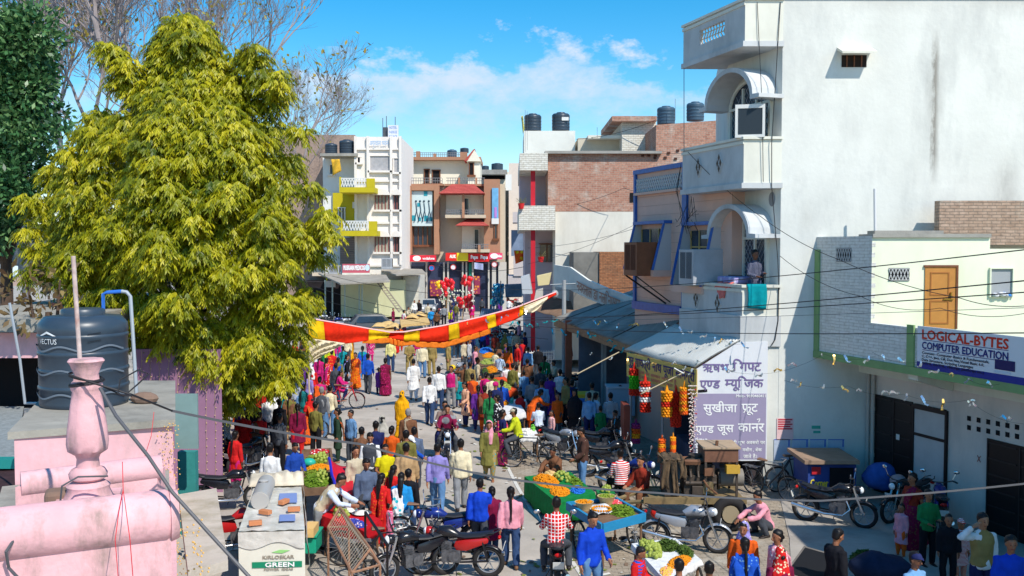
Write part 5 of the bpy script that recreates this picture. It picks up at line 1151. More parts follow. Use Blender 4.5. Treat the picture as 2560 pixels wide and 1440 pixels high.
POSES={'stand':dict(hz=.93,arms=[(vn(.16,.02,-1),vn(.06,-.12,-1)),(vn(-.16,.02,-1),vn(-.06,-.12,-1))],legs=[(vn(.05,0,-1),DN),(vn(-.05,0,-1),DN)]),'walk':dict(hz=.91,arms=[(vn(.14,.3,-1),vn(.05,.05,-1)),(vn(-.14,-.25,-1),vn(-.05,-.45,-1))],legs=[(vn(.03,-.36,-1),vn(0,.02,-1)),(vn(-.03,.16,-1),vn(0,.5,-1))]),'walk2':dict(hz=.91,arms=[(vn(.14,-.25,-1),vn(.05,-.45,-1)),(vn(-.14,.3,-1),vn(-.05,.05,-1))],legs=[(vn(.03,.16,-1),vn(0,.5,-1)),(vn(-.03,-.36,-1),vn(0,.02,-1))]),'fold':dict(hz=.93,arms=[(vn(.22,-.1,-1),vn(-.45,-.85,.1)),(vn(-.22,-.1,-1),vn(.35,-.85,-.2))],legs=[(vn(.06,0,-1),DN),(vn(-.06,0,-1),DN)]),'look':dict(hz=.93,head=.35,arms=[(vn(.2,-.2,-1),vn(-.1,-.75,-.5)),(vn(-.16,.05,-1),vn(-.03,-.2,-1))],legs=[(vn(.08,-.06,-1),DN),(vn(-.06,.04,-1),DN)]),'hips':dict(hz=.93,arms=[(vn(.55,.2,-1),vn(-.75,-.35,-.5)),(vn(-.16,.0,-1),vn(-.04,-.2,-1))],legs=[(vn(.08,0,-1),DN),(vn(-.08,0,-1),DN)]),'reach':dict(hz=.90,lean=38,head=.3,arms=[(vn(.1,-.75,-.6),vn(0,-.85,-.35)),(vn(-.1,-.6,-.7),vn(.05,-.95,-.1))],legs=[(vn(.08,-.08,-1),vn(0,.1,-1)),(vn(-.08,.12,-1),vn(0,.16,-1))]),'headhand':dict(hz=.93,arms=[(vn(.16,.02,-1),vn(-.1,-.35,-1)),(vn(-.9,-.35,.1),vn(.72,-.25,.75))],legs=[(vn(.06,0,-1),DN),(vn(-.06,0,-1),DN)]),'sit':dict(hz=.47,lean=8,arms=[(vn(.2,-.4,-1),vn(-.1,-.9,-.2)),(vn(-.2,-.4,-1),vn(.1,-.9,-.2))],legs=[(vn(.15,-1,-.05),vn(.02,.05,-1)),(vn(-.15,-1,-.05),vn(-.02,.05,-1))]),'squat':dict(hz=.26,lean=22,head=.15,arms=[(vn(.25,-.8,-.5),vn(-.15,-.8,-.1)),(vn(-.25,-.8,-.5),vn(.1,-.7,-.5))],legs=[(vn(.3,-.85,.55),vn(0,.55,-1)),(vn(-.3,-.85,.55),vn(0,.55,-1))]),'ride':dict(hz=.86,lean=12,arms=[(vn(.3,-.55,-.8),vn(0,-.95,-.15)),(vn(-.3,-.55,-.8),vn(0,-.95,-.15))],legs=[(vn(.32,-.9,-.35),vn(.02,.35,-1)),(vn(-.32,-.9,-.35),vn(-.02,.35,-1))]),}
def skeleton(pose):
 p=POSES[pose];le=R(p.get('lean',0));up=Vector((0,-math.sin(le),math.cos(le)));fw=Vector((0,-math.cos(le),-math.sin(le)))
 P=Vector((0,0,p['hz']));N=P+up*.51;j=dict(P=P,N=N,up=up,fw=fw,arms=[],legs=[])
 for i,s in enumerate((1,-1)):
  sh=N+Vector((s*.168,0,0))-up*.078;a,b=p['arms'][i];el=sh+a*.28;wr=el+b*.25;j['arms'].append((sh,el,wr,a,b))
  hp=P+Vector((s*.09,0,-.03));a,b=p['legs'][i];kn=hp+a*.43;an=kn+b*.40;j['legs'].append((hp,kn,an,a,b))
 low=min(l[2].z for l in j['legs'])-.07
 if pose not in('ride','sit'):
  for key in('P','N'):j[key]=j[key]-Vector((0,0,low))
  j['arms']=[tuple(v-Vector((0,0,low))if i<3 else v for i,v in enumerate(a))for a in j['arms']];j['legs']=[tuple(v-Vector((0,0,low))if i<3 else v for i,v in enumerate(a))for a in j['legs']]
 ha=p.get('head',.06)+le*.35;j['hf']=Vector((0,-math.cos(ha),-math.sin(ha)));j['hu']=Vector((0,-math.sin(ha),math.cos(ha)));j['H']=j['N']+up*.06+j['hu']*.12+j['hf']*.012
 return j
def add_torso(mb,j,inf,t0,t1,w=1.0):
 prof=[(-.22,.150,.112),(-.1,.168,.120),(0,.165,.115),(.2,.142,.10),(.42,.150,.108),(.68,.172,.118),(.86,.165,.10),(.95,.12,.085),(1.02,.062,.06)]
 ts=[t0]+[q[0]for q in prof if t0<q[0]<t1]+[t1];pts,rad=[],[]
 for t in ts:
  a=np.interp(t,[q[0]for q in prof],[q[1]for q in prof]);b=np.interp(t,[q[0]for q in prof],[q[2]for q in prof])
  d=(j['N']-j['P'])*t if t>0 else Vector((0,0,.51*t));pts.append(j['P']+d);rad.append((a*w+inf,b*w+inf))
 rings_tube(mb,pts,rad,16)
def add_arm(mb,a,r0,r1,r2,frac=1.0):
 sh,el,wr=a[:3]
 if frac<.5:rings_tube(mb,[sh-a[3]*.03,sh.lerp(el,frac*2)],[r0,r1*1.08],10)
 else:e=el.lerp(wr,(frac-.5)*2);rings_tube(mb,[sh-a[3]*.03,sh.lerp(el,.5),el,el.lerp(e,.5),e],[r0,(r0+r1)/2,r1,(r1+r2)/2,r2],10)
def add_leg(mb,l,r0,r1,r2,frac=1.0):
 hp,kn,an=l[:3];e=kn.lerp(an,frac);rings_tube(mb,[hp,hp.lerp(kn,.5),kn,kn.lerp(e,.35),e],[r0,(r0+r1)/2*1.03,r1,(r1*.55+r2*.45)*1.08,r2],12)
BODY,PART,SKEL={},{},{}
def head_pts(j,x,f,u):return j['H']+Vector((1,0,0))*x+j['hf']*f+j['hu']*u
def body_mesh(pose,kid):
 key=(pose,kid)
 if key in BODY:return BODY[key]
 j=SKEL.setdefault(pose,skeleton(pose));mb=MB();hs=1.16 if kid else 1.0
 add_torso(mb,j,-.030,-.12,1.0)
 rings_tube(mb,[j['N']-j['up']*.04,j['N']+j['up']*.05,j['H']-j['hu']*.06],[.062,.053,.056],10)
 for i,(a,s)in enumerate(zip(j['arms'],(1,-1))):
  add_arm(mb,a,.040,.037,.027);wr,d=a[2],a[4];X_=Vector((s,0,0));X_=X_-d*X_.dot(d);X_.normalize();nn=d.cross(X_)
  f_=j['fw']-d*j['fw'].dot(d)
  if f_.length>.3:wd=f_.normalized();pn=d.cross(wd)
  else:wd,pn=X_*-1,nn
  rings_tube(mb,[wr-d*.02,wr+d*.04,wr+d*.085],[.026,(.024,.040),(.02,.040)],10,wd)
  cu=(X_*-s*s)if False else-X_
  for q,(o_,L_)in enumerate(((-.03,.062),(-.010,.076),(.011,.08),(.031,.07))):
   b0=wr+d*.08+wd*o_;b1=b0+d*L_*.5+cu*.006;rings_tube(mb,[b0-d*.01,b1,b1+d*L_*.42+cu*.022],[.0095,.009,.0075],6)
  b0=wr+d*.03+wd*.032;rings_tube(mb,[b0,b0+wd*.03+d*.025,b0+wd*.038+d*.062],[.012,.0105,.008],6)
 for l,s in zip(j['legs'],(1,-1)):
  add_leg(mb,l,.072,.048,.036);an=l[2];f=Vector((0,-1,0))if pose!='walk' else Vector((0,-1,0))
  dz=Vector((0,0,-.045));rings_tube(mb,[an+Vector((0,.05,-.04)),an+dz,an+f*.10+Vector((0,0,-.05)),an+f*.17+Vector((0,0,-.058))],[(.03,.03),(.036,.035),(.042,.024),(.036,.016)],10,(0,0,1))
 hp=[(-.118,.022,.030,.050),(-.105,.040,.052,.028),(-.075,.056,.078,.010),(-.03,.066,.090,.0),(.02,.072,.095,-.004),(.06,.070,.092,-.008),(.095,.052,.068,-.012),(.118,.022,.03,-.012)]
 m2=MB();rings_tube(m2,[(0,-f*1,u)for u,a,b,f in hp],[(a,b)for u,a,b,f in hp],18)
 conv=lambda v:head_pts(j,v[0]*hs,-v[1]*hs,v[2]*hs)
 rings_tube(m2,[(0,-.088,.018),(0,-.104,-.012),(0,-.112,-.026),(0,-.092,-.038)],[.008,.011,.015,.010],8)
 for s in(1,-1):rings_tube(m2,[(s*.070,.0,.015),(s*.080,.012,.0),(s*.072,.004,-.032)],[(.010,.014),(.012,.02),(.008,.010)],8)
 for s in(1,-1):rings_tube(m2,[(s*.014,-.086,-.058),(s*.0,-.092,-.056)],[.007,.009],6)
 mb.add([conv(v)for v in m2.v],m2.f)
 me=remesh(mb,.0085,0,0,1)
 ca=me.attributes.new('face','FLOAT','POINT');vals=np.zeros(len(me.vertices),np.float32)
 co=np.empty(len(me.vertices)*3);me.vertices.foreach_get('co',co);co=co.reshape(-1,3)-np.array(j['H'])
 x=co[:,0]/hs;f=co@np.array(j['hf'])/hs;u=co@np.array(j['hu'])/hs;fr=f>.05
 for s in(1,-1):
  vals[(((x-s*.031)/.012)**2+((u-.010)/.007)**2<1)&fr]=.85;vals[(((x-s*.032)/.020)**2+((u-.036)/.005)**2<1)&fr]=.56
 vals[((x/.027)**2+((u+.060)/.010)**2<1)&fr]=.45
 ca.data.foreach_set('value',vals);BODY[key]=me;return me
def skin(tone):
 key=('skin',tone)
 if key in MATS:return MATS[key]
 M=bpy.data.materials.new('skin');M.use_nodes=True;nt=M.node_tree;N=nt.nodes;L=nt.links;B=N['Principled BSDF'];B.inputs['Roughness'].default_value=.5
 a=N.new('ShaderNodeAttribute');a.attribute_name='face';r=N.new('ShaderNodeValToRGB');L.new(a.outputs['Fac'],r.inputs[0]);c=[S(152,98,68,.9),S(124,78,54,.9),S(176,118,84,.9)][tone]
 r.color_ramp.elements[0].color=(*c,1);r.color_ramp.elements[0].position=.1;r.color_ramp.elements[1].color=(.012,.008,.007,1);r.color_ramp.elements[1].position=.7;e=r.color_ramp.elements.new(.45);e.color=(*S(130,60,54),1)
 L.new(r.outputs[0],B.inputs['Base Color']);MATS[key]=M;return M
def part_mesh(pose,part,kid):
 key=(pose,part,kid)
 if key in PART:return PART[key]
 j=SKEL.setdefault(pose,skeleton(pose));mb=MB();hs=1.16 if kid else 1.0;wob,vox,sm=.012,.015,2
 kn=sum((l[1]for l in j['legs']),Vector())/2;an=sum((l[2]for l in j['legs']),Vector())/2
 seated=pose in('sit','squat','ride')
 def HP(x,f,u):return head_pts(j,x*hs,f*hs,u*hs)
 def skirt(t,flare,extra=0.0):
  pts,rad=[],[]
  for q in np.linspace(-.18,t,9):
   if q<0:c=j['P']-Vector((0,0,.51*q));w,d=.172,.128
   else:
    f=lambda l:l[0].lerp(l[1],q)if q<1 else l[1].lerp(l[2],q-1)
    a,b=f(j['legs'][0]),f(j['legs'][1]);c=(a+b)/2;w=abs(a.x-b.x)/2+.105+flare*q;d=abs(a.y-b.y)/2+.105+flare*q*.8
   pts.append(c);rad.append((w+extra,d+extra))
  rings_tube(mb,pts,rad,18)
 if part in('shirt','jacket','tee','kurta','blouse','vest','sweater'):
  inf={'shirt':.016,'jacket':.034,'tee':.014,'kurta':.02,'blouse':.008,'vest':.03,'sweater':.026}[part]
  t0=.12 if part=='blouse' else-.1 if part in('sweater','vest')or seated else-.20
  add_torso(mb,j,inf,t0,.985)
  rings_tube(mb,[j['N']-j['up']*.03,j['N']+j['up']*.022],[.085+inf*.4,.066+inf*.4],12)
  fr={'tee':.30,'blouse':.28,'vest':0}.get(part,.96);k=inf*.75
  if fr:
   for a in j['arms']:add_arm(mb,a,.056+k,.048+k,.036+k,fr)
  if part=='kurta':skirt(1.0 if not seated else .8,.035)
  wob=.017
 elif part in('trousers','salwar','shorts'):
  w=.028 if part=='salwar' else .012;add_torso(mb,j,.004,-.2,.1)
  for l in j['legs']:add_leg(mb,l,.098+w*.3,.066+w,.056+w*.7 if part!='salwar' else .05,.99 if part!='shorts' else .05)
  wob=.015
 elif part=='sari':
  skirt(1.97,.03);P,N=j['P'],j['N'];s1=j['arms'][0][0]
  rings_tube(mb,[P+Vector((-.16,-.06,.03)),P.lerp(N,.4)+j['fw']*.12+Vector((-.05,0,0)),P.lerp(N,.75)+j['fw']*.13+Vector((.06,0,0)),s1+j['fw']*.05+j['up']*.05-Vector((.05,0,0)),s1-j['fw']*.09-Vector((.05,0,0)),P.lerp(N,.5)-j['fw']*.14+Vector((.06,0,0)),P-j['fw']*.16+Vector((.04,0,-.15)),P-j['fw']*.17+Vector((.03,0,-.36))],[(.06,.03),(.1,.03),(.1,.028),(.07,.03),(.09,.03),(.13,.03),(.14,.028),(.13,.02)],12,j['fw']);wob=.026
 elif part=='scarf':
  rings_tube(mb,[HP(0,-.012,.145),HP(0,-.03,.10),HP(0,-.045,.03),HP(0,-.05,-.05),j['N']-j['fw']*.02+j['up']*.01,j['N']-j['fw']*.05-j['up']*.12,j['N']-j['fw']*.10-j['up']*.32],[(.04,.05),(.082,.09),(.094,.085),(.092,.075),(.13,.1),(.17,.09),(.15,.04)],16,j['fw'])
  rings_tube(mb,[HP(.06,.03,-.1),j['N']+j['fw']*.12-j['up']*.10+Vector((.05,0,0)),j['N']+j['fw']*.14-j['up']*.34+Vector((.04,0,0))],[(.05,.04),(.07,.025),(.05,.02)],10,j['fw'])
 elif part=='dupatta':
  for s in(1,-1):
   sh=j['arms'][0 if s>0 else 1][0];e=j['fw']if s>0 else-j['fw']
   rings_tube(mb,[j['N']+j['fw']*.10-j['up']*.10,sh+j['up']*.055-Vector((s*.05,0,0)),sh-j['fw']*.11-j['up']*.08-Vector((s*.04,0,0)),j['P']-j['fw']*.17+Vector((s*.10,0,.14)),j['P']-j['fw']*.20+Vector((s*.11,0,-.22))],[(.05,.03),(.07,.03),(.09,.028),(.09,.024),(.08,.02)],12,j['fw'])
  wob=.016
 elif part=='shawl':
  rings_tube(mb,[HP(0,-.012,.15),HP(0,-.03,.10),HP(0,-.04,.02),HP(0,-.04,-.07),j['N']+j['up']*.01,j['N']-j['up']*.09,j['P'].lerp(j['N'],.45),j['P']+Vector((0,0,-.02)),j['P']+Vector((0,0,-.16))],[(.04,.05),(.085,.092),(.10,.085),(.10,.08),(.15,.12),(.25,.165),(.28,.20),(.27,.2),(.25,.18)],18,j['fw']);wob=.022
 elif part=='neck_scarf':
  mb.torus(j['N']+j['up']*.02,.085,.035,'z',18,8);rings_tube(mb,[j['N']-j['fw']*.1+Vector((.05,0,0)),j['N']-j['fw']*.15-j['up']*.3+Vector((.05,0,0))],[(.06,.02),(.06,.015)],8,j['fw'])
 elif part.startswith('hair'):
  long=part in('hair_long','hair_braid','hair_bun');vox,wob,sm=.011,.006,1
  rings_tube(mb,[HP(0,-.020,.134),HP(0,-.020,.116),HP(0,-.022,.080),HP(0,-.040,.042),HP(0,-.045,-.01),HP(0,-.052,-.06 if not long else-.085)],[(.034,.05),(.062,.084),(.082,.102),(.084,.088),(.079,.066),(.058 if not long else .062,.045)],16,j['hf'])
  B0=HP(0,-.1,-.04)
  if part=='hair_long':rings_tube(mb,[HP(0,-.07,.03),B0,B0-j['fw']*.035-j['up']*.14,j['P'].lerp(j['N'],.5)-j['fw']*.155],[(.07,.04),(.072,.04),(.07,.03),(.035,.015)],10,j['fw'])
  if part=='hair_braid':rings_tube(mb,[HP(0,-.09,.0),B0-j['fw']*.01,B0-j['fw']*.05-j['up']*.16,j['P'].lerp(j['N'],.35)-j['fw']*.165,j['P'].lerp(j['N'],.15)-j['fw']*.17],[.03,.028,.028,.022,.01],8)
  if part=='hair_bun':mb.ball(HP(0,-.115,-.02),.042*hs)
 elif part in('cap','turban','helmet'):
  sm,wob=1,.004 if part!='turban' else .014;k={'cap':1.04,'turban':1.22,'helmet':1.3}[part]
  rings_tube(mb,[HP(0,-.01,.04 if part=='cap' else .0),HP(0,-.01,.08),HP(0,-.012,.115),HP(0,-.012,.135)],[(.084*k,.104*k),(.080*k,.100*k),(.058*k,.07*k),(.02,.03)],16,j['hf'])
  if part=='cap':rings_tube(mb,[HP(0,.06,.052),HP(0,.155,.045)],[(.065,.012),(.05,.006)],10,j['hu'])
 elif part=='shoe0' or part=='shoe1':
  vox,wob,sm=.011,0,1;l=j['legs'][int(part[-1])];an=l[2]
  rings_tube(mb,[an+Vector((0,.065,-.035)),an+Vector((0,.02,-.035)),an+Vector((0,-.09,-.045)),an+Vector((0,-.185,-.055))],[(.036,.04),(.046,.045),(.050,.032),(.040,.02)],10,(0,0,1))
 me=remesh(mb,vox,wob,len(PART),sm);PART[key]=me;return me
HAIRM=mat('black_hair',S(24,20,20),.45,vary=.2,vscale=20);HAIRG=mat('grey_hair',S(130,126,124),.6);SHOEM=mat('dark_shoe',S(42,34,32),.5);SANDAL=mat('brown_shoe',S(120,86,60),.6)
PC={'w':S(240,240,240),'cr':S(236,222,186),'wb':S(214,226,246),'py':S(238,226,150),'r':S(214,36,36),'rb':S(150,52,36),'or':S(232,98,30),'yo':S(238,170,16),'y':S(226,212,24),'yg':S(206,214,40),'g':S(40,130,74),'dg':S(44,66,50),'ol':S(124,118,60),'kh':S(160,138,84),'tan':S(196,160,116),'be':S(206,192,164),'br':S(124,84,60),'db':S(84,58,50),'gy':S(140,142,146),'dgy':S(74,78,86),'bk':S(30,30,36),'nv':S(36,44,92),'bl':S(30,84,190),'rbl':S(22,70,200),'lb':S(120,168,214),'sk':S(40,150,220),'jn':S(96,136,180),'dj':S(52,74,112),'tl':S(20,150,160),'lv':S(150,140,206),'pu':S(110,50,150),'mg':S(208,36,120),'pk':S(238,160,176),'pe':S(244,184,150),'mr':S(128,24,64),'gb':S(96,110,136),'cn':S(40,196,214),'sl':S(182,176,164)}
def cm(spec):
 q=spec.split('/');
 if len(q)==1:return cloth(PC[q[0]])
 return cloth(PC[q[0]],{'c':'check','s':'stripe','v':'vstripe','d':'spots'}[q[1]],PC[q[2]],float(q[3])if len(q)>3 else{'c':13.,'s':9.,'v':10.,'d':18.}[q[1]])
prng=random.Random(99)
def person(x,yf,pose,hd,h,wear,label,z=0.0,pt=None,group=None,tone=None,cat='person'):
 """stand a figure at the ground point seen at photo pixel (x, yf); hd = heading, 0 faces the camera, 90 faces right"""
 p=pt if pt is not None else G(x,yf,z);o=thing('person',label,cat,(p.x,p.y,p.z),group)
 kid=h<1.35;s=h/1.70;tn=prng.choice((0,0,1,2))if tone is None else tone
 def put(nm,me,mt):
  q=bpy.data.objects.new(nm,me);COL.objects.link(q);q.parent=o
  if not me.materials:me.materials.append(None)
  q.material_slots[0].link='OBJECT';q.material_slots[0].material=mt
 put('body',body_mesh(pose,kid),skin(tn))
 for w in wear.split():
  nm,spec=w.split(':')if ':' in w else(w,'')
  if nm=='shoes':
   for k in '01':put('shoe',part_mesh(pose,'shoe'+k,kid),SHOEM if spec!='b' else SANDAL)
  elif nm.startswith('hair'):put('hair',part_mesh(pose,nm,kid),HAIRG if spec=='g' else HAIRM)
  else:put(nm,part_mesh(pose,nm,kid),cm(spec))
 o.rotation_euler=(0,0,R(hd));o.scale=(s*prng.uniform(.98,1.05)*(1.03 if not kid else 1.0),s*1.03,s);return o
M_='hair shoes '
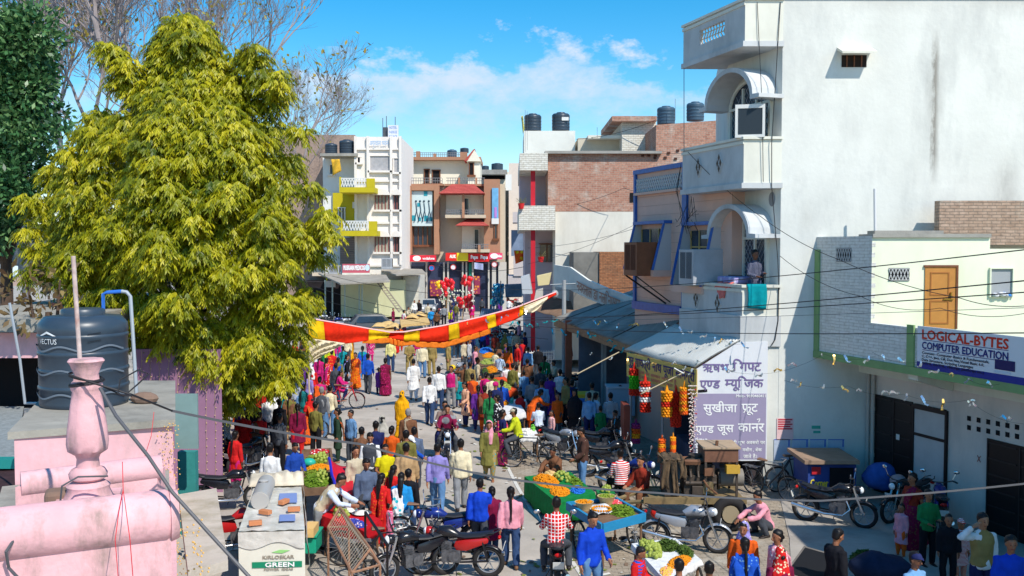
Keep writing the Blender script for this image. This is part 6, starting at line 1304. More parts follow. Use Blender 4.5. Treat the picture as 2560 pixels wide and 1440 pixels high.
crowd=[l for l in '''
1094 1290 walk 176 1.70 hair shoes shirt:lv trousers:jn|man in lavender shirt and pale jeans walking away up the road
1152 1273 walk2 190 1.68 hair shoes jacket:cr trousers:gy|man in cream jacket and grey trousers walking away beside the lavender shirt
1200 1390 walk 172 1.58 hair shoes jacket:rbl trousers:dgy|boy in royal blue hooded jacket walking away beside a pink topped girl
1230 1388 walk2 190 1.40 hair_bun shoes kurta:mr trousers:dj|girl in maroon top between the blue hooded boy and the pink topped girl
1277 1415 walk 182 1.56 hair_braid shoes:b sweater:pk trousers:dj|girl in pink jacket with a long black braid walking away
1478 1530 look 24 1.72 hair shoes shirt:rbl trousers:jn|man in royal blue shirt and pale jeans standing before the blue cart
1595 1575 look 60 1.36 hair sweater:r vest:bl/s/r/5 trousers:nv shoes|boy in red sweater with a blue chest panel bending over the near cart
1772 1596 sit 170 1.62 hair shirt:cr trousers:tan shoes|man in cream shirt seen from behind beside the near vegetable cart
1696 1650 stand 180 1.52 hair cap:be shirt:gy trousers:be shoes|man in beige cap whose head shows below the near vegetable cart
1857 1535 stand -25 1.55 hair_bun scarf:lv/d/w sweater:or sari:or|woman in orange cardigan with a lavender scarf over her head
1860 1588 stand 176 1.56 hair_braid kurta:bl/d/lb salwar:bl dupatta:bl|woman in bright blue shawl seen from behind facing the orange cardigan
1942 1560 stand -70 1.55 hair_bun kurta:pk/d/w salwar:pk dupatta:pk|woman in pale pink embroidered suit at the group of women
1948 1620 stand 190 1.56 hair_bun scarf:r/d/cr kurta:mr salwar:w|woman with a bright red veil over her head and back
2086 1570 look 110 1.62 hair jacket:bk trousers:dgy shoes|man in black jacket by the concrete bin at the bottom edge
2283 1640 stand 30 1.58 hair cap:nv shirt:lb trousers:nv shoes|man in dark blue cap at the bottom edge below the shaded family
2279 1372 walk -70 1.58 hair_bun blouse:rb sari:mr/d/br|woman in maroon patterned sari walking left in the gateway shade
2252 1392 stand -60 1.05 hair_bun kurta:pk salwar:or|small child in pink top and orange skirt beside the maroon sari
2318 1414 fold 8 1.48 hair shoes shirt:g trousers:bk|boy in green shirt standing with hands joined in the shade
2369 1462 stand -10 1.28 hair shoes jacket:bk trousers:bk|small boy in black jacket right of the green shirted boy
2399 1452 stand 10 1.15 cap:r/s/w kurta:r/s/w trousers:r/s/be shoes|small child in red striped hat and jumper
2452 1538 headhand 6 1.72 hair shirt:w vest:kh trousers:nv shoes|man in khaki vest and white sleeves holding his forehead
2522 1611 stand -12 1.70 hair shirt:rbl trousers:dgy shoes|man in dark blue shirt at the lower right corner
1006 1098 walk 165 1.56 hair_bun shawl:yo sari:yo|woman wrapped in a bright saffron yellow shawl walking away
1021 1171 stand 182 1.66 hair:g neck_scarf:be/s/br jacket:br trousers:br shoes|grey haired man in brown jacket with a checked scarf
957 1185 fold 175 1.58 hair_bun shawl:sl sari:or|person hunched under a pale grey shawl beside the brown jacket
926 1250 look 10 1.66 hair vest:dgy shirt:w trousers:dgy shoes|man in dark grey vest looking down beside the grey shawl
994 1232 reach 60 1.62 cap:w shirt:bl trousers:nv shoes|person in white cap and blue jacket bending forward
1016 1244 stand 185 1.66 hair jacket:ol trousers:gy shoes|man in olive grey jacket seen from behind, by the white cap
964 1280 fold 15 1.58 hair tee:y trousers:bk shoes|youth in yellow T-shirt standing in the middle of the crowd
1016 1290 walk 178 1.70 hair jacket:tan trousers:gy shoes|man in tan jacket seen from behind near the yellow T-shirt
916 1340 look 20 1.68 hair shirt:gb trousers:dgy shoes|man in slate blue shirt looking down over the red stall
955 1368 stand 150 1.52 hair_long kurta:r salwar:r dupatta:r/d/or|woman in red with long loose hair beside the red stall
974 1372 stand 120 .95 hair kurta:pk/s/mg trousers:nv|toddler in pink striped top held close to the woman in red
1004 1362 stand 176 1.50 hair_long sweater:sk sari:w/d/cn/8|girl in bright blue top and white skirt with turquoise flowers
1022 1344 stand 160 1.46 hair jacket:bk trousers:dj shoes|boy in black jacket beside the flowered skirt
803 1378 reach 82 1.72 hair vest:be shirt:wb trousers:gy shoes|stall keeper in beige vest leaning over the red stall
738 1262 look 30 1.50 hair shirt:bl/c/nv trousers:bk shoes|boy in blue checked shirt standing at the guava cart
677 1288 stand 176 1.64 hair shirt:w trousers:bk shoes|man in white shirt seen from behind left of the guava cart
845 1156 stand -80 1.56 hair_bun kurta:dg salwar:dg dupatta:br/d/or|woman in dark green suit with a brown shawl facing left
878 1156 stand -40 1.50 hair shirt:lb/c/nv trousers:dgy shoes|boy in pale blue checked shirt beside the brown shawl
805 1098 stand 178 1.68 hair:g vest:dgy shirt:gy trousers:jn shoes|grey haired man in charcoal sweater and jeans
826 1088 stand 160 1.64 hair vest:cr shirt:be trousers:jn shoes|man in cream waistcoat beside the charcoal sweater
775 1112 fold -120 1.54 hair_bun scarf:r sari:or/d/br blouse:r|woman in orange brown sari with a red scarf
725 1102 stand 170 1.55 hair_braid dupatta:br kurta:ol salwar:tan|woman in ochre brown shawl with a black braid
635 1132 stand 165 1.68 hair jacket:bk trousers:jn shoes|man in black jacket and jeans under the tree edge
673 1116 stand 175 1.66 hair shirt:w trousers:dgy shoes|man in white shirt and grey trousers right of the black jacket
566 1166 stand 90 1.64 hair shirt:dgy/c/w trousers:bk shoes|man in grey checked shirt leaning near the mauve wall
736 1052 stand 176 1.62 hair shirt:wb/v/nv trousers:jn shoes|man in white and blue striped shirt in the left crowd
596 1122 stand 120 1.52 hair_braid kurta:pu salwar:bl|girl in purple top near the mauve wall
638 1062 stand 180 1.66 hair shirt:w trousers:bk shoes|man in white shirt and black trousers under the leaves
688 1088 reach 200 1.64 hair shirt:w trousers:gy shoes|man in white shirt bending forward under the tree
600 1062 stand 190 1.54 hair_bun sari:or blouse:r|woman in orange red sari under the tree near the wall
618 1090 stand 150 1.60 hair shirt:lb trousers:nv shoes|man in pale blue shirt half hidden under the leaves
655 1080 stand 190 1.6 hair_braid kurta:r salwar:r|woman in plain red suit half hidden under the leaves
700 1050 stand 170 1.58 hair_bun kurta:tl salwar:tl dupatta:g|woman in teal suit and green shawl in the left crowd
760 1070 stand 140 1.5 hair_braid kurta:tl/s/dg salwar:dg|girl in teal striped top in the left crowd
745 1030 stand 190 1.62 hair shirt:dg trousers:bk shoes|man in dark green shirt behind the striped shirt
780 1012 stand 180 1.56 hair_braid kurta:r salwar:r scarf:w|woman in scarlet suit with a white head scarf
817 988 stand 150 1.56 hair_braid kurta:r/d/w salwar:r dupatta:mg|woman in red spotted suit with a pink shawl
798 978 stand 175 1.55 hair_braid kurta:mg salwar:r|woman in deep pink suit with a braid beside the spotted suit
765 990 stand 190 1.55 hair_bun kurta:pu salwar:w|woman in violet suit at the left of the scarlet suit
889 972 stand -15 1.58 hair_bun sari:or/d/yo blouse:rb dupatta:or|woman in orange printed sari facing the camera
868 976 stand 100 1.54 hair_braid kurta:bk salwar:wb dupatta:lv|woman in black top with a pale violet shawl
920 983 walk 180 1.70 hair shirt:bl trousers:dgy shoes|man in blue shirt and dark grey trousers walking away
964 990 stand 178 1.58 hair_bun sari:mr/d/mg blouse:mr|woman in dark maroon sari standing in the open road
947 985 stand 150 1.10 hair kurta:pu trousers:nv shoes|child in purple holding the maroon sari's hand
1034 1000 walk 185 1.68 hair kurta:w salwar:w shoes:b|man all in white tunic and trousers walking away
977 930 stand 182 1.68 hair:g shirt:py trousers:dj shoes|grey haired man in pale yellow shirt and jeans
1024 937 fold 20 1.68 hair shirt:kh trousers:kh shoes|khaki uniformed policeman with folded hands, leftmost of the three
1079 939 stand -5 1.72 hair shirt:kh trousers:kh shoes|khaki uniformed policeman standing in the middle of the road facing the camera
1121 939 stand 80 1.70 cap:kh shirt:kh trousers:kh shoes|khaki uniformed policeman in a cap beside the parked motorcycle
1056 945 stand 176 1.66 hair jacket:cr trousers:jn shoes|man in cream jacket and jeans between the two policemen
1074 1062 walk 178 1.68 hair shirt:w trousers:dj shoes|man in crisp white shirt and blue jeans walking up the road
1097 1026 stand 175 1.66 hair jacket:w trousers:dj shoes|man in white jacket right of the crisp white shirt
1128 1021 stand -10 1.62 hair vest:mg shirt:gy trousers:gy shoes|youth in magenta sleeveless sweater facing the camera
1164 1066 look -60 1.54 hair_bun kurta:pe salwar:nv dupatta:nv|woman in peach tunic and navy trousers looking left
1161 1002 headhand 20 1.5 hair shirt:br trousers:nv shoes|boy in brown shirt with an arm raised to his head
1146 1018 stand -20 1.2 hair kurta:tl trousers:nv shoes|child in teal top behind the magenta sweater
1188 956 stand 90 1.68 hair shirt:pk trousers:nv shoes|man in pale pink shirt beside the flower stalls
1160 931 stand 60 1.68 hair shirt:be trousers:dgy shoes|man in beige shirt at the far vegetable stall
1173 930 stand 80 1.66 hair shirt:w/s/nv trousers:dj shoes|man in white striped shirt at the far vegetable stall
1193 992 stand 100 1.62 hair shirt:be trousers:gy shoes|man in fawn shirt before the middle vegetable stall
1200 1012 stand 10 1.15 hair kurta:be/d/br trousers:br|small child in fawn dotted top before the middle stall
1196 1078 stand 185 1.54 hair_braid kurta:pu salwar:nv|woman in purple suit with a braid facing the stalls
1212 1080 stand 175 1.55 hair_bun kurta:rb salwar:or dupatta:br|woman in rust brown suit beside the purple suit
1239 1078 stand 172 1.66 turban:mg jacket:nv trousers:nv shoes|man in navy jacket and magenta turban at the stalls
1225 1090 stand 180 1.5 hair_braid kurta:g salwar:dg|girl in green top beside the navy jacket
1243 1112 stand -100 1.56 hair_bun kurta:bk/d/w/12 salwar:bk dupatta:w|woman in black and white printed suit
1256 1164 stand 110 1.58 hair_bun sari:mg/d/yo blouse:nv|woman in magenta sari with a blue blouse
1223 1200 walk 0 1.58 hair_bun scarf:pk kurta:ol salwar:kh/d/tl|woman in olive cardigan with a pink head scarf walking to the camera
1300 1062 sit 175 1.62 hair vest:r shirt:w trousers:bk shoes|man in red waistcoat at the white stall sheet
1328 1080 reach 120 1.52 hair_bun kurta:or salwar:or|woman in orange reaching over the white stall
1354 1070 stand 170 1.64 hair shirt:lb trousers:dj shoes|man in sky blue shirt in the market shade
1330 1056 stand 170 1.62 hair shirt:gy trousers:dgy shoes|man in pale grey shirt in the market shade
1347 1092 sit 190 1.5 hair shirt:wb trousers:bk shoes|boy in white and blue shirt crouching at the white stall
1379 1116 stand -60 1.10 hair kurta:r/s/w trousers:dj shoes|child in red and white striped jumper by the motorcycle
1456 1234 look -80 1.68 hair jacket:db shirt:cr trousers:jn shoes|man in brown leather jacket and jeans behind the flower stall
1414 1066 stand -70 1.68 hair jacket:kh trousers:bk shoes|man in khaki jacket in shade by the railing
1393 1082 stand 10 1.3 hair kurta:or trousers:dgy shoes|child with an orange wrap in the market shade
1437 1096 stand -30 1.58 hair_bun shawl:bk sari:bk|woman in black shawl in the deep shade
1473 1104 stand 160 1.56 hair shirt:lb trousers:nv shoes|man in pale blue shirt deep in the shade by the yellow icebox
1526 1105 stand 175 1.56 hair sweater:nv/s/w trousers:dj shoes|boy in navy and white striped jumper in the shade
1501 1107 stand 170 1.15 hair kurta:g trousers:bk|small child in green beside the navy striped jumper
1489 1098 stand 120 1.5 hair_braid kurta:wb salwar:dj|girl in pale checked top deep in the shade
1294 946 stand -60 1.68 hair shirt:r trousers:be shoes|man in red shirt in the middle of the stalls
1207 886 reach 160 1.62 turban:pk shirt:bl trousers:nv shoes|man in blue shirt and pink cap bending over a far stall
1298 868 stand -100 1.62 hair shirt:pk trousers:dj shoes|man in pink shirt in the shade by parked motorcycles
1350 892 reach -100 1.64 cap:bk jacket:kh trousers:br shoes|man in mustard jacket and dark cap reaching left
1388 884 stand 10 1.56 hair_braid kurta:bl salwar:nv|woman in dark blue in the far shade
1398 900 stand -30 1.3 hair kurta:nv trousers:bk shoes|child in navy in the far shade
1268 914 sit -60 1.62 hair vest:ol shirt:pu trousers:bk shoes|stall keeper in olive vest and purple sleeves
1389 968 sit -70 1.62 hair shirt:be trousers:bk shoes|man in beige shirt seated by the dark railing
1041 890 stand 178 1.56 hair_braid kurta:mg salwar:mg dupatta:pk|woman in bright pink suit behind the striped cloth
988 884 stand 176 1.56 hair_bun sari:r blouse:r|woman in red sari right behind the striped cloth
1000 878 stand 170 1.55 hair_braid kurta:or salwar:r|woman in orange suit behind the middle of the striped cloth
907 950 stand 180 1.58 hair_braid kurta:tl salwar:sk dupatta:bl|woman in turquoise blue suit behind the blue shirt
926 905 stand 170 1.5 hair_braid kurta:mg/d/w salwar:mg|girl in pink spotted suit below the striped cloth
846 914 stand 176 1.58 hair_braid kurta:lv salwar:pu dupatta:mg|woman in lilac suit below the cream cloth end
875 905 stand 175 1.56 hair_bun sari:yo blouse:yo|woman in golden yellow sari below the striped cloth
824 936 stand 20 1.62 hair vest:yg shirt:yg trousers:dgy shoes|man in pale lime vest near the cloth pole
868 914 stand 180 1.6 hair shirt:cr trousers:dgy shoes|man in cream shirt beside the yellow sari
846 982 stand 160 1.5 hair_braid kurta:ol salwar:bl dupatta:bl|girl in olive top and bright blue trousers
810 930 stand 190 1.5 hair_bun kurta:g salwar:dg|woman in green suit beside the cloth pole
755 950 stand 180 1.6 hair shirt:gy trousers:bk shoes|man in grey shirt by the tree edge left of the cloth
735 930 stand 175 1.55 hair_bun kurta:r salwar:mr|woman in dark red suit at the tree edge
760 915 stand 180 1.6 hair shirt:br trousers:bk shoes|man in brown shirt at the tree edge behind the cloth
1058 745 stand -60 1.66 hair shirt:bl trousers:nv shoes|man in blue shirt by the far utility pole
1036 797 stand 10 1.6 hair shirt:w trousers:gy shoes|man in white shirt behind the brown sheeted cart
1048 796 stand -20 1.6 hair jacket:bk trousers:dj shoes|man in black jacket behind the brown sheeted cart
1019 802 sit 60 1.6 hair shirt:be trousers:gy shoes|man in fawn shirt sitting left of the far carts
983 812 stand 60 1.3 hair kurta:mr trousers:dgy shoes|child in maroon shirt behind the black car
1010 828 stand 120 1.56 hair_bun sari:mg/d/w blouse:w|woman in pink and white printed sari by the far carts
1078 824 stand 175 1.62 hair shirt:sk trousers:dj shoes|man in sky blue T-shirt by the far carts
1070 806 stand 185 1.6 hair shirt:be trousers:ol shoes|man in fawn shirt leaning on the far cart
895 830 sit 60 1.6 hair shirt:lb trousers:dgy shoes|man in pale blue shirt beside the black car
1189 770 stand 178 1.66 hair shirt:w trousers:be shoes|man in white shirt in the far street
1211 772 stand 176 1.58 hair_braid kurta:or salwar:r|woman in orange red suit in the far street
1200 776 stand 185 1.5 hair shirt:bl trousers:dj shoes|man in blue denim shirt in the far street
1198 764 stand 150 1.58 hair_bun kurta:lv salwar:pu scarf:mg|woman in violet with a pink scarf in the far street
1262 765 stand 170 1.56 hair_bun sari:mr blouse:mr|woman in dark maroon sari in the far street
1176 786 stand 176 1.56 hair_braid kurta:r salwar:mg|woman in red suit beside the balloon seller
1134 784 stand 60 1.62 hair shirt:nv trousers:dj shoes|balloon seller in navy shirt
1258 712 stand 10 1.6 hair shirt:lb trousers:dgy shoes|man in pale blue shirt on the far shop steps
1220 752 stand 190 1.6 hair jacket:bk trousers:bk shoes|man in black jacket in the far street
1246 748 stand 170 1.6 hair shirt:pu trousers:bk shoes|man in purple shirt in the far street
1165 748 stand 175 1.6 hair shirt:yg trousers:dgy shoes|man in lime shirt at the far shop front
1182 742 stand 160 1.6 hair shirt:gy trousers:bk shoes|man in grey shirt at the far shop front
1130 770 stand 130 1.55 hair_bun kurta:rb salwar:rb|woman in rust suit left of the balloons
1276 760 stand 200 1.6 hair shirt:wb trousers:nv shoes|man in pale striped shirt at the far right kerb
1108 772 stand 160 1.6 hair shirt:cr trousers:bk|man in cream shirt beside the balloon frame
1145 776 stand 200 1.55 hair_bun sari:or blouse:r|woman in orange sari beside the balloon frame
1155 792 stand 170 1.6 hair shirt:r trousers:dj|man in red shirt below the balloon bunches
1140 806 stand 150 1.6 hair shirt:ol trousers:dgy|man in olive shirt above the middle of the striped cloth
1110 812 stand 190 1.6 hair shirt:gy trousers:bk|man in grey shirt above the middle of the striped cloth
1128 818 stand 160 1.55 hair_bun kurta:pu salwar:pu dupatta:y|woman in purple and yellow above the striped cloth
1092 830 stand 175 1.6 hair shirt:br trousers:bk|man in brown shirt above the left middle of the striped cloth
1180 800 stand 180 1.55 hair_braid kurta:mg salwar:r|woman in crimson suit above the right half of the striped cloth
1205 788 stand 175 1.6 hair shirt:dgy trousers:bk|man in dark grey shirt behind the blue grey tin sheet
1232 782 stand 190 1.6 hair shirt:tl trousers:dj|man in teal shirt beside the blue grey tin sheet
1250 788 stand 170 1.55 hair_bun sari:pu blouse:mr|woman in purple sari beside the blue grey tin sheet
1272 790 stand 160 1.6 hair shirt:w trousers:dj|man in white shirt near the red market motorcycle
1290 752 stand 180 1.6 hair shirt:br trousers:bk|man in brown shirt at the grey crates
1212 744 stand 170 1.55 hair_bun kurta:bl salwar:nv|woman in blue suit at the dark red barrow
1232 740 stand 190 1.6 hair shirt:r trousers:bk|man in red shirt at the far dark red barrow
1190 752 stand 160 1.6 hair shirt:be trousers:dj|man in beige shirt at the red edged barrow
1150 755 stand 170 1.55 hair_bun sari:g blouse:g|woman in green sari at the red edged barrow
1085 778 stand 185 1.6 hair shirt:nv trousers:bk|man in navy shirt beside the grey saloon car
1268 742 stand 170 1.55 hair_braid kurta:or salwar:or|woman in orange suit in the lane by the crates
1205 722 stand 0 1.6 hair shirt:pk trousers:dj|man in pink shirt at the far shop door
1180 724 stand 0 1.55 hair_bun sari:mg blouse:mg|woman in pink sari at the far shop door
1140 722 stand 180 1.6 hair shirt:lb trousers:bk|man in light blue shirt before the red and yellow fascia
1096 728 stand 180 1.6 hair shirt:rb trousers:bk|man in rust shirt before the far glass shop front
1238 905 stand 150 1.6 hair shirt:rb trousers:bk|man in rust brown shirt among the far vegetable stalls
1260 885 sit 120 1.6 hair_bun shawl:ol trousers:ol|woman in an olive shawl seated among the far stalls
1312 905 stand -120 1.6 hair shirt:nv trousers:bk|man in navy shirt in the shade beyond the white gate panel
1330 918 sit 60 1.6 hair jacket:dgy trousers:bk|man in dark jacket sitting near the white gate panel
1372 860 stand 30 1.6 hair shirt:dgy trousers:bk|man in charcoal shirt in the shade by the blue post
1420 930 stand 150 1.58 hair_braid kurta:db salwar:bk|woman in dark brown suit in the deep shade of the stalls
1460 1020 stand 200 1.6 hair shirt:dgy trousers:bk|man in charcoal shirt beside the yellow icebox
1540 1120 sit -30 1.6 hair jacket:db trousers:bk|man in dark brown jacket sitting by the shaded motorcycles
1310 1010 stand 180 1.3 hair kurta:lb trousers:bk|boy in pale blue at the white sheeted stall
1282 1010 stand 150 1.6 hair shirt:ol trousers:dgy|man in olive shirt at the white sheeted stall
720 985 stand 175 1.55 hair_bun sari:g blouse:r|woman in green sari by the tree edge
742 1000 stand 190 1.55 hair_braid kurta:yo salwar:r|woman in golden top with red trousers by the tree edge
705 1015 stand 170 1.6 hair shirt:w trousers:nv|man in white shirt with navy trousers in the left crowd
675 1040 stand 150 1.5 hair_bun kurta:mg salwar:pu|woman in magenta top under the leaves
830 960 stand 180 1.55 hair_bun sari:r/d/yo blouse:r|woman in red and gold sari in the middle left crowd
858 945 stand 170 1.5 hair_braid kurta:tl salwar:w|girl in teal top and white trousers in the middle left crowd
785 945 stand 185 1.55 hair_bun kurta:bl salwar:w dupatta:w|woman in blue suit and white shawl near the cloth pole
700 1130 stand 160 1.6 hair shirt:bk trousers:dj|man in black shirt by the bicycle left of the guava cart
610 1160 stand 180 1.55 hair_bun kurta:r salwar:r|woman in red kneeling low beside the mauve wall motorcycle
590 1225 stand 150 1.5 hair_braid kurta:r salwar:mg|girl in red and pink behind the dusty motorcycle
548 1190 stand 120 1.6 hair jacket:nv trousers:bk|man in navy jacket at the corner of the mauve wall
1290 900 stand 200 1.6 hair shirt:be trousers:nv|man in beige shirt right of the far vegetable stall
1305 925 stand 170 1.55 hair_bun sari:mr blouse:r|woman in wine red sari right of the far vegetable stall
1320 955 stand 150 1.6 hair shirt:lb trousers:bk|man in light blue shirt near the man in red
1345 950 stand 190 1.6 hair jacket:bk trousers:dgy|man in black jacket near the white gate panel
1362 980 stand 160 1.55 hair_braid kurta:g salwar:dg|woman in green suit by the white gate panel
1290 985 sit 160 1.6 hair shirt:w trousers:bk|man in white shirt seated among the guava stalls
1318 995 stand 175 1.6 hair shirt:br trousers:dj|man in brown shirt beyond the white sheeted stall
1350 1020 stand 200 1.6 hair shirt:dgy trousers:bk|man in dark grey shirt near the dark railing
1375 1040 stand 160 1.55 hair_bun sari:pu blouse:pu|woman in purple sari near the dark railing
1400 1030 stand 170 1.6 hair shirt:w trousers:nv|man in white shirt inside the shade by the railing
1270 950 stand 150 1.55 hair_bun kurta:or salwar:r|woman in orange suit at the marigold stall
1182 905 stand 120 1.6 hair shirt:nv trousers:dj|man in navy shirt at the far vegetable stall
1215 865 stand 170 1.55 hair_bun sari:mg blouse:r|woman in pink sari behind the far vegetable stall
1240 858 stand 190 1.6 hair shirt:gy trousers:bk|man in grey shirt behind the far vegetable stall
1180 868 stand 175 1.6 hair shirt:w trousers:dj|man in white shirt left of the far vegetable stall
1160 880 stand 170 1.55 hair_braid kurta:r salwar:r|woman in red suit left of the far vegetable stall
1140 895 stand 185 1.6 hair shirt:br trousers:dgy|man in brown shirt below the striped cloth, by the silver motorcycle
1215 1035 stand 160 1.55 hair_bun kurta:mg salwar:bl|woman in deep pink top behind the navy jacket
1230 1045 stand 190 1.6 hair shirt:cr trousers:bk|man in cream shirt behind the navy jacket
1255 1060 stand 170 1.55 hair_braid kurta:bl salwar:w|girl in blue top beside the printed suit
1181 1040 stand 180 1.55 hair_bun sari:rb blouse:or|woman in rust sari beside the purple suit
1176 1005 stand 150 1.6 hair shirt:kh trousers:bk|man in dull khaki shirt before the middle stalls
940 1205 stand 200 1.6 hair shirt:nv trousers:bk|man in navy shirt left of the yellow T-shirt youth
905 1225 stand 170 1.6 hair shirt:br trousers:bk|man in brown shirt left of the dark grey vest
980 1215 stand 160 1.55 hair_bun kurta:or salwar:r|woman in orange beside the white capped person
1036 1225 stand 190 1.6 hair shirt:gb trousers:dgy|man in slate shirt right of the olive jacket
890 1290 stand 30 1.6 hair shirt:be trousers:gy|man in beige shirt behind the slate blue shirt
985 1330 stand 150 1.45 hair_long kurta:r salwar:mr|girl in red top between the woman in red and the blue top
650 1165 stand 170 1.55 hair_bun sari:br blouse:r|woman in brown sari by the motorcycle at the mauve wall
700 1180 stand 150 1.6 hair shirt:dgy trousers:bk|man in charcoal shirt behind the white shirt at the guava cart
745 1140 stand 190 1.55 hair_braid kurta:mr salwar:r|woman in maroon suit behind the guava cart
790 1140 stand 150 1.6 hair shirt:ol trousers:bk|man in olive shirt at the far end of the guava cart
660 1030 stand 180 1.6 hair shirt:cr trousers:br|man in cream shirt under the tree
715 965 stand 170 1.6 hair shirt:lb trousers:bk|man in light blue shirt under the tree edge
840 1010 stand 170 1.6 hair shirt:dgy trousers:dj|man in dark grey shirt behind the red bicycle
800 1050 stand 190 1.55 hair_bun sari:or blouse:mg|woman in bright orange sari beside the scarlet suit
770 1035 stand 160 1.55 hair_braid kurta:lv salwar:w|girl in lilac top beside the teal stripes
1480 1075 stand 170 1.6 hair shirt:be trousers:bk|man in beige shirt deep in the shade before the freezer
1550 1085 stand 200 1.6 hair shirt:gy trousers:dj|man in grey shirt in the shade before the freezer
1430 1060 stand 150 1.55 hair_bun sari:bl blouse:nv|woman in blue sari in the shade by the icebox
'''.strip().split('\n')]
for l in crowd:
 a,lab=l.split('|');q=a.split(None,5)
 wear=q[5]
 person(float(q[0]),float(q[1]),q[2],float(q[3]),float(q[4]),wear,lab)
person(0,0,'squat',-70,1.68,'hair shoes shirt:pk trousers:dgy','man in pale pink shirt squatting against the big trailer wheel',pt=G(1918,1336))
person(0,0,'squat',-30,1.62,'hair jacket:br trousers:br','flower seller in brown coat sitting behind the green stall',pt=G(1392,1202))
person(0,0,'sit',195,1.64,'hair sweater:r/s/w/6 trousers:bk shoes','man in red and white striped jumper seated with his back turned',pt=G(1553,1262)+Vector((0,0,.12)))
person(0,0,'sit',-40,1.66,'hair shirt:rb trousers:br','vendor in rust red shirt seated behind the blue cart',pt=G(1606,1292)+Vector((0,0,.20)))
person(0,0,'fold',25,1.66,'hair shirt:nv/c/gy trousers:dj','man in dark checked shirt on the white balcony holding the teal towel',pt=Vector((6.45,25.5,4.53)))
person(0,0,'sit',200,1.6,'hair jacket:w trousers:bk','man in white jumper seated at the middle vegetable stall',pt=G(1270,985)+Vector((0,0,.1)))
person(0,0,'sit',130,1.6,'hair shirt:cr trousers:be','man in cream shirt seated behind the middle vegetable stall',pt=G(1236,946)+Vector((0,0,.2)))
person(0,0,'sit',160,1.6,'hair shirt:lb/c/w trousers:gy','man in blue checked shirt seated behind the middle vegetable stall',pt=G(1248,958)+Vector((0,0,.2)))
person(0,0,'sit',120,1.6,'hair_bun shawl:br trousers:br','woman in brown shawl seated at the far flower stall',pt=G(1243,918)+Vector((0,0,.1)))
# vehicles
TYRE=mat('tyre_rubber',S(44,42,42),.85,vary=.2,vscale=9);CHROME=mat('chrome',S(206,208,212),.2,metal=.9);ALLOY=mat('grey_alloy',S(150,152,156),.4,metal=.5,vary=.15)
BLKP=mat('black_paint',S(26,26,32),.3,spec=.5);SEATM=mat('black_vinyl',S(34,36,42),.45);LENS=mat('lamp_glass',S(226,232,236),.1,spec=.6);REDL=mat('red_lens',S(190,24,24),.3);PLATE=mat('number_plate',S(226,226,220,.85),.5)
def spoked(name,par,y,z,rr,tr,spokes,spm,rim=ALLOY):
 w=bpy.data.objects.new(name,None);COL.objects.link(w);w.parent=par;w.location=(0,y,z);w.empty_display_size=.1
 m=MB();m.torus((0,0,0),rr,tr,'x',26,7);m.build('tyre',TYRE,w,smooth=2,world=False)
 m=MB();m.torus((0,0,0),rr-tr*.9,tr*.45,'x',26,5);m.tube([(-.05,0,0),(.05,0,0)],.03,8)
 for i in range(spokes):a=2*math.pi*i/spokes;m.tube([(.03*(-1)**i,.02*math.cos(a),.02*math.sin(a)),(0,(rr-tr)*math.cos(a),(rr-tr)*math.sin(a))],spm,4)
 m.build('rim',rim,w,smooth=True,world=False);return w
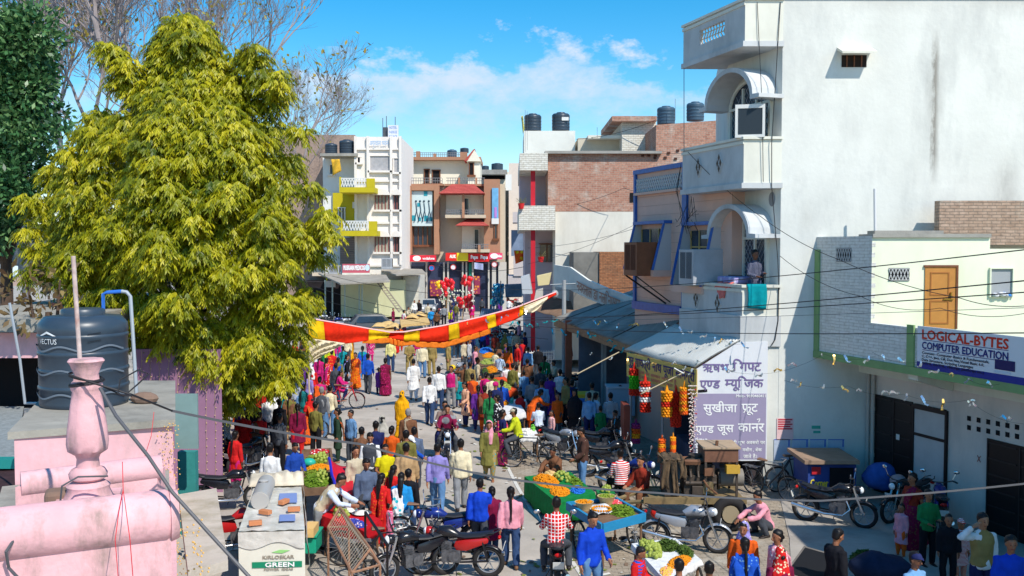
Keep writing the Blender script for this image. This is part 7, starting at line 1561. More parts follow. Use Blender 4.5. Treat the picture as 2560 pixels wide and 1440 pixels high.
def motorbike(paint,label):
 t=thing('motorcycle',label,'motorcycle',(0,0,0));B=lambda m,n,mt,p=t:m.build(n,mt,p,smooth=True,world=False)
 spoked('wheel',t,-.64,.31,.265,.045,6,.014);spoked('wheel',t,.63,.31,.265,.05,6,.014)
 for y,a0,a1 in((-.64,20,150),(.63,10,140)):
  m=MB();L=[]
  for i in range(9):
   a=R(a0+(a1-a0)*i/8);L.append((y+.325*math.cos(a)*(1 if y>0 else-1)*-1,.31+.325*math.sin(a)))
  m.sheet(lambda u,v:Vector(((v-.5)*.13,L[round(u*8)][0],L[round(u*8)][1]-.03*(2*v-1)**2)),8,4);m.build('mudguard',paint if y<0 else BLKP,t,smooth=True,world=False,thick=.008,normals=False)
 m=MB()
 for s in(1,-1):m.tube([(s*.085,-.64,.31),(s*.085,-.50,.66),(s*.08,-.42,.92)],.024,7)
 B(m,'fork',CHROME)
 m=MB();m.tube([(-.36,-.28,1.02),(-.27,-.38,1.04),(-.1,-.42,.98),(.1,-.42,.98),(.27,-.38,1.04),(.36,-.28,1.02)],.014,6)
 for s in(1,-1):m.tube([(s*.36,-.28,1.02),(s*.27,-.375,1.04)],.02,7)
 h=B(m,'handlebar',BLKP)
 for s in(1,-1):
  m=MB();m.tube([(s*.26,-.38,1.04),(s*.33,-.40,1.2)],.006,4);m.ball((s*.35,-.40,1.23),(.065,.015,.045),10,6);m.build('mirror',CHROME,t,smooth=True,world=False)
 m=MB();m.ball((0,-.52,.86),(.095,.10,.095),12,8);hl=B(m,'headlight',paint);m=MB();m.ball((0,-.575,.86),(.08,.06,.08),12,6);B(m,'lens',LENS,hl)
 m=MB();rings_tube(m,[(0,-.40,.80),(0,-.30,.86),(0,-.12,.87),(0,.06,.80)],[(.07,.05),(.13,.11),(.135,.115),(.08,.05)],14,(0,0,1));B(m,'fuel_tank',paint)
 m=MB();rings_tube(m,[(0,.02,.80),(0,.2,.79),(0,.5,.82),(0,.72,.87)],[(.10,.05),(.14,.05),(.14,.05),(.09,.035)],12,(0,0,1));B(m,'seat',SEATM)
 for s in(1,-1):m=MB();rings_tube(m,[(s*.10,.02,.62),(s*.12,.2,.64),(s*.10,.62,.74)],[(.02,.09),(.025,.11),(.02,.05)],10,(0,0,1));B(m,'side_panel',paint)
 m=MB();m.bx((0,-.08,.42),(.24,.36,.24));m.bx((0,-.17,.60),(.15,.17,.18),rx=-.3)
 for i in range(5):m.bx((0,-.17-.008*i,.54+.03*i),(.20,.21,.01),rx=-.3)
 m.tube([(.125,-.02,.42),(.16,-.02,.42)],.10,14);m.tube([(-.125,-.02,.42),(-.155,-.02,.42)],.09,14);B(m,'engine',mat('engine_grey',S(104,104,108),.45,metal=.5,vary=.45,vscale=14))
 m=MB();m.tube([(-.08,-.27,.60),(-.12,-.36,.42),(-.14,-.20,.27),(-.15,.2,.27),(-.16,.45,.32),(-.17,.92,.42)],[.02,.02,.022,.03,.045,.045],9);B(m,'exhaust',CHROME)
 m=MB()
 for s in(1,-1):m.tube([(s*.05,-.40,.86),(s*.09,-.28,.42),(s*.09,.1,.30),(s*.11,.60,.34)],.018,6);m.tube([(s*.10,.52,.74),(s*.11,.63,.33)],.026,7);m.tube([(s*.09,.5,.84),(s*.12,.75,.90),(s*.05,.86,.93)],.012,5)
 m.tube([(.1,.0,.27),(.22,.05,.08)],.01,5);B(m,'frame',BLKP)
 m=MB();m.ball((0,.84,.78),(.07,.035,.04),9,6);B(m,'tail_light',REDL)
 m=MB();m.bx((0,.93,.62),(.2,.01,.14),rx=-.3);B(m,'number_plate',PLATE);m=MB();m.bx((0,-.70,.68),(.18,.01,.07),rx=.2);B(m,'number_plate',PLATE)
 return t
def bicycle(label,paint):
 t=thing('bicycle',label,'bicycle',(0,0,0));B=lambda m,n,mt,p=t:m.build(n,mt,p,smooth=True,world=False)
 STEEL=mat('dull_steel',S(160,160,160),.4,metal=.6)
 spoked('wheel',t,-.55,.33,.315,.02,20,.0035,STEEL);spoked('wheel',t,.52,.33,.315,.02,20,.0035,STEEL)
 m=MB()
 for p in([(0,-.36,.86),(0,.18,.84)],[(0,-.38,.80),(0,.06,.30)],[(0,.06,.30),(0,.2,.90)],[(.03,.19,.82),(.045,.52,.33)],[(-.03,.19,.82),(-.045,.52,.33)],[(.03,.06,.30),(.045,.52,.33)],[(-.03,.06,.30),(-.045,.52,.33)],[(0,-.35,.96),(0,-.39,.74)],[(.045,-.39,.74),(.045,-.55,.33)],[(-.045,-.39,.74),(-.045,-.55,.33)]):m.tube(p,.016,6)
 B(m,'frame',paint)
 m=MB();m.tube([(-.28,-.12,.98),(-.24,-.30,1.0),(0,-.36,.97),(.24,-.30,1.0),(.28,-.12,.98)],.012,6);B(m,'handlebar',STEEL)
 m=MB();rings_tube(m,[(0,.10,.93),(0,.2,.935),(0,.34,.94)],[(.03,.02),(.07,.03),(.10,.035)],10,(0,0,1));B(m,'saddle',mat('brown_saddle',S(120,90,70),.5))
 m=MB()
 for x in(-.08,0,.08):m.tube([(x,.36,.72),(x,.78,.72)],.008,4)
 for y in(.36,.57,.78):m.tube([(-.09,y,.72),(.09,y,.72)],.008,4)
 for s in(1,-1):m.tube([(s*.08,.70,.72),(s*.05,.52,.34)],.008,4)
 B(m,'carrier',STEEL)
 m=MB();m.torus((.04,.06,.30),.09,.008,'x',16,4);m.tube([(.05,.06,.30),(.07,.12,.15)],.012,5);m.tube([(-.03,.06,.30),(-.06,.0,.45)],.012,5);m.bx((.11,.12,.14),(.09,.07,.02));m.bx((-.1,0,.46),(.09,.07,.02));B(m,'pedal_crank',STEEL)
 for y in(-.55,.52):
  m=MB();m.sheet(lambda u,v:Vector(((v-.5)*.06,y+.345*math.cos(R(15+150*u)),.33+.345*math.sin(R(15+150*u)))),10,2);m.build('mudguard',paint,t,smooth=True,world=False,thick=.004,normals=False)
 return t
PB=[mat('bike_black',S(28,28,34),.25,spec=.5),mat('bike_blue',S(26,44,120),.25,spec=.5),mat('bike_red',S(170,26,26),.25,spec=.5),mat('bike_silver',S(168,172,180),.3,metal=.4)]
moto0=motorbike(PB[0],'x')
first=True
for px,py,rz,c,lab in[(1118,1150,5,0,'black motorcycle ridden towards the camera by two men'),(1110,1385,-82,1,'blue and black motorcycle parked at the bottom, behind a red tailed one'),(1140,1440,-96,0,'black motorcycle with a red headlamp cowl nearest the bottom edge'),(1040,1450,-60,0,'dark motorcycle with orange indicator at the bottom left of the parked row'),(1390,1455,180,0,'motorcycle under the rider in red checked shirt'),(1715,1378,76,3,'classic chrome and black motorcycle parked before the trailer wheel'),(2085,1312,62,0,'black motorcycle with white sidestand in the gateway shade'),(2270,1300,-60,0,'black motorcycle with spoked front wheel beside the dark gate'),(2350,1325,160,1,'motorcycle half hidden behind the green shirted boy'),(630,1180,150,0,'black motorcycle parked by the mauve wall'),(572,1275,100,0,'dark motorcycle beside the concrete ledge'),(590,1390,110,2,'dusty motorcycle tucked behind the white generator box'),(1405,1150,50,3,'silver headlamp motorcycle at the shade edge'),(1525,1190,100,0,'black motorcycle in the shade, in front of the yellow banner shop'),(1500,1150,75,0,'black motorcycle deepest in the shaded row'),(1578,1240,60,1,'motorcycle with long handlebar behind the striped jumper'),(1118,985,170,0,'motorcycle with yellow helmet beside the policeman in a cap'),(1145,960,160,3,'silver motorcycle behind the capped policeman'),(1232,862,100,2,'red motorcycle among the market stalls'),(1272,852,80,0,'black motorcycle right of the red one in the stalls'),(1310,858,60,3,'silver motorcycle in the market shade'),(1340,1000,80,1,'blue motorcycle loaded behind the dark railing'),(1445,985,70,0,'black motorcycle standing under the dull tin roof'),(800,818,120,3,'silver motorcycle leftmost in the row below the shed'),(820,822,130,0,'black motorcycle second in the row below the shed'),(838,826,120,1,'blue motorcycle third in the row below the shed'),(858,828,130,3,'silver motorcycle at the right end of the shed row'),(872,795,90,0,'black scooter sized motorcycle under the shed awning'),(928,797,90,0,'motorcycle before the pale green wall'),(1098,798,20,2,'motorcycle beside the grey car'),(1285,770,60,2,'red motorcycle in the far market'),(1305,778,80,0,'black motorcycle in the far market'),(1242,730,90,0,'dark motorcycle before the far shops'),(1230,768,40,0,'motorcycle with blue plastic in the far street')]:
 o=moto0 if first else copy_tree(moto0);first=False
 p=G(px,py);place(o,p,R(rz)if True else 0);o['label']=lab;o['group']='motorcycles parked and ridden in the market'
 if 'red headlamp' in lab:recolor(o,'headlight',PB[2]);recolor(o,'side_panel',PB[2])
 if c!=0:
  for part in('fuel_tank','side_panel','headlight'):recolor(o,part,PB[c])
  recolor(o,'mudguard',PB[c]if c==3 else PB[0])
person(0,0,'ride',4,1.70,'hair sweater:mr/d/gy/3 trousers:dgy shoes','man in maroon sweater riding the black motorcycle',pt=G(1118,1150)+Vector((0,.12,-.02)))
person(0,0,'ride',4,1.70,'hair shirt:br/c/gy trousers:nv shoes','passenger in brown checked shirt behind the maroon rider',pt=G(1118,1150)+Vector((-.1,.52,.04)))
person(0,0,'ride',178,1.68,'hair shirt:r/c/w/5 trousers:dgy shoes','rider in red and white checked shirt seen from behind at the bottom edge',pt=G(1390,1455)+Vector((0,-.15,-.02)))
BKP=mat('cycle_black',S(36,38,42),.4);BKR=mat('cycle_red',S(190,40,50),.4)
bic0=bicycle('x',BKP);first=True
for px,py,rz,pt,lab in[(1328,1168,-88,0,'black bicycle carrying the man in lime shirt'),(858,1022,85,1,'red ladies bicycle standing beside the left crowd'),(1925,1245,40,0,'black bicycle with bundled carrier against the signboard wall'),(1990,1228,100,0,'black bicycle leaning on the white wall under the paper bills'),(1060,1372,80,0,'old bicycle with tan saddle behind the parked motorcycles'),(975,1440,100,0,'bicycle behind the rusty wire cage'),(958,793,90,0,'bicycle by the pale green shed wall'),(975,792,85,0,'bicycle under the steel ladder'),(755,1100,95,0,'black bicycle left of the guava cart in the crowd'),(1330,1010,60,0,'bicycle wheel showing behind the white stall sheet')]:
 o=bic0 if first else copy_tree(bic0);first=False;place(o,G(px,py),R(rz));o['label']=lab;o['group']='bicycles in the market'
 if pt:recolor(o,'frame',BKR);recolor(o,'mudguard',BKR)
person(0,0,'ride',-92,1.62,'hair cap:be sweater:yg trousers:dgy shoes','man in lime green jumper and pale cap astride the bicycle',pt=G(1296,1166)+Vector((0,0,.10)))
person(0,0,'ride',95,1.4,'hair_braid kurta:mg salwar:nv','girl in magenta jacket sitting on the red bicycle',pt=G(845,1020)+Vector((0,0,.1)))
def car(label,c,rz,paint,L=3.6,W_=1.5,Hh=1.45,van=False):
 t=thing('parked_car',label,'car',(0,0,0));a,b=L/2,W_/2
 side=[(-a,.35),(-a+.05,.72),(-a+.75,.92),(-a+1.3,Hh),(a-.75,Hh),(a-.15,.95),(a,.8),(a,.35)]if not van else[(-a,.4),(-a,.95),(-a+.25,1.1),(-a+.65,Hh),(a-.1,Hh),(a,1.0),(a,.4)]
 m=MB();n=len(side);rows=[]
 for s,k in((-b,0),(-b*.98,1),(b*.98,1),(b,0)):rows.append([(s*(1-.12*max(0,(z-.9)/.6)),y*(1 if k else .985),z if k else min(z,z*.985+.0))for y,z in side])
 vs=sum(rows,[]);m.add(vs,[(r*n+i,r*n+(i+1)%n,(r+1)*n+(i+1)%n,(r+1)*n+i)for r in range(3)for i in range(n)]+[tuple(range(n)),tuple(range(3*n,4*n))[::-1]])
 m.build('body',paint,t,world=False,bevel=.05,smooth=True)
 i0=2;(y0,z0),(y1,z1)=side[i0],side[i0+1];ty=-.02
 m=MB();f=lambda k,x,o_=.012:(x,y0+(y1-y0)*k-o_*.7,z0+(z1-z0)*k+o_*.7)
 m.add([f(.12,-b*.84),f(.12,b*.84),f(.9,b*.76),f(.9,-b*.76)],[(0,1,2,3)]);m.build('windscreen',GLASS,t,world=False)
 for s in(1,-1):
  m=MB();w=lambda y,z:(s*(b*(1-.12*max(0,(z-.9)/.6))+.012),y,z);m.add([w(y0+.35,z0+.05),w(a-.45,z0+.05),w(a-.85,Hh-.1),w(y1+.08,Hh-.1)],[(0,1,2,3)]);m.build('side_window',GLASS,t,world=False)
  m=MB();m.ball((s*b*.72,-a+.02,.68 if not van else .75),(.16,.06,.09),10,6);m.build('headlight',LENS,t,world=False,smooth=True)
  m=MB();m.ball((s*(b+.1),y0+.4,z0+.08),(.1,.05,.07),8,5);m.build('mirror',paint,t,world=False,smooth=True)
  for y in(-a+.62,a-.65):
   m=MB();m.torus((s*(b-.08),y,.29),.22,.08,'x',20,7);w_=m.build('wheel',TYRE,t,world=False,smooth=True);m=MB();m.lathe([(0,-.03),(.16,-.03),(.16,.03),(0,.03)],(s*(b-.03),y,.29),14,axis='x');m.build('hub',ALLOY,w_,world=False)
 m=MB();m.box(-b*.98,b*.98,-a-.05,-a+.06,.3,.48);m.build('bumper',mat('bumper_grey',S(90,92,96),.5),t,world=False)
 m=MB();m.box(-b*.4,b*.4,-a-.03,-a+.03,.58,.70);m.build('grille',BLKP,t,world=False);m=MB();m.box(-.25,.25,-a-.07,-a-.051,.36,.47);m.build('number_plate',PLATE,t,world=False)
 place(t,c,rz);return t
car('white van parked in the far street beside the balloons',G(1092,760),R(8),mat('van_white',S(238,238,236,.86),.3,spec=.5),3.4,1.6,1.9,True)
car('dusty grey saloon car parked in front of the white van',G(1070,786),R(6),mat('car_grey',S(176,180,184,.8),.35,spec=.5,vary=.08))
car('dark grey car parked across the road behind the striped cloth',G(915,838),R(-75),mat('car_dark',S(76,80,86),.3,spec=.5,vary=.1),3.9,1.6,1.5)
# stalls and carts
WOODC=mat('cart_wood',S(120,92,70),.85,vary=.3,vscale=5);ORG=mat('marigold',S(240,150,10,.8),.8,vary=.25,vscale=30);LEAFG=mat('fresh_leaf',S(126,160,40,.7),.7,vary=.4,vscale=25);GUAVA=mat('guava_skin',S(176,190,84,.75),.5,vary=.15,vscale=12);PEA=mat('pea_green',S(150,170,50,.7),.7,vary=.35,vscale=25);BLUEF=mat('dyed_blue_flower',S(30,110,200),.8,vary=.3,vscale=25);WHF=mat('white_flower',S(240,236,226,.86),.8,vary=.1);DKG=mat('dark_leaf_heap',S(84,110,40,.8),.8,vary=.4,vscale=20)
def slab_Q(cs,z):return[G(px,py,z)for px,py in cs]
def bil(q,u,v):return q[0].lerp(q[1],u).lerp(q[3].lerp(q[2],u),v)
def heap(label,q,u,v,ru,rv,h,mt,n=110,r=.03,leafy=False,seed=0):
 rn=random.Random(seed+n+int(u*100));m=MB();L1,L2=(q[1]-q[0]).length,(q[3]-q[0]).length
 for i in range(n):
  a=rn.uniform(0,6.283);d=math.sqrt(rn.random());x,y=u+ru*d*math.cos(a),v+rv*d*math.sin(a);p=bil(q,x,y)+Vector((0,0,.012+h*(1-d*d)*rn.uniform(.75,1.05)))
  if leafy:
   e=Vector((rn.uniform(-1,1),rn.uniform(-1,1),rn.uniform(-.1,.5))).normalized()*r*2.3;f=e.cross(Vector((rn.uniform(-1,1),rn.uniform(-1,1),1))).normalized()*r*.55;m.add([p-e,p+f,p+e,p-f],[(0,1,2,3)])
  else:m.ball(p,(r*rn.uniform(.8,1.2),r*rn.uniform(.8,1.2),r*.8),6,4)
 k=14;ring=[]
 m.add([bil(q,u,v)+Vector((0,0,.01+h*.86))]+[bil(q,u+ru*f*math.cos(6.2832*i/k),v+rv*f*math.sin(6.2832*i/k))+Vector((0,0,.01+h*.86*(1-f*f)))for f in(.5,1.0)for i in range(k)],[(0,1+i,1+(i+1)%k)for i in range(k)]+[(1+i,1+k+i,1+k+(i+1)%k,1+(i+1)%k)for i in range(k)])
 o=m.build('heap',mt,None,smooth=not leafy,normals=not leafy);tag(o,label,'produce heap');o['kind']='stuff';return o
gm=MB();gm.ball((0,0,.04),(.042,.042,.045),8,6);gm.lathe([(.012,.082),(.008,.095)],(0,0,0),6);guava0=gm.build('guava',GUAVA,None,smooth=True);guava0.location=(0,0,0);gfirst=[True]
def guavas(label,group,q,u,v,ru,rv,n,h=.1,seed=1):
 rn=random.Random(seed);cnt=0
 for i in range(n):
  d=math.sqrt((i+.5)/n);a=i*2.39996;p=bil(q,u+ru*d*math.cos(a),v+rv*d*math.sin(a))+Vector((0,0,h*(1-d*d)))
  o=guava0 if gfirst[0]else guava0.copy()
  if not gfirst[0]:COL.objects.link(o)
  gfirst[0]=False;o.location=p;o.rotation_euler=(rn.uniform(-.8,.8),rn.uniform(-.8,.8),0);s=rn.uniform(.85,1.2);o.scale=(s,s,s);tag(o,label,'guava',group)
def stall(label,cs,z,topm,skirt=None,drop=.5,cart=False,rim=None,name='market_stall',wheels=2):
 q=slab_Q(cs,z);c=sum(q,Vector())/4;t=thing(name,label,'stall' if not cart else 'cart',(c.x,c.y,0));dn=Vector((0,0,-.05))
 m=MB();m.prism([p+dn for p in q],(0,0,.05));m.build('top',topm,t)
 if rim:
  m=MB()
  for a,b in zip(q,q[1:]+q[:1]):
   d=(b-a).normalized();n=Vector((d.y,-d.x,0))*.03;m.hexa([a-n+dn*2.2,b-n+dn*2.2,b+n+dn*2.2,a+n+dn*2.2,a-n+Vector((0,0,.06)),b-n+Vector((0,0,.06)),b+n+Vector((0,0,.06)),a+n+Vector((0,0,.06))])
  m.build('rim',rim,t)
 if skirt:
  P=[];
  for a,b in zip(q,q[1:]+q[:1]):P+=[a.lerp(b,i/10)for i in range(10)]
  k=len(P);vs=[p+(p-c)*.01+Vector((0,0,.004))for p in P];rows=[vs]
  for r in(1,2,3):rows.append([p+Vector((p.x-c.x,p.y-c.y,0)).normalized()*(.012+.03*r/3*math.sin(i*2.3)+.02*r/3)+Vector((0,0,-drop*r/3*(1+.08*math.sin(i*.9))))for i,p in enumerate(P)])
  allv=sum(rows,[]);m=MB();m.add(allv,[(r*k+i,r*k+(i+1)%k,(r+1)*k+(i+1)%k,(r+1)*k+i)for r in range(3)for i in range(k)]+[tuple(range(k))]);m.build('cloth',skirt,t,smooth=True,thick=.006)
 for p in q:
  p2=p.lerp(c,.10);m=MB();m.tube([(p2.x,p2.y,0),(p2.x,p2.y,z-.05)],.025,6);m.build('leg',WOODC,t)
 if cart:
  ax=(q[1]-q[0]).normalized()if(q[1]-q[0]).length<(q[3]-q[0]).length else(q[3]-q[0]).normalized()
  lo=Vector((-ax.y,ax.x,0));hw=min((q[1]-q[0]).length,(q[3]-q[0]).length)/2+.05;hl=max((q[1]-q[0]).length,(q[3]-q[0]).length)/2*.6
  Mx=Matrix(((ax.x,lo.x,0),(ax.y,lo.y,0),(0,0,1)))
  for s in(1,-1):
   for e in((1,-1)if wheels==4 else(0,)):
    cc=Vector((c.x,c.y,.36))+ax*s*hw+lo*e*hl;m=MB();m.torus(cc,.34,.024,'x',24,6,Mx);w=m.build('wheel',TYRE,t,smooth=True)
    m=MB()
    for i in range(16):a=6.2832*i/16;m.tube([cc,cc+Mx@Vector((0,.32*math.cos(a),.32*math.sin(a)))],.005,4)
    m.tube([cc-ax*.06,cc+ax*.06],.035,8);m.build('spoke',ALLOY,w)
 return q,t
GRC=cloth(S(20,130,66));REDC=cloth(S(206,24,36));ORC=cloth(S(232,84,36));WSH=cloth(S(236,236,236));TANC=cloth(S(226,190,128));BLC=mat('cart_blue',S(36,130,176),.6,vary=.15,vscale=3)
q,_=stall('flower stall draped in green cloth at the kerb',[(1312,1192),(1425,1180),(1487,1232),(1394,1258)],.62,WOODC,GRC,.52)
heap('heap of orange marigold flowers on the green stall',q,.28,.3,.24,.26,.16,ORG,170);heap('marigold garlands spilling at the near edge of the green stall',q,.30,.72,.22,.16,.1,ORG,110);heap('bright blue dyed flowers on the green stall',q,.70,.80,.17,.13,.09,BLUEF,90,.026);heap('green leaves beside the blue flowers',q,.85,.45,.13,.25,.08,LEAFG,120,.03,True)
guavas('pale green guava piled on the green draped flower stall','guavas on the green stall',q,.66,.26,.16,.2,22,.12);heap('tan cloth bundle and petals on the green stall',q,.5,.1,.12,.1,.12,TANC,40,.05)
q,_=stall('blue rimmed handcart of vegetables in front of the trailer',[(1418,1262),(1540,1250),(1612,1290),(1506,1318)],.86,WOODC,None,0,True,BLC)
heap('heap of green pea pods and leaves on the blue cart',q,.72,.62,.24,.28,.11,LEAFG,380,.03,True)
for lab,u,v,mt in(('round basket of marigolds on the blue cart',.16,.28,ORG),('jute sack of small green fruit on the blue cart',.72,.14,PEA)):
 c=bil(q,u,v);t=thing('basket',lab,'basket',c);m=MB();m.lathe([(.13,0),(.19,.16),(.2,.17),(.18,.17),(.12,.03),(0,.03)],c,18,cap=False);m.build('wall',mat('cane',S(206,178,128),.85,vary=.15,vscale=9),t,smooth=True);m=MB();rn=random.Random(3)
 for i in range(60):a=rn.uniform(0,6.28);d=.16*math.sqrt(rn.random());m.ball(c+Vector((d*math.cos(a),d*math.sin(a),.15+.05*(1-d/.17))),.026,6,4)
 o=m.build('contents',mt,t,smooth=True);o['kind']='stuff'
m=MB();m.sheet(lambda u,v:bil(q,.22+.42*u,.2+.42*v)+Vector((0,0,.04+.03*math.sin(u*9)*math.sin(v*7))),10,8);tag(m.build('cloth',WSH,smooth=True,thick=.006),'white cloth spread on the blue cart under a garland','cloth')
c=bil(q,.36,.52);m=MB()
for i in range(22):a=6.2832*i/22;m.ball(c+Vector((.19*math.cos(a),.19*math.sin(a),.09)),.026,6,4)
tag(m.build('garland',ORG,smooth=True),'ring shaped marigold garland lying on white cloth on the blue cart','garland');heap('pink and red flower packets on the blue cart',q,.88,.2,.09,.12,.06,cloth(S(226,80,90),'spots',S(240,200,200),20),40,.035)
q,_=stall('near handcart with fruit, herbs and marigolds on a white sheet',[(1580,1360),(1688,1346),(1752,1400),(1664,1452)],.86,WOODC,WSH,.10,True)
heap('leafy green herbs at the back of the near cart',q,.66,.26,.24,.2,.1,DKG,330,.028,True);heap('leafy green herbs at the right of the near cart',q,.86,.60,.14,.24,.09,DKG,260,.028,True);heap('orange marigolds on the near cart',q,.56,.80,.28,.14,.07,ORG,170,.026);heap('pink and yellow petals at the near corner of the cart',q,.16,.86,.14,.1,.04,cloth(S(240,190,90),'spots',S(240,150,170),24),90,.022)
guavas('yellow green guava in the pile at the left of the near cart','guavas on the near cart',q,.22,.3,.2,.24,46,.10,3)
q,_=stall('red draped fruit stall before the crowd',[(806,1290),(852,1256),(950,1298),(912,1330)],.82,WOODC,REDC,.26,True)
guavas('green guava in the small pile on the red stall','guavas on the red stall',q,.36,.28,.2,.2,14,.12,5);heap('red garlands behind the guavas on the red stall',q,.62,.10,.2,.08,.06,REDC,60,.03)
for lab,u,v in(('steel plate of white sweets, upper one on the red stall',.66,.34),('steel plate of white sweets, lower one on the red stall',.82,.62)):
 c=bil(q,u,v);t=thing('plate',lab,'plate',c+Vector((0,0,.012)));m=MB();m.lathe([(.13,0),(.2,.03),(.205,.035),(.13,.008),(0,.008)],c+Vector((0,0,.012)),20,cap=False);m.build('rim',CHROME,t,smooth=True);m=MB();m.lathe([(.15,.01),(.12,.05),(.05,.075),(0,.08)],c+Vector((0,0,.015)),14,cap=False);m.build('sweets',WHF,t,smooth=True)
heap('small coloured packets on the red stall',q,.22,.72,.2,.2,.05,cloth(S(60,70,160),'spots',S(220,200,210),16),50,.04)
q,_=stall('long guava and flower cart with a steel frame',[(757,1130),(826,1126),(838,1222),(756,1228)],.86,WOODC,None,0,True,WOODC,'handcart',4)
heap('white and red petals at the far end of the guava cart',q,.6,.05,.36,.06,.07,cloth(S(190,40,50),'spots',S(240,240,240),12),80,.03);heap('bed of green leaves under the far guavas',q,.42,.28,.4,.14,.08,PEA,240,.03,True);heap('marigold band across the middle of the guava cart',q,.55,.5,.4,.09,.08,ORG,130,.03);heap('bed of green leaves at the near end of the guava cart',q,.45,.80,.42,.18,.1,LEAFG,320,.032,True);heap('leaves and marigolds left of the cart middle',q,.3,.62,.24,.08,.08,PEA,120,.03,True)
guavas('guava at the far end of the long cart','guavas at the far end of the long cart',q,.62,.27,.24,.10,26,.13,7);guavas('guava at the near end of the long cart','guavas at the near end of the long cart',q,.64,.76,.22,.14,22,.14,8)
m=MB();c=bil(q,.22,.42);m.ball(c+Vector((0,0,.1)),(.17,.13,.11),10,7);tag(m.build('bag',mat('teal_plastic',S(40,170,150),.4),smooth=True),'teal plastic bag on the guava cart','bag')
m=MB();A,B_,C_,D_=at(822,1145,22.8),at(882,1160,23.2),at(884,1248,20.9),at(838,1220,21.2)
m.sheet(lambda u,v:A.lerp(B_,u).lerp(D_.lerp(C_,u),v)+Vector((0,0,-.12*math.sin(math.pi*u)+.05*math.sin(v*9))),12,14);tag(m.build('cloth',mat('red_blue_cloth',S(196,20,44),.6,vary=.2,vscale=4),smooth=True,thick=.006),'billowing red cloth hung on the right of the guava cart','cloth')
m=MB();m.tube([A+(D_-A)*i/8+Vector((0,0,.05*math.sin(i/8*9)))for i in range(9)],.035,6);tag(m.build('hem',mat('blue_hem',S(40,40,170),.6),smooth=True),'blue rolled hem along the red cloth','hem')
for lab,cs,z,tm,sk,items in[('orange edged guava stall in the middle of the road',[(1203,948),(1262,942),(1294,976),(1236,990)],.75,WOODC,ORC,[('green guavas heaped on the orange edged stall',.55,.6,.36,.34,.16,GUAVA,150,.045),('green leaves at the back of the orange edged stall',.3,.25,.3,.22,.1,LEAFG,160,.045),('pink onions on the orange edged stall',.3,.62,.16,.12,.1,mat('onion_pink',S(226,150,160),.5),30,.045)]),('far vegetable stall with blue bundles',[(1193,872),(1232,868),(1246,910),(1196,914)],.75,WOODC,None,[('blue dyed bundles on the far vegetable stall',.5,.2,.4,.18,.14,BLUEF,50,.07),('yellow flowers on the far vegetable stall',.6,.5,.36,.14,.12,ORG,70,.05),('green guavas on the far vegetable stall',.5,.85,.4,.14,.12,GUAVA,80,.05)]),('marigold stall between the guava stalls',[(1203,918),(1240,914),(1252,940),(1210,944)],.7,WOODC,None,[('orange and blue flower heaps on the marigold stall',.6,.4,.36,.34,.14,ORG,90,.05),('green herbs on the marigold stall',.2,.5,.2,.4,.1,DKG,100,.05)]),('white sheeted flower stall beside the railing',[(1254,1008),(1296,1004),(1314,1032),(1262,1038)],.72,WOODC,WSH,[('orange marigold heap on the white sheeted stall',.2,.1,.2,.14,.14,ORG,70,.05),('pale green fruit on the white sheeted stall',.1,.0,.2,.1,.12,GUAVA,40,.05),('teal plastic bundle on the white sheeted stall',.6,.05,.16,.1,.14,mat('teal_plastic',S(40,170,150),.4),26,.07)]),('white packet stall behind the lime jumper',[(1290,1072),(1336,1070),(1346,1088),(1300,1090)],.8,WOODC,WSH,[('white packets on the stall behind the lime jumper',.5,.5,.4,.36,.06,WHF,30,.06),('green plastic bag on the stall behind the lime jumper',.85,.3,.1,.2,.16,mat('green_plastic',S(110,190,60),.4),20,.06)]),('tan sheeted barrow behind the striped cloth, nearer one',[(932,822),(985,818),(998,834),(936,838)],.9,TANC,TANC,[]),('tan sheeted barrow by the far carts',[(1000,795),(1066,788),(1074,806),(1002,812)],.9,TANC,TANC,[]),('small red edged barrow before the far shops',[(1152,738),(1180,736),(1182,744),(1150,746)],.9,WOODC,ORC,[('green bunch on the red edged barrow',.4,.5,.3,.4,.3,LEAFG,60,.1)]),('dark red barrow in the far street',[(1198,734),(1222,733),(1224,742),(1198,743)],.9,WOODC,REDC,[])]:
 q,_=stall(lab,cs,z,tm,sk,.18,True)
 for it in items:heap(it[0],q,*it[1:8],r=it[8]*.62,leafy='leaves' in it[0]or 'herbs' in it[0])
for i,(px,py)in enumerate(((950,818),(968,814),(984,820),(1030,795),(1050,790))):
 m=MB();p=G(px,py,.95);w=.62;m.sheet(lambda u,v:p+Vector(((u-.5)*w*1.7,(v-.5)*1.6,.34*(1-(2*u-1)**2)*(1-.6*(2*v-1)**2)+.03*math.sin(9*u+i))),8,6);tag(m.build('sheet',TANC,smooth=True,thick=.01),['creased tan sheet at the left end of the nearer barrow','creased tan sheet in the middle of the nearer barrow','creased tan sheet at the right end of the nearer barrow','creased tan sheet on the left of the far barrow','creased tan sheet on the right of the far barrow'][i],'sheet')
t=thing('crate','green plastic crate of guavas between the stalls','crate',G(1525,1240));q=slab_Q([(1490,1222),(1530,1214),(1540,1236),(1500,1244)],.35);m=MB();m.prism([p-Vector((0,0,.3))for p in q],(0,0,.28));m.build('box',mat('crate_green',S(30,130,70),.5),t)
guavas('guava in the green crate between the stalls','guavas in the crate',q,.5,.5,.34,.34,14,.06,11)
def simple_box(name,label,cat,px0,px1,py0,py1,D,dp,mt,trim=None):
 t=thing(name,label,cat,at((px0+px1)/2,py1,D));m=MB();pbox(m,px0,px1,py0,py1,D,D+dp);m.build('body',mt,t,bevel=.02);m=MB();pbox(m,px0-2,px1+2,py0-4,py0-.5,D-.03,D+dp+.03);m.build('lid',trim or mt,t);return t
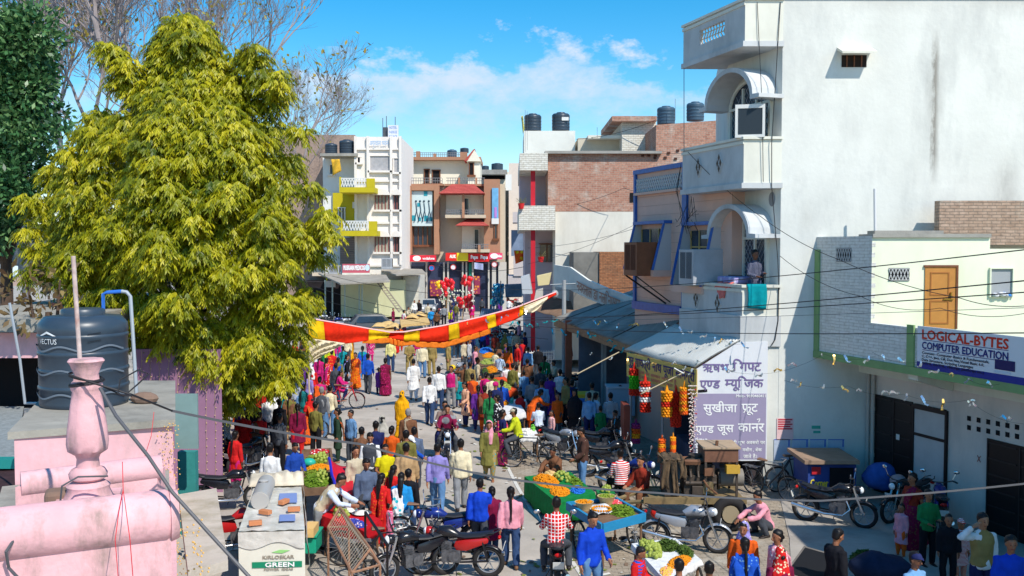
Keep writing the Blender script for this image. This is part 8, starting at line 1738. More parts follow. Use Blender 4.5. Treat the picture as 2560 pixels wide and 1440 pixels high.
t=simple_box('chest_freezer','pale blue chest freezer standing in the deep shade','freezer',1520,1588,972,1040,32,.8,mat('freezer_blue',S(170,186,204,.84),.5),mat('freezer_lid',S(206,214,222,.84),.5))
m=MB();pbox(m,1526,1531,1000,1010,31.95,31.99);m.build('handle',BLKP,t)
t=simple_box('icebox','yellow icebox with a blue picture in the shade','icebox',1440,1484,990,1038,33,.7,mat('icebox_yellow',S(214,176,40),.6));m=MB();pbox(m,1446,1468,996,1028,32.95,32.99);m.build('picture',mat('icebox_blue',S(60,110,180),.5),t)
t=simple_box('teal_crate','teal plastic crate stack beside the white generator box','crate',757,790,1345,1385,18.6,.6,mat('crate_teal',S(20,150,120),.5,vary=.15));m=MB();pbox(m,757,784,1322,1344,18.5,19);m.build('carton',mat('carton',S(206,170,110),.8),t);t.name='crate'
def railing(label,A,B_,h,n,mt,discs=False):
 t=thing('railing',label,'railing',A);m=MB();up=Vector((0,0,h))
 for k in(.12,.5,.98):m.tube([A+up*k,B_+up*k],.028,6)
 for i in range(n+1):p=A.lerp(B_,i/n);m.tube([p,p+up*1.06],.02 if i%n else .035,6)
 m.build('frame',mt,t)
 if discs:
  m=MB();d=(B_-A).normalized();Mx=Matrix(((d.x,-d.y,0),(d.y,d.x,0),(0,0,1)))
  for i in range(n):m.torus(A.lerp(B_,(i+.5)/n)+up*.74,.10,.02,'y',12,4,Mx)
  m.build('ring',WHITEIRON,t)
 return t
railing('white iron gate panel leaning in the market stalls',G(1316,940),G(1384,936),1.15,11,WHITEIRON,True);railing('dark iron railing with white rings at the shade edge',G(1358,1036),G(1422,1000),1.15,9,mat('steel_dark',S(70,80,96),.5),True);railing('low white railing at the back of the shaded stalls',G(1425,1000),G(1515,1010),.8,10,WHITEIRON)
# white generator box under plastic
t=thing('generator','white generator cabinet wrapped in clear plastic with green stripe lettering','generator',G(690,1480));zt=1.52;q=slab_Q([(640,1204),(752,1200),(762,1326),(596,1330)],zt)
WB=mat('cabinet_white',S(232,230,216,.85),.5,vary=.06,dirt=S(190,184,170),dscale=2,damt=.4);PLS=mat('clear_plastic',S(222,220,212,.86),.3,spec=.5,vary=.2,vscale=4,bump=.9,bscale=7,dirt=S(176,170,156),dscale=3,damt=.5)
m=MB();m.prism([p-Vector((0,0,zt-.06))for p in q],(0,0,zt-.08));m.build('cabinet',WB,t)
m=MB();m.sheet(lambda u,v:bil(q,u,v)+Vector((0,0,.012+.025*pnoise(Vector((u*7,v*12,1))))),20,30);m.build('plastic_sheet',PLS,t,smooth=True)
m=MB();c=q[2];d3,d2_=q[3],q[2]
m.sheet(lambda u,v:d3.lerp(d2_,u)+Vector((0,-.02-.015*pnoise(Vector((u*6,v*4,3))),-.24*v*(1+.25*math.sin(u*8)))),16,6);m.sheet(lambda u,v:d2_.lerp(q[1],u)+Vector((.03+.04*pnoise(Vector((u*5,v*3,2)))+.06*v,0,-.8*v)),12,8);m.build('plastic_flap',PLS,t,smooth=True)
FGn=Face(q[3].xy,(q[2]-q[3]).xy);wl=(q[2]-q[3]).length;m=MB();zt2=.80
m.fbox(FGn,.22,wl-.05,.004,.012,.90,1.0);m.build('green_stripe',mat('stripe_green',S(20,130,96),.5),t)
m=MB();text_on(m,FGn,'GREEN',.44,.92,.915,.07,.016,.004);m.build('white_lettering',BW_,t)
m=MB();text_on(m,FGn,'KIRLOSKAR',.40,.92,1.05,.055,.01,.003);text_on(m,FGn,'POWER  IDEAS',.42,.90,.85,.035,.01,.002);m.tube([FGn.p(.44+.05*k,.012,.75+.002*k)for k in range(9)],.006,4);m.build('grey_lettering',mat('print_grey',S(150,140,126),.6),t)
m=MB();m.fpoly(FGn,[(.55,1.16),(.68,1.20),(.85,1.19),(.72,1.14)],.004,.012);m.build('leaf_mark',mat('mark_green',S(140,200,120),.6),t)
m=MB();a,b=bil(q,.28,.22),bil(q,.24,.60);m.tube([a+Vector((0,0,.15)),b+Vector((0,0,.15))],.17,18);m.tube([b+Vector((0,0,.15)),b+(b-a).normalized()*.03+Vector((0,0,.15))],.155,18);m.ball(a.lerp(b,.4)+Vector((0,0,.33)),(.1,.1,.03));tag(m.build('silencer_drum',mat('drum_grey',S(196,194,190,.82),.5,metal=.2),smooth=True),'grey metal silencer drum on the plastic covered generator','drum')
BR_=mat('clay_brick',S(214,140,96,.82),.9,vary=.12)
for i,(u,v,a,lab)in enumerate(((.66,.55,1.2,'clay brick standing askew near the middle of the generator top'),(.36,.74,-.4,'clay brick left of the middle on the generator top'),(.84,.70,.2,'clay brick at the right of the generator top'),(.24,.93,.3,'clay brick at the near left corner of the generator top'))):
 m=MB();m.bx(bil(q,u,v)+Vector((0,0,.08)),(.22,.11,.075),a);tag(m.build('brick',BR_,bevel=.008),lab,'brick','bricks weighing down the plastic')
m=MB();rn=random.Random(4);m.sheet(lambda u,v:bil(q,-.1+1.15*u,-.12+.3*v)+Vector((0,0,.05+.16*abs(pnoise(Vector((u*5,v*3,5))))*math.sin(math.pi*v)+.1*math.sin(math.pi*v))),26,10);tag(m.build('sack',mat('old_sacking',S(226,212,188,.84),.9,vary=.3,vscale=3),smooth=True,thick=.01),'crumpled pale sacking heaped at the far end of the generator','sack')
m=MB();m.sheet(lambda u,v:bil(q,.56+.34*u,.34+.2*v)+Vector((0,0,.045)),3,3);m.sheet(lambda u,v:bil(q,.60+.26*u,.76+.12*v)+Vector((0,0,.045)),3,3);tag(m.build('paper',mat('blue_print',S(120,140,190),.6)),'blue printed packing showing through the plastic on the generator','packing')
# rusty wire cage at the bottom
t=thing('cage','rusty triangular wire cage frame leaning at the bottom edge','cage',G(900,1500));RUST=mat('rusty_iron',S(150,112,88),.8,vary=.3,vscale=12)
Pp=[at(852,1268,18.4),at(818,1318,17.6),at(946,1440,15.8),at(895,1400,15.2),at(1002,1440,15.6),at(940,1290,18.4),at(904,1395,16.2)]
m=MB();A0,A1=at(850,1268,18.2),at(926,1372,16.2);B0,B1=at(820,1318,17.8),at(880,1432,15.8);C0,C1=at(872,1316,17.9),at(950,1412,16.0)
for a,b in((A0,A1),(B0,B1),(C0,C1),(A0,B0),(A0,C0),(A1,B1),(A1,C1),(B1,C1),(B0,C0)):m.tube([a,b],.022,6)
for p in(B0,B1,C1,C0):m.tube([p,Vector((p.x,p.y,0))],.022,6)
m.build('frame',RUST,t)
m=MB()
for a,b,c,d in((A0,A1,B1,B0),(A0,A1,C1,C0)):
 for i in range(22):k=i/21;m.tube([a.lerp(b,k),d.lerp(c,k)],.0035,3)
 for i in range(9):k=i/8;m.tube([a.lerp(d,k),b.lerp(c,k)],.0035,3)
m.build('wire_mesh',mat('mesh_wire',S(176,164,146),.7),t)
t=thing('barrier','black angle iron barrier frame beside the wire cage','barrier',G(960,1470));m=MB()
a,b,c=at(913,1280,18.2),at(968,1362,16.8),at(966,1450,16.4);m.tube([a,b],.028,4);m.tube([b,Vector((b.x,b.y,0))],.028,4);m.tube([a,Vector((a.x,a.y,0))],.028,4);m.tube([a.lerp(b,.1)-Vector((0,0,.5)),b-Vector((0,0,.6))],.018,4);m.build('frame',BLACKGATE,t)
# engine trailer
tb0=G(1760,1325);t=thing('trailer','old generator trailer with oily engine and cabinet on stilts','trailer',(tb0.x,tb0.y,0));OIL=mat('oily_iron',S(84,74,66),.6,metal=.3,vary=.35,vscale=6,dirt=S(40,34,30),dscale=4,damt=.6);TANI=mat('dusty_ochre_iron',S(140,120,84,.85),.7,vary=.3,vscale=5)
L=lambda x,y,z:Vector((x,y,z));B=lambda m,n,mt,**k:m.build(n,mt,t,world=False,**k)
m=MB();m.box(-1.35,.95,.0,.10,.58,.72);m.box(-1.35,.95,1.0,1.1,.58,.72);m.box(-1.2,.9,.1,1.0,.66,.70);m.tube([L(-1.3,.1,.62),L(-2.2,.5,.45)],.05,6);m.tube([L(-1.3,1.0,.62),L(-2.2,.5,.45)],.05,6);B(m,'chassis',TANI)
for y in(-.1,1.2):
 m=MB();m.torus(L(.55,y,.40),.29,.115,'y',26,9);w=B(m,'wheel',TYRE,smooth=True);m=MB();m.lathe([(0,-.05),(.19,-.05),(.2,.05),(.06,.08),(0,.08)],L(.55,y-.06,.40),16,axis='y');m.build('rim',mat('rim_ochre',S(150,136,110),.7),w,world=False)
m=MB();m.box(-.42,.32,.2,.75,.74,1.18);m.box(-.36,.26,.26,.66,1.18,1.42)
for i in range(4):m.tube([L(-.28+.17*i,.2,1.2),L(-.28+.17*i,.2,1.42)],.04,8);m.tube([L(-.28+.17*i,.20,1.3),L(-.28+.17*i,.1,1.15)],.03,6)
m.tube([L(-.4,.16,1.02),L(.3,.16,1.02)],.05,8);m.tube([L(-.35,.3,1.48),L(.25,.3,1.52)],.06,8);m.tube([L(-.12,.5,1.42),L(-.12,.5,1.6)],.15,14);m.bx(L(-.1,.14,.86),(.3,.06,.2));m.tube([L(.36,.45,1.05),L(.42,.45,1.05)],.24,18);B(m,'engine',OIL,bevel=.01)
m=MB();m.box(.0,.22,.1,.14,.78,1.05);B(m,'plate',TANI)
m=MB();m.box(-.86,-.55,.15,.85,.72,1.5);B(m,'radiator',OIL)
OS=mat('oily_sack',S(112,92,70,.8),.95,vary=.45,vscale=5,dirt=S(50,42,36),dscale=4,damt=.6)
for x0,w,drop in((-.92,.16,.62),(-.70,.12,.78),(-.55,.14,.40)):
 m=MB();m.sheet(lambda u,v:L(x0+w*u+.03*math.sin(v*8+x0*9),.90-.80*min(1,v*2)-.03*math.sin(u*7+v*9),1.53+.03*math.sin(u*6+v*5)-drop*max(0,v-.5)*2),6,18);B(m,'sacking',OS,smooth=True,thick=.014)
m=MB();m.sheet(lambda u,v:L(-.93+.42*u,.12+.76*v,1.55+.05*pnoise(Vector((u*4,v*5,1)))-.16*max(0,.15-u)*6*(.5+v)),10,10);B(m,'sacking',OS,smooth=True,thick=.014)
m=MB();m.tube([L(-.5,.3,1.5),L(-.42,.3,1.35),L(-.40,.3,1.1)],.035,7);m.tube([L(.2,.3,1.55),L(.3,.3,1.6),L(.34,.3,1.95)],.035,8);m.tube([L(-.45,.7,1.45),L(.3,.7,1.48)],.05,8);m.bx(L(.12,.12,1.28),(.2,.1,.16));m.bx(L(-.25,.12,1.5),(.34,.1,.08),0,.3);m.tube([L(.0,.1,1.1),L(.1,.02,.95),L(.3,.05,.8)],.02,6);B(m,'manifold',mat('rust_pipe',S(120,84,62),.8,vary=.3,vscale=8))
m=MB();m.tube([L(.42,.45,1.08),L(.95,.45,1.08)],.2,18);B(m,'alternator',mat('alternator_grey',S(130,124,116),.6,vary=.2),smooth=True)
m=MB();m.box(.02,.78,.1,.9,1.50,1.80);B(m,'cabinet',mat('rust_sheet',S(120,84,66),.7,vary=.3,vscale=4),bevel=.01)
m=MB();m.box(-.02,.82,.06,.94,1.802,1.84);B(m,'cabinet_top',mat('rust_top',S(190,164,136,.84),.85,vary=.2,vscale=3))
m=MB()
for x in(.05,.75):
 for y in(.13,.87):m.box(x-.025,x+.025,y-.025,y+.025,.72,1.5)
B(m,'stilt',OIL)
m=MB();m.box(.50,.80,.02,.22,1.30,1.48);m.v=[(x,y,z-.04)for x,y,z in m.v];B(m,'switch_box',mat('ochre_box',S(196,156,60),.6,vary=.2))
m=MB();m.ball(tuple(tb0+L(-1.05,-.12,.42)),(.17,.12,.13),10,7);tag(m.build('bag',mat('red_plastic_bag',S(220,40,30),.4,vary=.2,vscale=6),smooth=True),'knotted red plastic bag hanging on the trailer','bag')
t=thing('kiosk_counter','old blue juice counter box lying by the white wall','counter',G(2080,1235));m=MB();pbox(m,2020,2140,1162,1228,23.2,24.4);m.build('box',mat('counter_navy',S(44,70,140),.6,vary=.2,vscale=3),t);m=MB();pbox(m,2012,2150,1152,1161,23.0,24.5);m.build('top',mat('counter_top',S(170,142,120,.8),.8,vary=.25,vscale=3),t);m=MB();pbox(m,2075,2134,1170,1222,23.15,23.19);m.build('opening',DARK,t)
FCn=Face((XX(2020,23.2),23.19),(1,0));m=MB();(a,z),(b,_)=FCn.sz(2026,1216),FCn.sz(2070,1216);text_on(m,FCn,'Corner',a,b,z,.17,.012,.006);m.build('lettering',mat('corner_yellow',S(226,206,60),.5),t);m=MB();pbox(m,2030,2052,1168,1186,23.16,23.19);m.build('red_mark',mat('mark_red',S(190,40,50),.5),t)
t=thing('bin','square concrete bin at the bottom edge right of the women','bin',G(2060,1440));q=slab_Q([(2010,1362),(2110,1390),(2070,1470),(1960,1430)],.8);m=MB();m.prism([p-Vector((0,0,.8))for p in q],(0,0,.78));m.build('wall',mat('dark_cement',S(120,112,104),.9,vary=.25),t);m=MB();m.prism([p.lerp(sum(q,Vector())/4,.12)-Vector((0,0,.015))for p in q],(0,0,.006));m.build('hollow',DARK,t)
for px,py,D,r,mt,lab in((2200,1190,23.4,(.42,.3,.34),cloth(S(60,100,180)),'big blue sack heaped beside the drain pipes'),(2245,1205,23.0,(.2,.2,.2),cloth(S(200,170,170)),'pale bundle beside the blue sack'),(2200,1420,17.6,(.55,.4,.28),cloth(S(34,44,70)),'dark blue sheeted heap at the bottom edge')):
 m=MB();c=at(px,py,D);m.ball(c,r,16,10);m.v=[tuple(c+(Vector(v)-c)*(1+.25*pnoise(Vector(v)*3.5)))for v in m.v];tag(m.build('sack',mt,smooth=True),lab,'sack')
q=slab_Q([(2120,1385),(2180,1380),(2200,1410),(2130,1420)],.12);heap('green grass fodder beside the dark blue heap',q,.5,.5,.5,.5,.16,DKG,300,.03,True)
q=slab_Q([(1450,1340),(1620,1330),(1640,1345),(1480,1355)],.02)
for i,(px,py)in enumerate(((1560,1345),(1572,1352),(1530,1347),(1588,1344))):
 m=MB();m.ball(G(px,py,.04),(.12,.05,.045),8,5);tag(m.build('shoe',[SHOEM,WHITEIRON,SANDAL,SHOEM][i],smooth=True),['dark sandal, middle of those lying under the blue cart','white sandal lying under the blue cart','brown sandal lying under the blue cart','dark sandal at the right of those under the blue cart'][i],'shoe')
rn=random.Random(31);m=MB()
for i in range(420):
 x,y=rn.choice(((rn.uniform(560,1500),rn.uniform(900,1440)),(rn.uniform(1280,1700),rn.uniform(1150,1440)),(rn.uniform(1000,1320),rn.uniform(880,1250))));p=G(x,y,.024);a=rn.uniform(0,6.28);w,l=rn.uniform(.015,.05),rn.uniform(.03,.09);d=Vector((math.cos(a),math.sin(a),rn.uniform(-.05,.25)));n=Vector((-d.y,d.x,rn.uniform(-.1,.1)));m.cur=rn.choice((0,0,1,2));m.add([p-d*l-n*w,p+d*l-n*w,p+d*l+n*w,p-d*l+n*w],[(0,1,2,3)])
o=m.build('litter',[mat('paper_scrap',S(226,222,212,.85),.9),mat('leaf_scrap',S(120,130,60),.9),mat('brown_scrap',S(120,100,84),.9)],None,normals=False);tag(o,'scraps of paper and leaves strewn over the road','litter');o['kind']='stuff'
# cloth, garlands, streamers and wires
RDC,YLC,CRC=cloth(S(228,46,18)),cloth(S(236,190,20)),cloth(S(236,222,190))
sc_=thing('festoon','red and yellow striped festoon cloth hung across the road','festoon',at(980,850,36))
top=[(766,796),(860,812),(975,832),(1010,831),(1110,815),(1200,794),(1290,770),(1390,731)];bot=[(772,848),(862,860),(972,843),(1008,853),(1110,856),(1205,828),(1290,799),(1392,736)];Dd=[33,34,35.5,36,37,38.5,39.5,41]
def edge(L,u):
 xs=np.linspace(0,1,len(L));return np.interp(u,xs,[a for a,b in L]),np.interp(u,xs,[b for a,b in L])
def fest(u,v):
 a,b=edge(top,u),edge(bot,u);D=np.interp(u,np.linspace(0,1,8),Dd);w=math.sin(u*40+v*2)*.05+.06*math.sin(u*13+v*7);return at(a[0]+(b[0]-a[0])*v,a[1]+(b[1]-a[1])*v,D+w)
cuts=[0,.065,.22,.285,.43,.485,.59,.63,.74,.775,.87,.915,1];cols=[YLC,RDC,YLC,RDC,YLC,RDC,YLC,RDC,YLC,RDC,YLC,RDC]
for i,c in enumerate(cols):m=MB();m.sheet(lambda u,v:fest(cuts[i]+(cuts[i+1]-cuts[i])*u,v),max(4,int((cuts[i+1]-cuts[i])*70)),8);m.build('red_panel' if c is RDC else 'yellow_panel',c,sc_,smooth=True,thick=.01,normals=False)
m=MB();m.tube([fest(i/60,0)+Vector((0,0,.02))for i in range(61)],.03,5);m.build('top_hem',mat('pink_hem',S(240,190,190),.8),sc_,smooth=True)
ORF=cloth(S(240,130,40));m=MB()
def fr(u,v):
 p=fest(.20+.55*u,1);h=.42*math.sin(math.pi*min(1,max(0,u*1.9-.0)))if u<.5 else .34;return p+Vector((0,.05*math.sin(u*90),-v*(.08+h*.42)))
m.sheet(fr,70,5);m.build('orange_frill',ORF,sc_,smooth=True,thick=.008,normals=False)
m=MB()
m.sheet(lambda u,v:at(768+6*v+96*u*(1-v),845+63*v+13*u*(1-v),32.7+.07*math.sin((u+v)*17)),16,12);m.build('cream_lining',CRC,sc_,smooth=True,thick=.01,normals=False)
m=MB();m.sheet(lambda u,v:fest(.885+.085*u,.15+1.3*v*math.sin(math.pi*(.15+.75*u)))+Vector((0,-.12,0)),10,6);m.build('cream_lining',CRC,sc_,smooth=True,thick=.01,normals=False)
m=MB();p=at(766,796,33);m.tube([p+Vector((0,0,.05)),Vector((p.x+.12,p.y,0))],.03,6);tag(m.build('pole',mat('bamboo',S(206,186,150,.84),.7)),'pale pole holding the left end of the striped cloth','pole')
m=MB();p=at(1410,735,41.5);m.tube([p+Vector((0,0,.6)),Vector((p.x,p.y,0))],.09,8);m.tube([p+Vector((-.6,0,.4)),p+Vector((.5,0,.45))],.03,5);m.ball(p+Vector((-.4,-.1,.0)),(.16,.16,.2));tag(m.build('utility_pole',mat('pole_cement',S(176,182,186,.82),.8,vary=.15)),'concrete utility pole where the striped cloth is tied','utility pole')
m=MB();p=G(1068,770);m.tube([p,p+Vector((0,0,7.2))],.11,7);m.tube([p+Vector((-.7,0,6.4)),p+Vector((.7,0,6.5))],.05,5);tag(m.build('utility_pole',mat('pole_cement2',S(150,142,130,.82),.8,vary=.2)),'old utility pole beside the far white van','utility pole')
m=MB();p=G(1252,845);m.tube([p,p+Vector((0,0,4.0))],.035,5);tag(m.build('pole',IRON),'thin dark pole standing behind the striped cloth','pole')
def line(mb,pts,sag=0,n=14,r=.012):
 P=[at(*q)for q in pts];out=[]
 for a,b in zip(P,P[1:]):
  for i in range(n):k=i/n;out.append(a.lerp(b,k)-Vector((0,0,sag*4*k*(1-k))))
 mb.tube(out+[P[-1]],r,4)
for lab,pts,sag,r in[('thick black power line crossing high over the market',[(1260,722,44),(2600,620,13)],.25,.011),('black power line, second highest over the market',[(1200,800,50),(2600,698,14)],.2,.013),('black power line twisted with the second one',[(1220,790,50),(2600,728,14)],.2,.012),('thin grey power line crossing the tin roofs',[(1180,800,48),(2600,768,14)],.1,.006),('lowest black power line over the white house sign',[(1330,815,40),(2600,832,13)],.12,.012),('wire sagging from the balcony to the cream storey',[(1720,380,27.5),(1900,540,24.8),(2100,650,22.5),(2400,745,20),(2600,760,17)],.1,.008),('wire falling from the white wall past the orange door',[(1950,640,24.9),(2150,740,22),(2350,770,20.5),(2600,775,17)],.15,.007),('long grey cable swooping across the foreground street',[(430,1027,8.5),(900,1110,10),(1250,1195,11),(1640,1232,12),(2050,1252,12.5),(2600,1205,13)],.02,.016),('wires strung over the far street, upper',[(830,690,76),(1330,742,60)],.5,.02),('wires strung over the far street, middle',[(780,715,60),(1350,820,45)],.4,.016),('wires strung over the far street, lower',[(770,740,55),(1370,848,42)],.3,.014),('wires strung from the old pole to the red pillars',[(1066,650,97),(1340,660,55)],.8,.02),('thin wire from the old pole up to the corner house',[(1066,655,97),(850,620,84)],.4,.02),('wire across the front of the long brick house',[(1330,520,51),(1560,470,49),(1700,440,30)],.3,.012),('wire across the whitewashed lower wall',[(1320,620,50),(1590,570,48.9)],.2,.012),('second wire across the whitewashed lower wall',[(1320,660,49),(1590,560,48.5)],.2,.012),('thin wires above the rooftop tanks',[(1440,348,55),(1640,300,53)],.2,.015)]:
 m=MB();line(m,pts,sag,12,r);tag(m.build('cable',mat('grey_cable',S(84,84,88),.5)if 'grey' in lab else WIRE),lab,'cable')
m=MB();rn=random.Random(8)
for k in range(9):
 a,b=FBL.p(-.6+rn.uniform(-.4,.3),.3,7.4+rn.uniform(-.3,.4)),FBL.p(rn.uniform(-1.6,.2),.35,6.9+rn.uniform(-.2,.6));m.tube([a,a.lerp(b,.5)+Vector((rn.uniform(-.2,.2),0,-.3)),b],.008,4)
for k in range(3):m.tube([FBL.p(0,.2,8.8),FBL.p(.02+.05*k,.3,8.0),FBL.p(-.3-.3*k,.3,6.9-.2*k)],.008,4)
tag(m.build('cable',WIRE),'tangle of black service wires on the peach wall beside the arched hood','cable')
FOIL=mat('silver_foil',S(226,232,236),.18,metal=.85);FOILT=mat('teal_foil',S(60,190,200),.25,metal=.5);FOILG=mat('gold_foil',S(236,200,120),.25,metal=.6)
def tinsel(label,pts,n,seed,mt=FOIL,s=1.0):
 rn=random.Random(seed);t=thing('tinsel_string',label,'tinsel',at(*pts[0]));m=MB();line(m,pts,.1,8,.003);m.build('string',WIRE,t);P=[at(*q)for q in pts]
 for i in range(n):
  k=(i+rn.random()*.6)/n*(len(P)-1);j=min(int(k),len(P)-2);p=P[j].lerp(P[j+1],k-j)-Vector((0,0,.4*.1*(k-j)*(1-k+j)*4));d=Vector((rn.uniform(-1,1),rn.uniform(-.4,.4),rn.uniform(-.9,.1))).normalized();e=Vector((-d.z,0,d.x))*.022*s;L_=rn.uniform(.12,.25)*s
  m=MB();m.sheet(lambda u,v:p+d*L_*u+e*(v-.5)*2*(1+.3*math.sin(u*7))+Vector((0,.03*math.sin(u*9+i),.03*math.sin(u*6+i))),5,1);m.build('foil_strip',FOILG if rn.random()<.2 and mt is FOIL else mt,t,thick=.003)
tinsel('silver tinsel string over the pale tin roof',[(1655,805,27),(1800,842,25.5),(1860,858,24.5)],9,1);tinsel('silver tinsel string over the dull tin roof',[(1470,800,34),(1620,812,30)],6,2);tinsel('teal tinsel string below the dull tin roof',[(1375,820,36),(1480,830,33),(1560,870,30),(1620,895,28)],11,3,FOILT,1.2);tinsel('silver and gold tinsel string before the white wall',[(1740,900,24),(1900,935,22.5),(2060,885,21),(2190,890,20)],10,4)
tinsel('silver and gold tinsel string under the green band',[(1960,950,22.5),(2120,965,21),(2260,985,20),(2420,1000,19),(2560,1060,18)],14,5);tinsel('silver tinsel hanging on the computer school board',[(2180,880,20.5),(2300,905,19.8),(2400,935,19),(2500,960,18.2)],7,6);tinsel('silver tinsel string beside the striped cloth',[(1130,810,38),(1260,790,38),(1330,770,39)],7,7);tinsel('teal tinsel string at the far market shade',[(1260,800,42),(1330,808,40),(1390,800,38)],9,8,FOILT,1.4);tinsel('silver tinsel string in front of the shaded stalls',[(1470,880,28),(1580,900,26.5),(1700,905,25),(1740,925,24.5)],8,9)
def garland(label,px,y0,y1,D,w,cols,bands=6):
 p,q=at(px,y0,D),at(px,y1,D);t=thing('garland',label,'garland',(q.x,q.y,q.z));h=p.z-q.z;m=MB();m.tube([p,p-Vector((0,0,h*.22))],[.008,w*.5],8);m.build('hanging_loop',cols[0],t);rn=random.Random(int(px))
 for b in range(bands):
  m=MB();z1,z0=p.z-h*(.2+.8*b/bands),p.z-h*(.2+.8*(b+1)/bands);k=max(2,int((z1-z0)/.06))
  for r in range(k):
   for i in range(9):a=6.2832*(i+.5*r)/9;m.ball((p.x+w*math.cos(a)*rn.uniform(.85,1.1),p.y+w*math.sin(a),z1-(z1-z0)*(r+.5)/k),.042,6,4)
  m.tube([(p.x,p.y,z0),(p.x,p.y,z1)],w*.85,8);m.build('flower_band',cols[b%len(cols)],t,smooth=True)
gr,go,gor,gw,gg,gp=[mat('garland_'+n,c,.7,vary=.2,vscale=20)for n,c in(('red',S(206,40,16)),('orange',S(246,150,16)),('deep',S(226,90,16)),('white',S(240,232,226)),('green',S(60,170,20)),('purple',S(150,40,100)))]
garland('red and green flower garland bundle at the left of the shop front',1586,905,988,28.2,.13,[gr,gg,gg,gr],4);garland('red and white flower garland bundle',1613,935,1030,27.0,.13,[gr,gw,gr,gw,gr,gr],6);garland('bright orange marigold garland bundle hanging longest in the sun',1667,962,1042,25.6,.125,[go,go,gr,go,go],5);garland('plain red garland bundle behind the orange one',1690,962,1066,25.8,.12,[gr],5);garland('orange and brown ringed garland bundle beside the signboard',1711,952,1035,25.2,.09,[go,gor],8)
garland('purple and orange garland bundle low at the shop left',1590,1046,1108,27.6,.1,[gp,gor,go],4);garland('orange garland strand low in the shop middle',1655,1085,1150,25.5,.07,[gor,go],5);garland('thin orange garland strand beside the white post',1683,1080,1142,25.5,.05,[go,gor],5)
m=MB();rn=random.Random(6)
for i in range(10):
 x=1722+i*1.9;p0,p1=at(x,965,24.7),at(x+rn.uniform(-4,4),1130+rn.uniform(-20,15),24.6)
 for k in range(18):m.ball(p0.lerp(p1,k/17)+Vector((rn.uniform(-.02,.02),0,0)),.02,5,4)
tag(m.build('bead_strings',cloth(S(226,210,200),'spots',S(190,50,50),9),smooth=True),'strings of beads and shells hanging at the signboard edge','beads')
m=MB()
for i in range(90):m.ball(at(1752+rn.uniform(-14,14),1120+rn.uniform(-22,26),24.5+rn.uniform(-.15,.1)),.035,5,4)
tag(m.build('bauble_bunch',cloth(S(200,200,206),'spots',S(200,60,50),8),smooth=True),'bunch of shiny trinkets hanging below the bead strings','trinkets')
m=MB();m.tube([at(1443,935,27),at(1548,880,27)],.02,5);tag(m.build('bamboo_pole',mat('bamboo',S(206,186,150,.84),.7)),'bamboo stick poking out under the dull tin roof','pole');m=MB();m.tube([at(1602,985,24.6),at(1712,930,24.6)],.018,5);tag(m.build('bamboo_pole',mat('bamboo',S(206,186,150,.84),.7)),'bamboo stick before the yellow shop banner','pole');m=MB();m.tube([at(1685,920,24.5),at(1710,934,24.5)],.02,5);tag(m.build('tube_lamp',WHITEIRON),'white tube lamp under the pale tin edge','lamp')
m=MB();pbox(m,1560,1575,1015,1100,27.5,28.4);tag(m.build('door_leaf',mat('red_door',S(130,60,44),.7,vary=.2)),'red wooden door leaf standing in the shade by the shop','door')
m=MB();A,B_=Vector((6.10,24.93,5.35)),Vector((6.60,24.93,5.35));m.sheet(lambda u,v:A.lerp(B_,u)+Vector((.03*math.sin(v*3),-.03-.03*math.sin(u*11)*v-.02*v,-.62*v-(.04*u if v>.9 else 0))),14,8);m.sheet(lambda u,v:A.lerp(B_,u)+Vector((0,-.03+.2*v,.0-.15*v*v)),8,4);tag(m.build('towel',cloth(S(0,150,160)),smooth=True,thick=.012),'teal towel hung over the front of the white balcony','towel')
m=MB();c=FB.p(1.05,-.5,5.42);m.bx(c,(.9,.75,.2),math.atan2(UN.y,UN.x));tag(m.build('mattress',cloth(S(170,160,210),'spots',S(210,204,230),5),bevel=.05),'rolled lilac bedding airing on the white balcony','bedding')
m=MB();m.sheet(lambda u,v:FB.p(.55+.8*u,-.1+.13*v,5.36-.14*v**3-.28*(v>.85)*(abs(u-.55)<.25)+.02*math.sin(u*17)),14,8);tag(m.build('cloth',cloth(S(240,130,120)),smooth=True,thick=.01),'salmon pink cloth drooping over the balcony side','cloth');m=MB();m.sheet(lambda u,v:FB.p(2.5+.6*u,-.14+.22*v,5.37+.05*abs(math.sin(u*9+v*3))),10,4);tag(m.build('cloth',cloth(S(220,226,232)),smooth=True,thick=.01),'pale crumpled cloth at the far end of the balcony rail','cloth')
m=MB();m.fbox(FT,1.25,1.9,.35,.40,3.9,5.55);tag(m.build('board',mat('cardboard',S(124,94,76),.8,vary=.2)),'brown board leaning in the lower balcony doorway','board')
TNK=[('grey blue tank on the tall brick wall, left one',1665,311,52,.48,.95),('dark blue tank on the tall brick wall, right one',1738,302,51.5,.46,.98),('black tank on the white roof room, left one',1332,328,57,.50,1.0),('black tank with white label on the white roof room, right one',1402,327,57,.52,1.05),('dark water tank on the corner house bay, left one',828,387,86.5,.55,1.0),('dark water tank on the corner house bay, right one',867,385,86.5,.66,1.25),('blue black tank on the buff building roof',1130,396,100.5,.5,.9),('small dark tank beside the red gable',1161,382,101,.45,.5),('round dark tank on the grey roofed far house',1243,425,116,.7,.8),('small teal tank on the grey roofed far house',1213,425,116,.45,.5)]
TB2=mat('roof_tank_blue',S(66,92,112),.45,vary=.12,vscale=4)
for lab,px,yb,D,r,h in TNK:tank('water_tank',lab,at(px,yb,D),r,h,TB2 if 'blue' in lab else TANKM,20,group='water tanks on the roofs')
m=MB();p=at(1416,300,57);m.box(p.x-.30,p.x+.1,p.y-.56,p.y-.53,p.z-.1,p.z+.1);tag(m.build('tank_label',WHITEIRON),'white label on the right hand black roof tank','label')
m=MB()
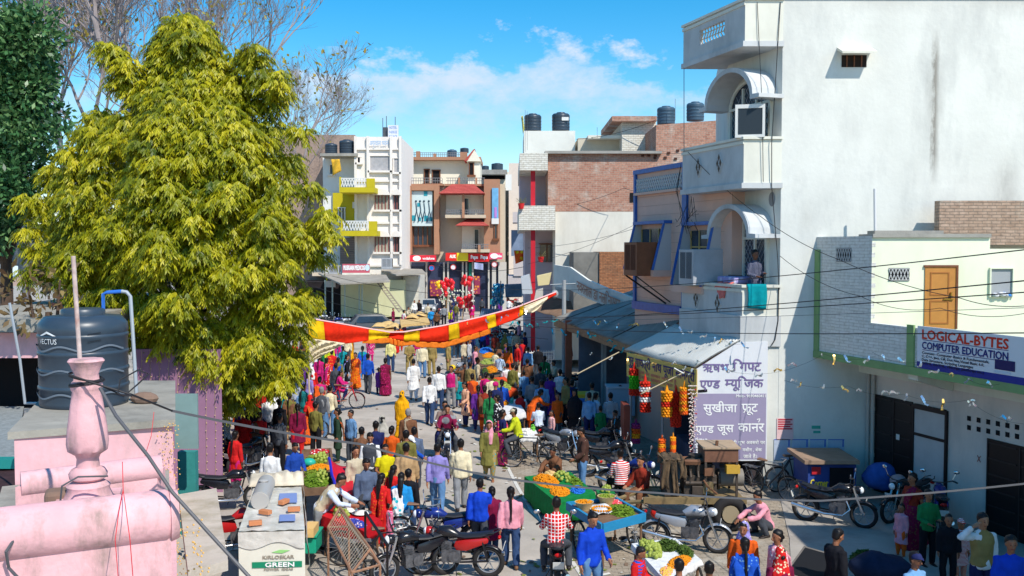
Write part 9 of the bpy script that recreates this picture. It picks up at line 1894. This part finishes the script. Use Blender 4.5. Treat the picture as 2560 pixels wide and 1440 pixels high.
for px,D,y0,y1 in((1313,55,380,275),(1318,55,375,278),(1688,51,300,247),(1710,27.8,380,170),(1493,53,345,318)):m.tube([at(px,y0,D),at(px,y1,D)],.012,4)
tag(m.build('mast',IRON),'thin rods and aerials standing on the roofs','mast')
def flag(label,px0,y0,px1,y1,D,c):
 m=MB();a,b=at(px0,y0,D),at(px1,y1,D);m.sheet(lambda u,v:Vector((a.x+(b.x-a.x)*u+.1*v,a.y+.15*math.sin(u*5+v*3),a.z+(b.z-a.z)*v*(1-.3*u))),6,6);tag(m.build('flag',c,smooth=True,thick=.012),label,'flag')
flag('yellow and brown pennant on the corner house terrace',828,398,850,440,82.8,cloth(S(230,180,60)));flag('orange banner with marks hanging by the far lane',1285,626,1310,660,60,cloth(S(240,90,30),'spots',S(240,200,40),3));flag('thin yellow pennant on the white roof room',1303,290,1307,335,55,cloth(S(230,220,120)))
for px,py,D,lab in((1352,655,50.4,'red pot with a dry plant on the pillar house balcony'),(1303,522,49.3,'small red pot on the upper pillar balcony corner')):
 t=thing('potted_plant',lab,'plant',at(px,py,D));m=MB();p=at(px,py,D);m.lathe([(.12,0),(.17,.26),(.18,.28),(.14,.28),(0,.24)],p,12);m.build('pot',mat('red_pot',S(214,50,50),.5),t);m=MB();rn=random.Random(2)
 for i in range(30):d=Vector((rn.uniform(-1,1),rn.uniform(-1,1),rn.uniform(.2,1.2)))*.3;m.tube([p+Vector((0,0,.26)),p+Vector((0,0,.26))+d],.008,3)
 m.build('stems',mat('dry_stem',S(140,136,90),.9),t)
for lab,cs,mt in(('cream box signboard lying on the low roof by the red pillar',[(1342,690),(1378,682),(1372,712),(1345,715),46],mat('cream_board',S(232,214,160,.85),.7)),('tall white and blue cabinet leaning beside the red pillar',[(1302,692),(1322,686),(1330,735),(1306,735),48],mat('cabinet_pale',S(200,206,214,.85),.5)),('white tray standing upright above the striped cloth',[(1340,726),(1356,722),(1356,744),(1334,755),43],mat('tray_white',S(210,206,196,.85),.6)),('grey crates stacked by the far right kerb',[(1262,712),(1304,710),(1304,742),(1264,744),66],mat('crate_grey',S(90,110,130),.6,vary=.4,vscale=2))):
 D=cs[4];m=MB();m.prism([at(px,py,D)for px,py in cs[:4]],(.05,.5,.02));tag(m.build('board',mt,bevel=.01),lab,'board')
bm_=MB();bm_.ball((0,0,0),(.19,.19,.22),10,8);bm_.lathe([(.02,-.23),(.005,-.2)],(0,0,0),6);RB_=mat('balloon_red',S(226,30,40),.25,spec=.5);bal0=bm_.build('balloon',RB_,None,smooth=True);bal0.location=(0,0,0);first=True;rn=random.Random(12);YB_=mat('balloon_yellow',S(240,190,30),.25,spec=.5)
for lab,g_,cx,cy,D,n,sp,mt in(('red balloon in the upper left bunch','upper left balloon bunch',1120,722,84,26,.75,RB_),('red balloon in the bunch above the barrow','balloon bunch above the barrow',1168,708,88,14,.5,RB_),('red balloon in the lower bunch','lower balloon bunch',1163,762,74,20,.6,RB_),('yellow balloon at the left of the bunches','yellow balloons',1099,717,85,6,.3,YB_)):
 for i in range(n):
  o=bal0 if first else bal0.copy()
  if not first:COL.objects.link(o)
  first=False;c=at(cx,cy,D);d=Vector((rn.gauss(0,1),rn.gauss(0,.8),rn.gauss(0,.9))).normalized()*sp*rn.uniform(.4,1);o.location=c+d;s=rn.uniform(.8,1.1);o.scale=(s,s,s);tag(o,lab,'balloon',g_)
  o.material_slots[0].link='OBJECT';o.material_slots[0].material=mt
for px,py,c,lab in((1120,790,S(150,120,80),'wooden balloon frame hung with white toys'),(1163,800,S(150,120,80),'wooden balloon frame under the lower bunch')):
 t=thing('toy_frame',lab,'toy stand',G(px,py));m=MB();p=G(px,py)
 for a in range(3):m.tube([p+Vector((.5*math.cos(a*2.1),.5*math.sin(a*2.1),0)),p+Vector((0,0,2.2))],.03,4)
 for k in range(10):m.tube([p+Vector((0,0,1+.12*k)),p+Vector((rn.uniform(-.9,.9),rn.uniform(-.4,.2),1.4+.1*k))],.015,3)
 m.build('frame',mat('frame_wood',c,.8),t);m=MB()
 for k in range(50):m.ball(p+Vector((rn.uniform(-.8,.8),rn.uniform(-.4,.2),rn.uniform(.9,2.6))),rn.uniform(.05,.11),6,4)
 m.build('toys',cloth(S(232,226,210),'spots',S(60,150,90),3),t,smooth=True)
m=MB();p=G(1165,770)
for k in range(60):a=rn.uniform(0,6.28);d=rn.uniform(.1,1.4);m.tube([p+Vector((0,0,2.9)),p+Vector((d*math.cos(a),d*math.sin(a),3.3+rn.uniform(-.25,.2)))],.02,3)
m.tube([p,p+Vector((0,0,3.1))],.05,5);tag(m.build('bamboo_umbrella',mat('straw',S(190,186,110,.85),.9)),'straw toy stand spreading above the balloons','toy stand')
m=MB()
for k in range(70):m.ball(at(1243+rn.uniform(-12,14),735+rn.uniform(-22,26),72+rn.uniform(-.6,.6)),rn.uniform(.08,.2),6,4)
tag(m.build('plastic_bunch',mat('blue_plastic',S(20,130,170),.25,spec=.6,vary=.4,vscale=3),smooth=True),'hanging mass of shiny blue plastic bags in the far market','plastic bags')
m=MB();p=G(1125,985)+Vector((.1,.2,1.12));m.ball(p,(.14,.16,.13),12,8);tag(m.build('helmet',mat('helmet_yellow',S(230,190,30),.3,spec=.5),smooth=True),'yellow helmet resting on the policeman\'s motorcycle','helmet')
bpy.data.scenes.remove(BENCH)
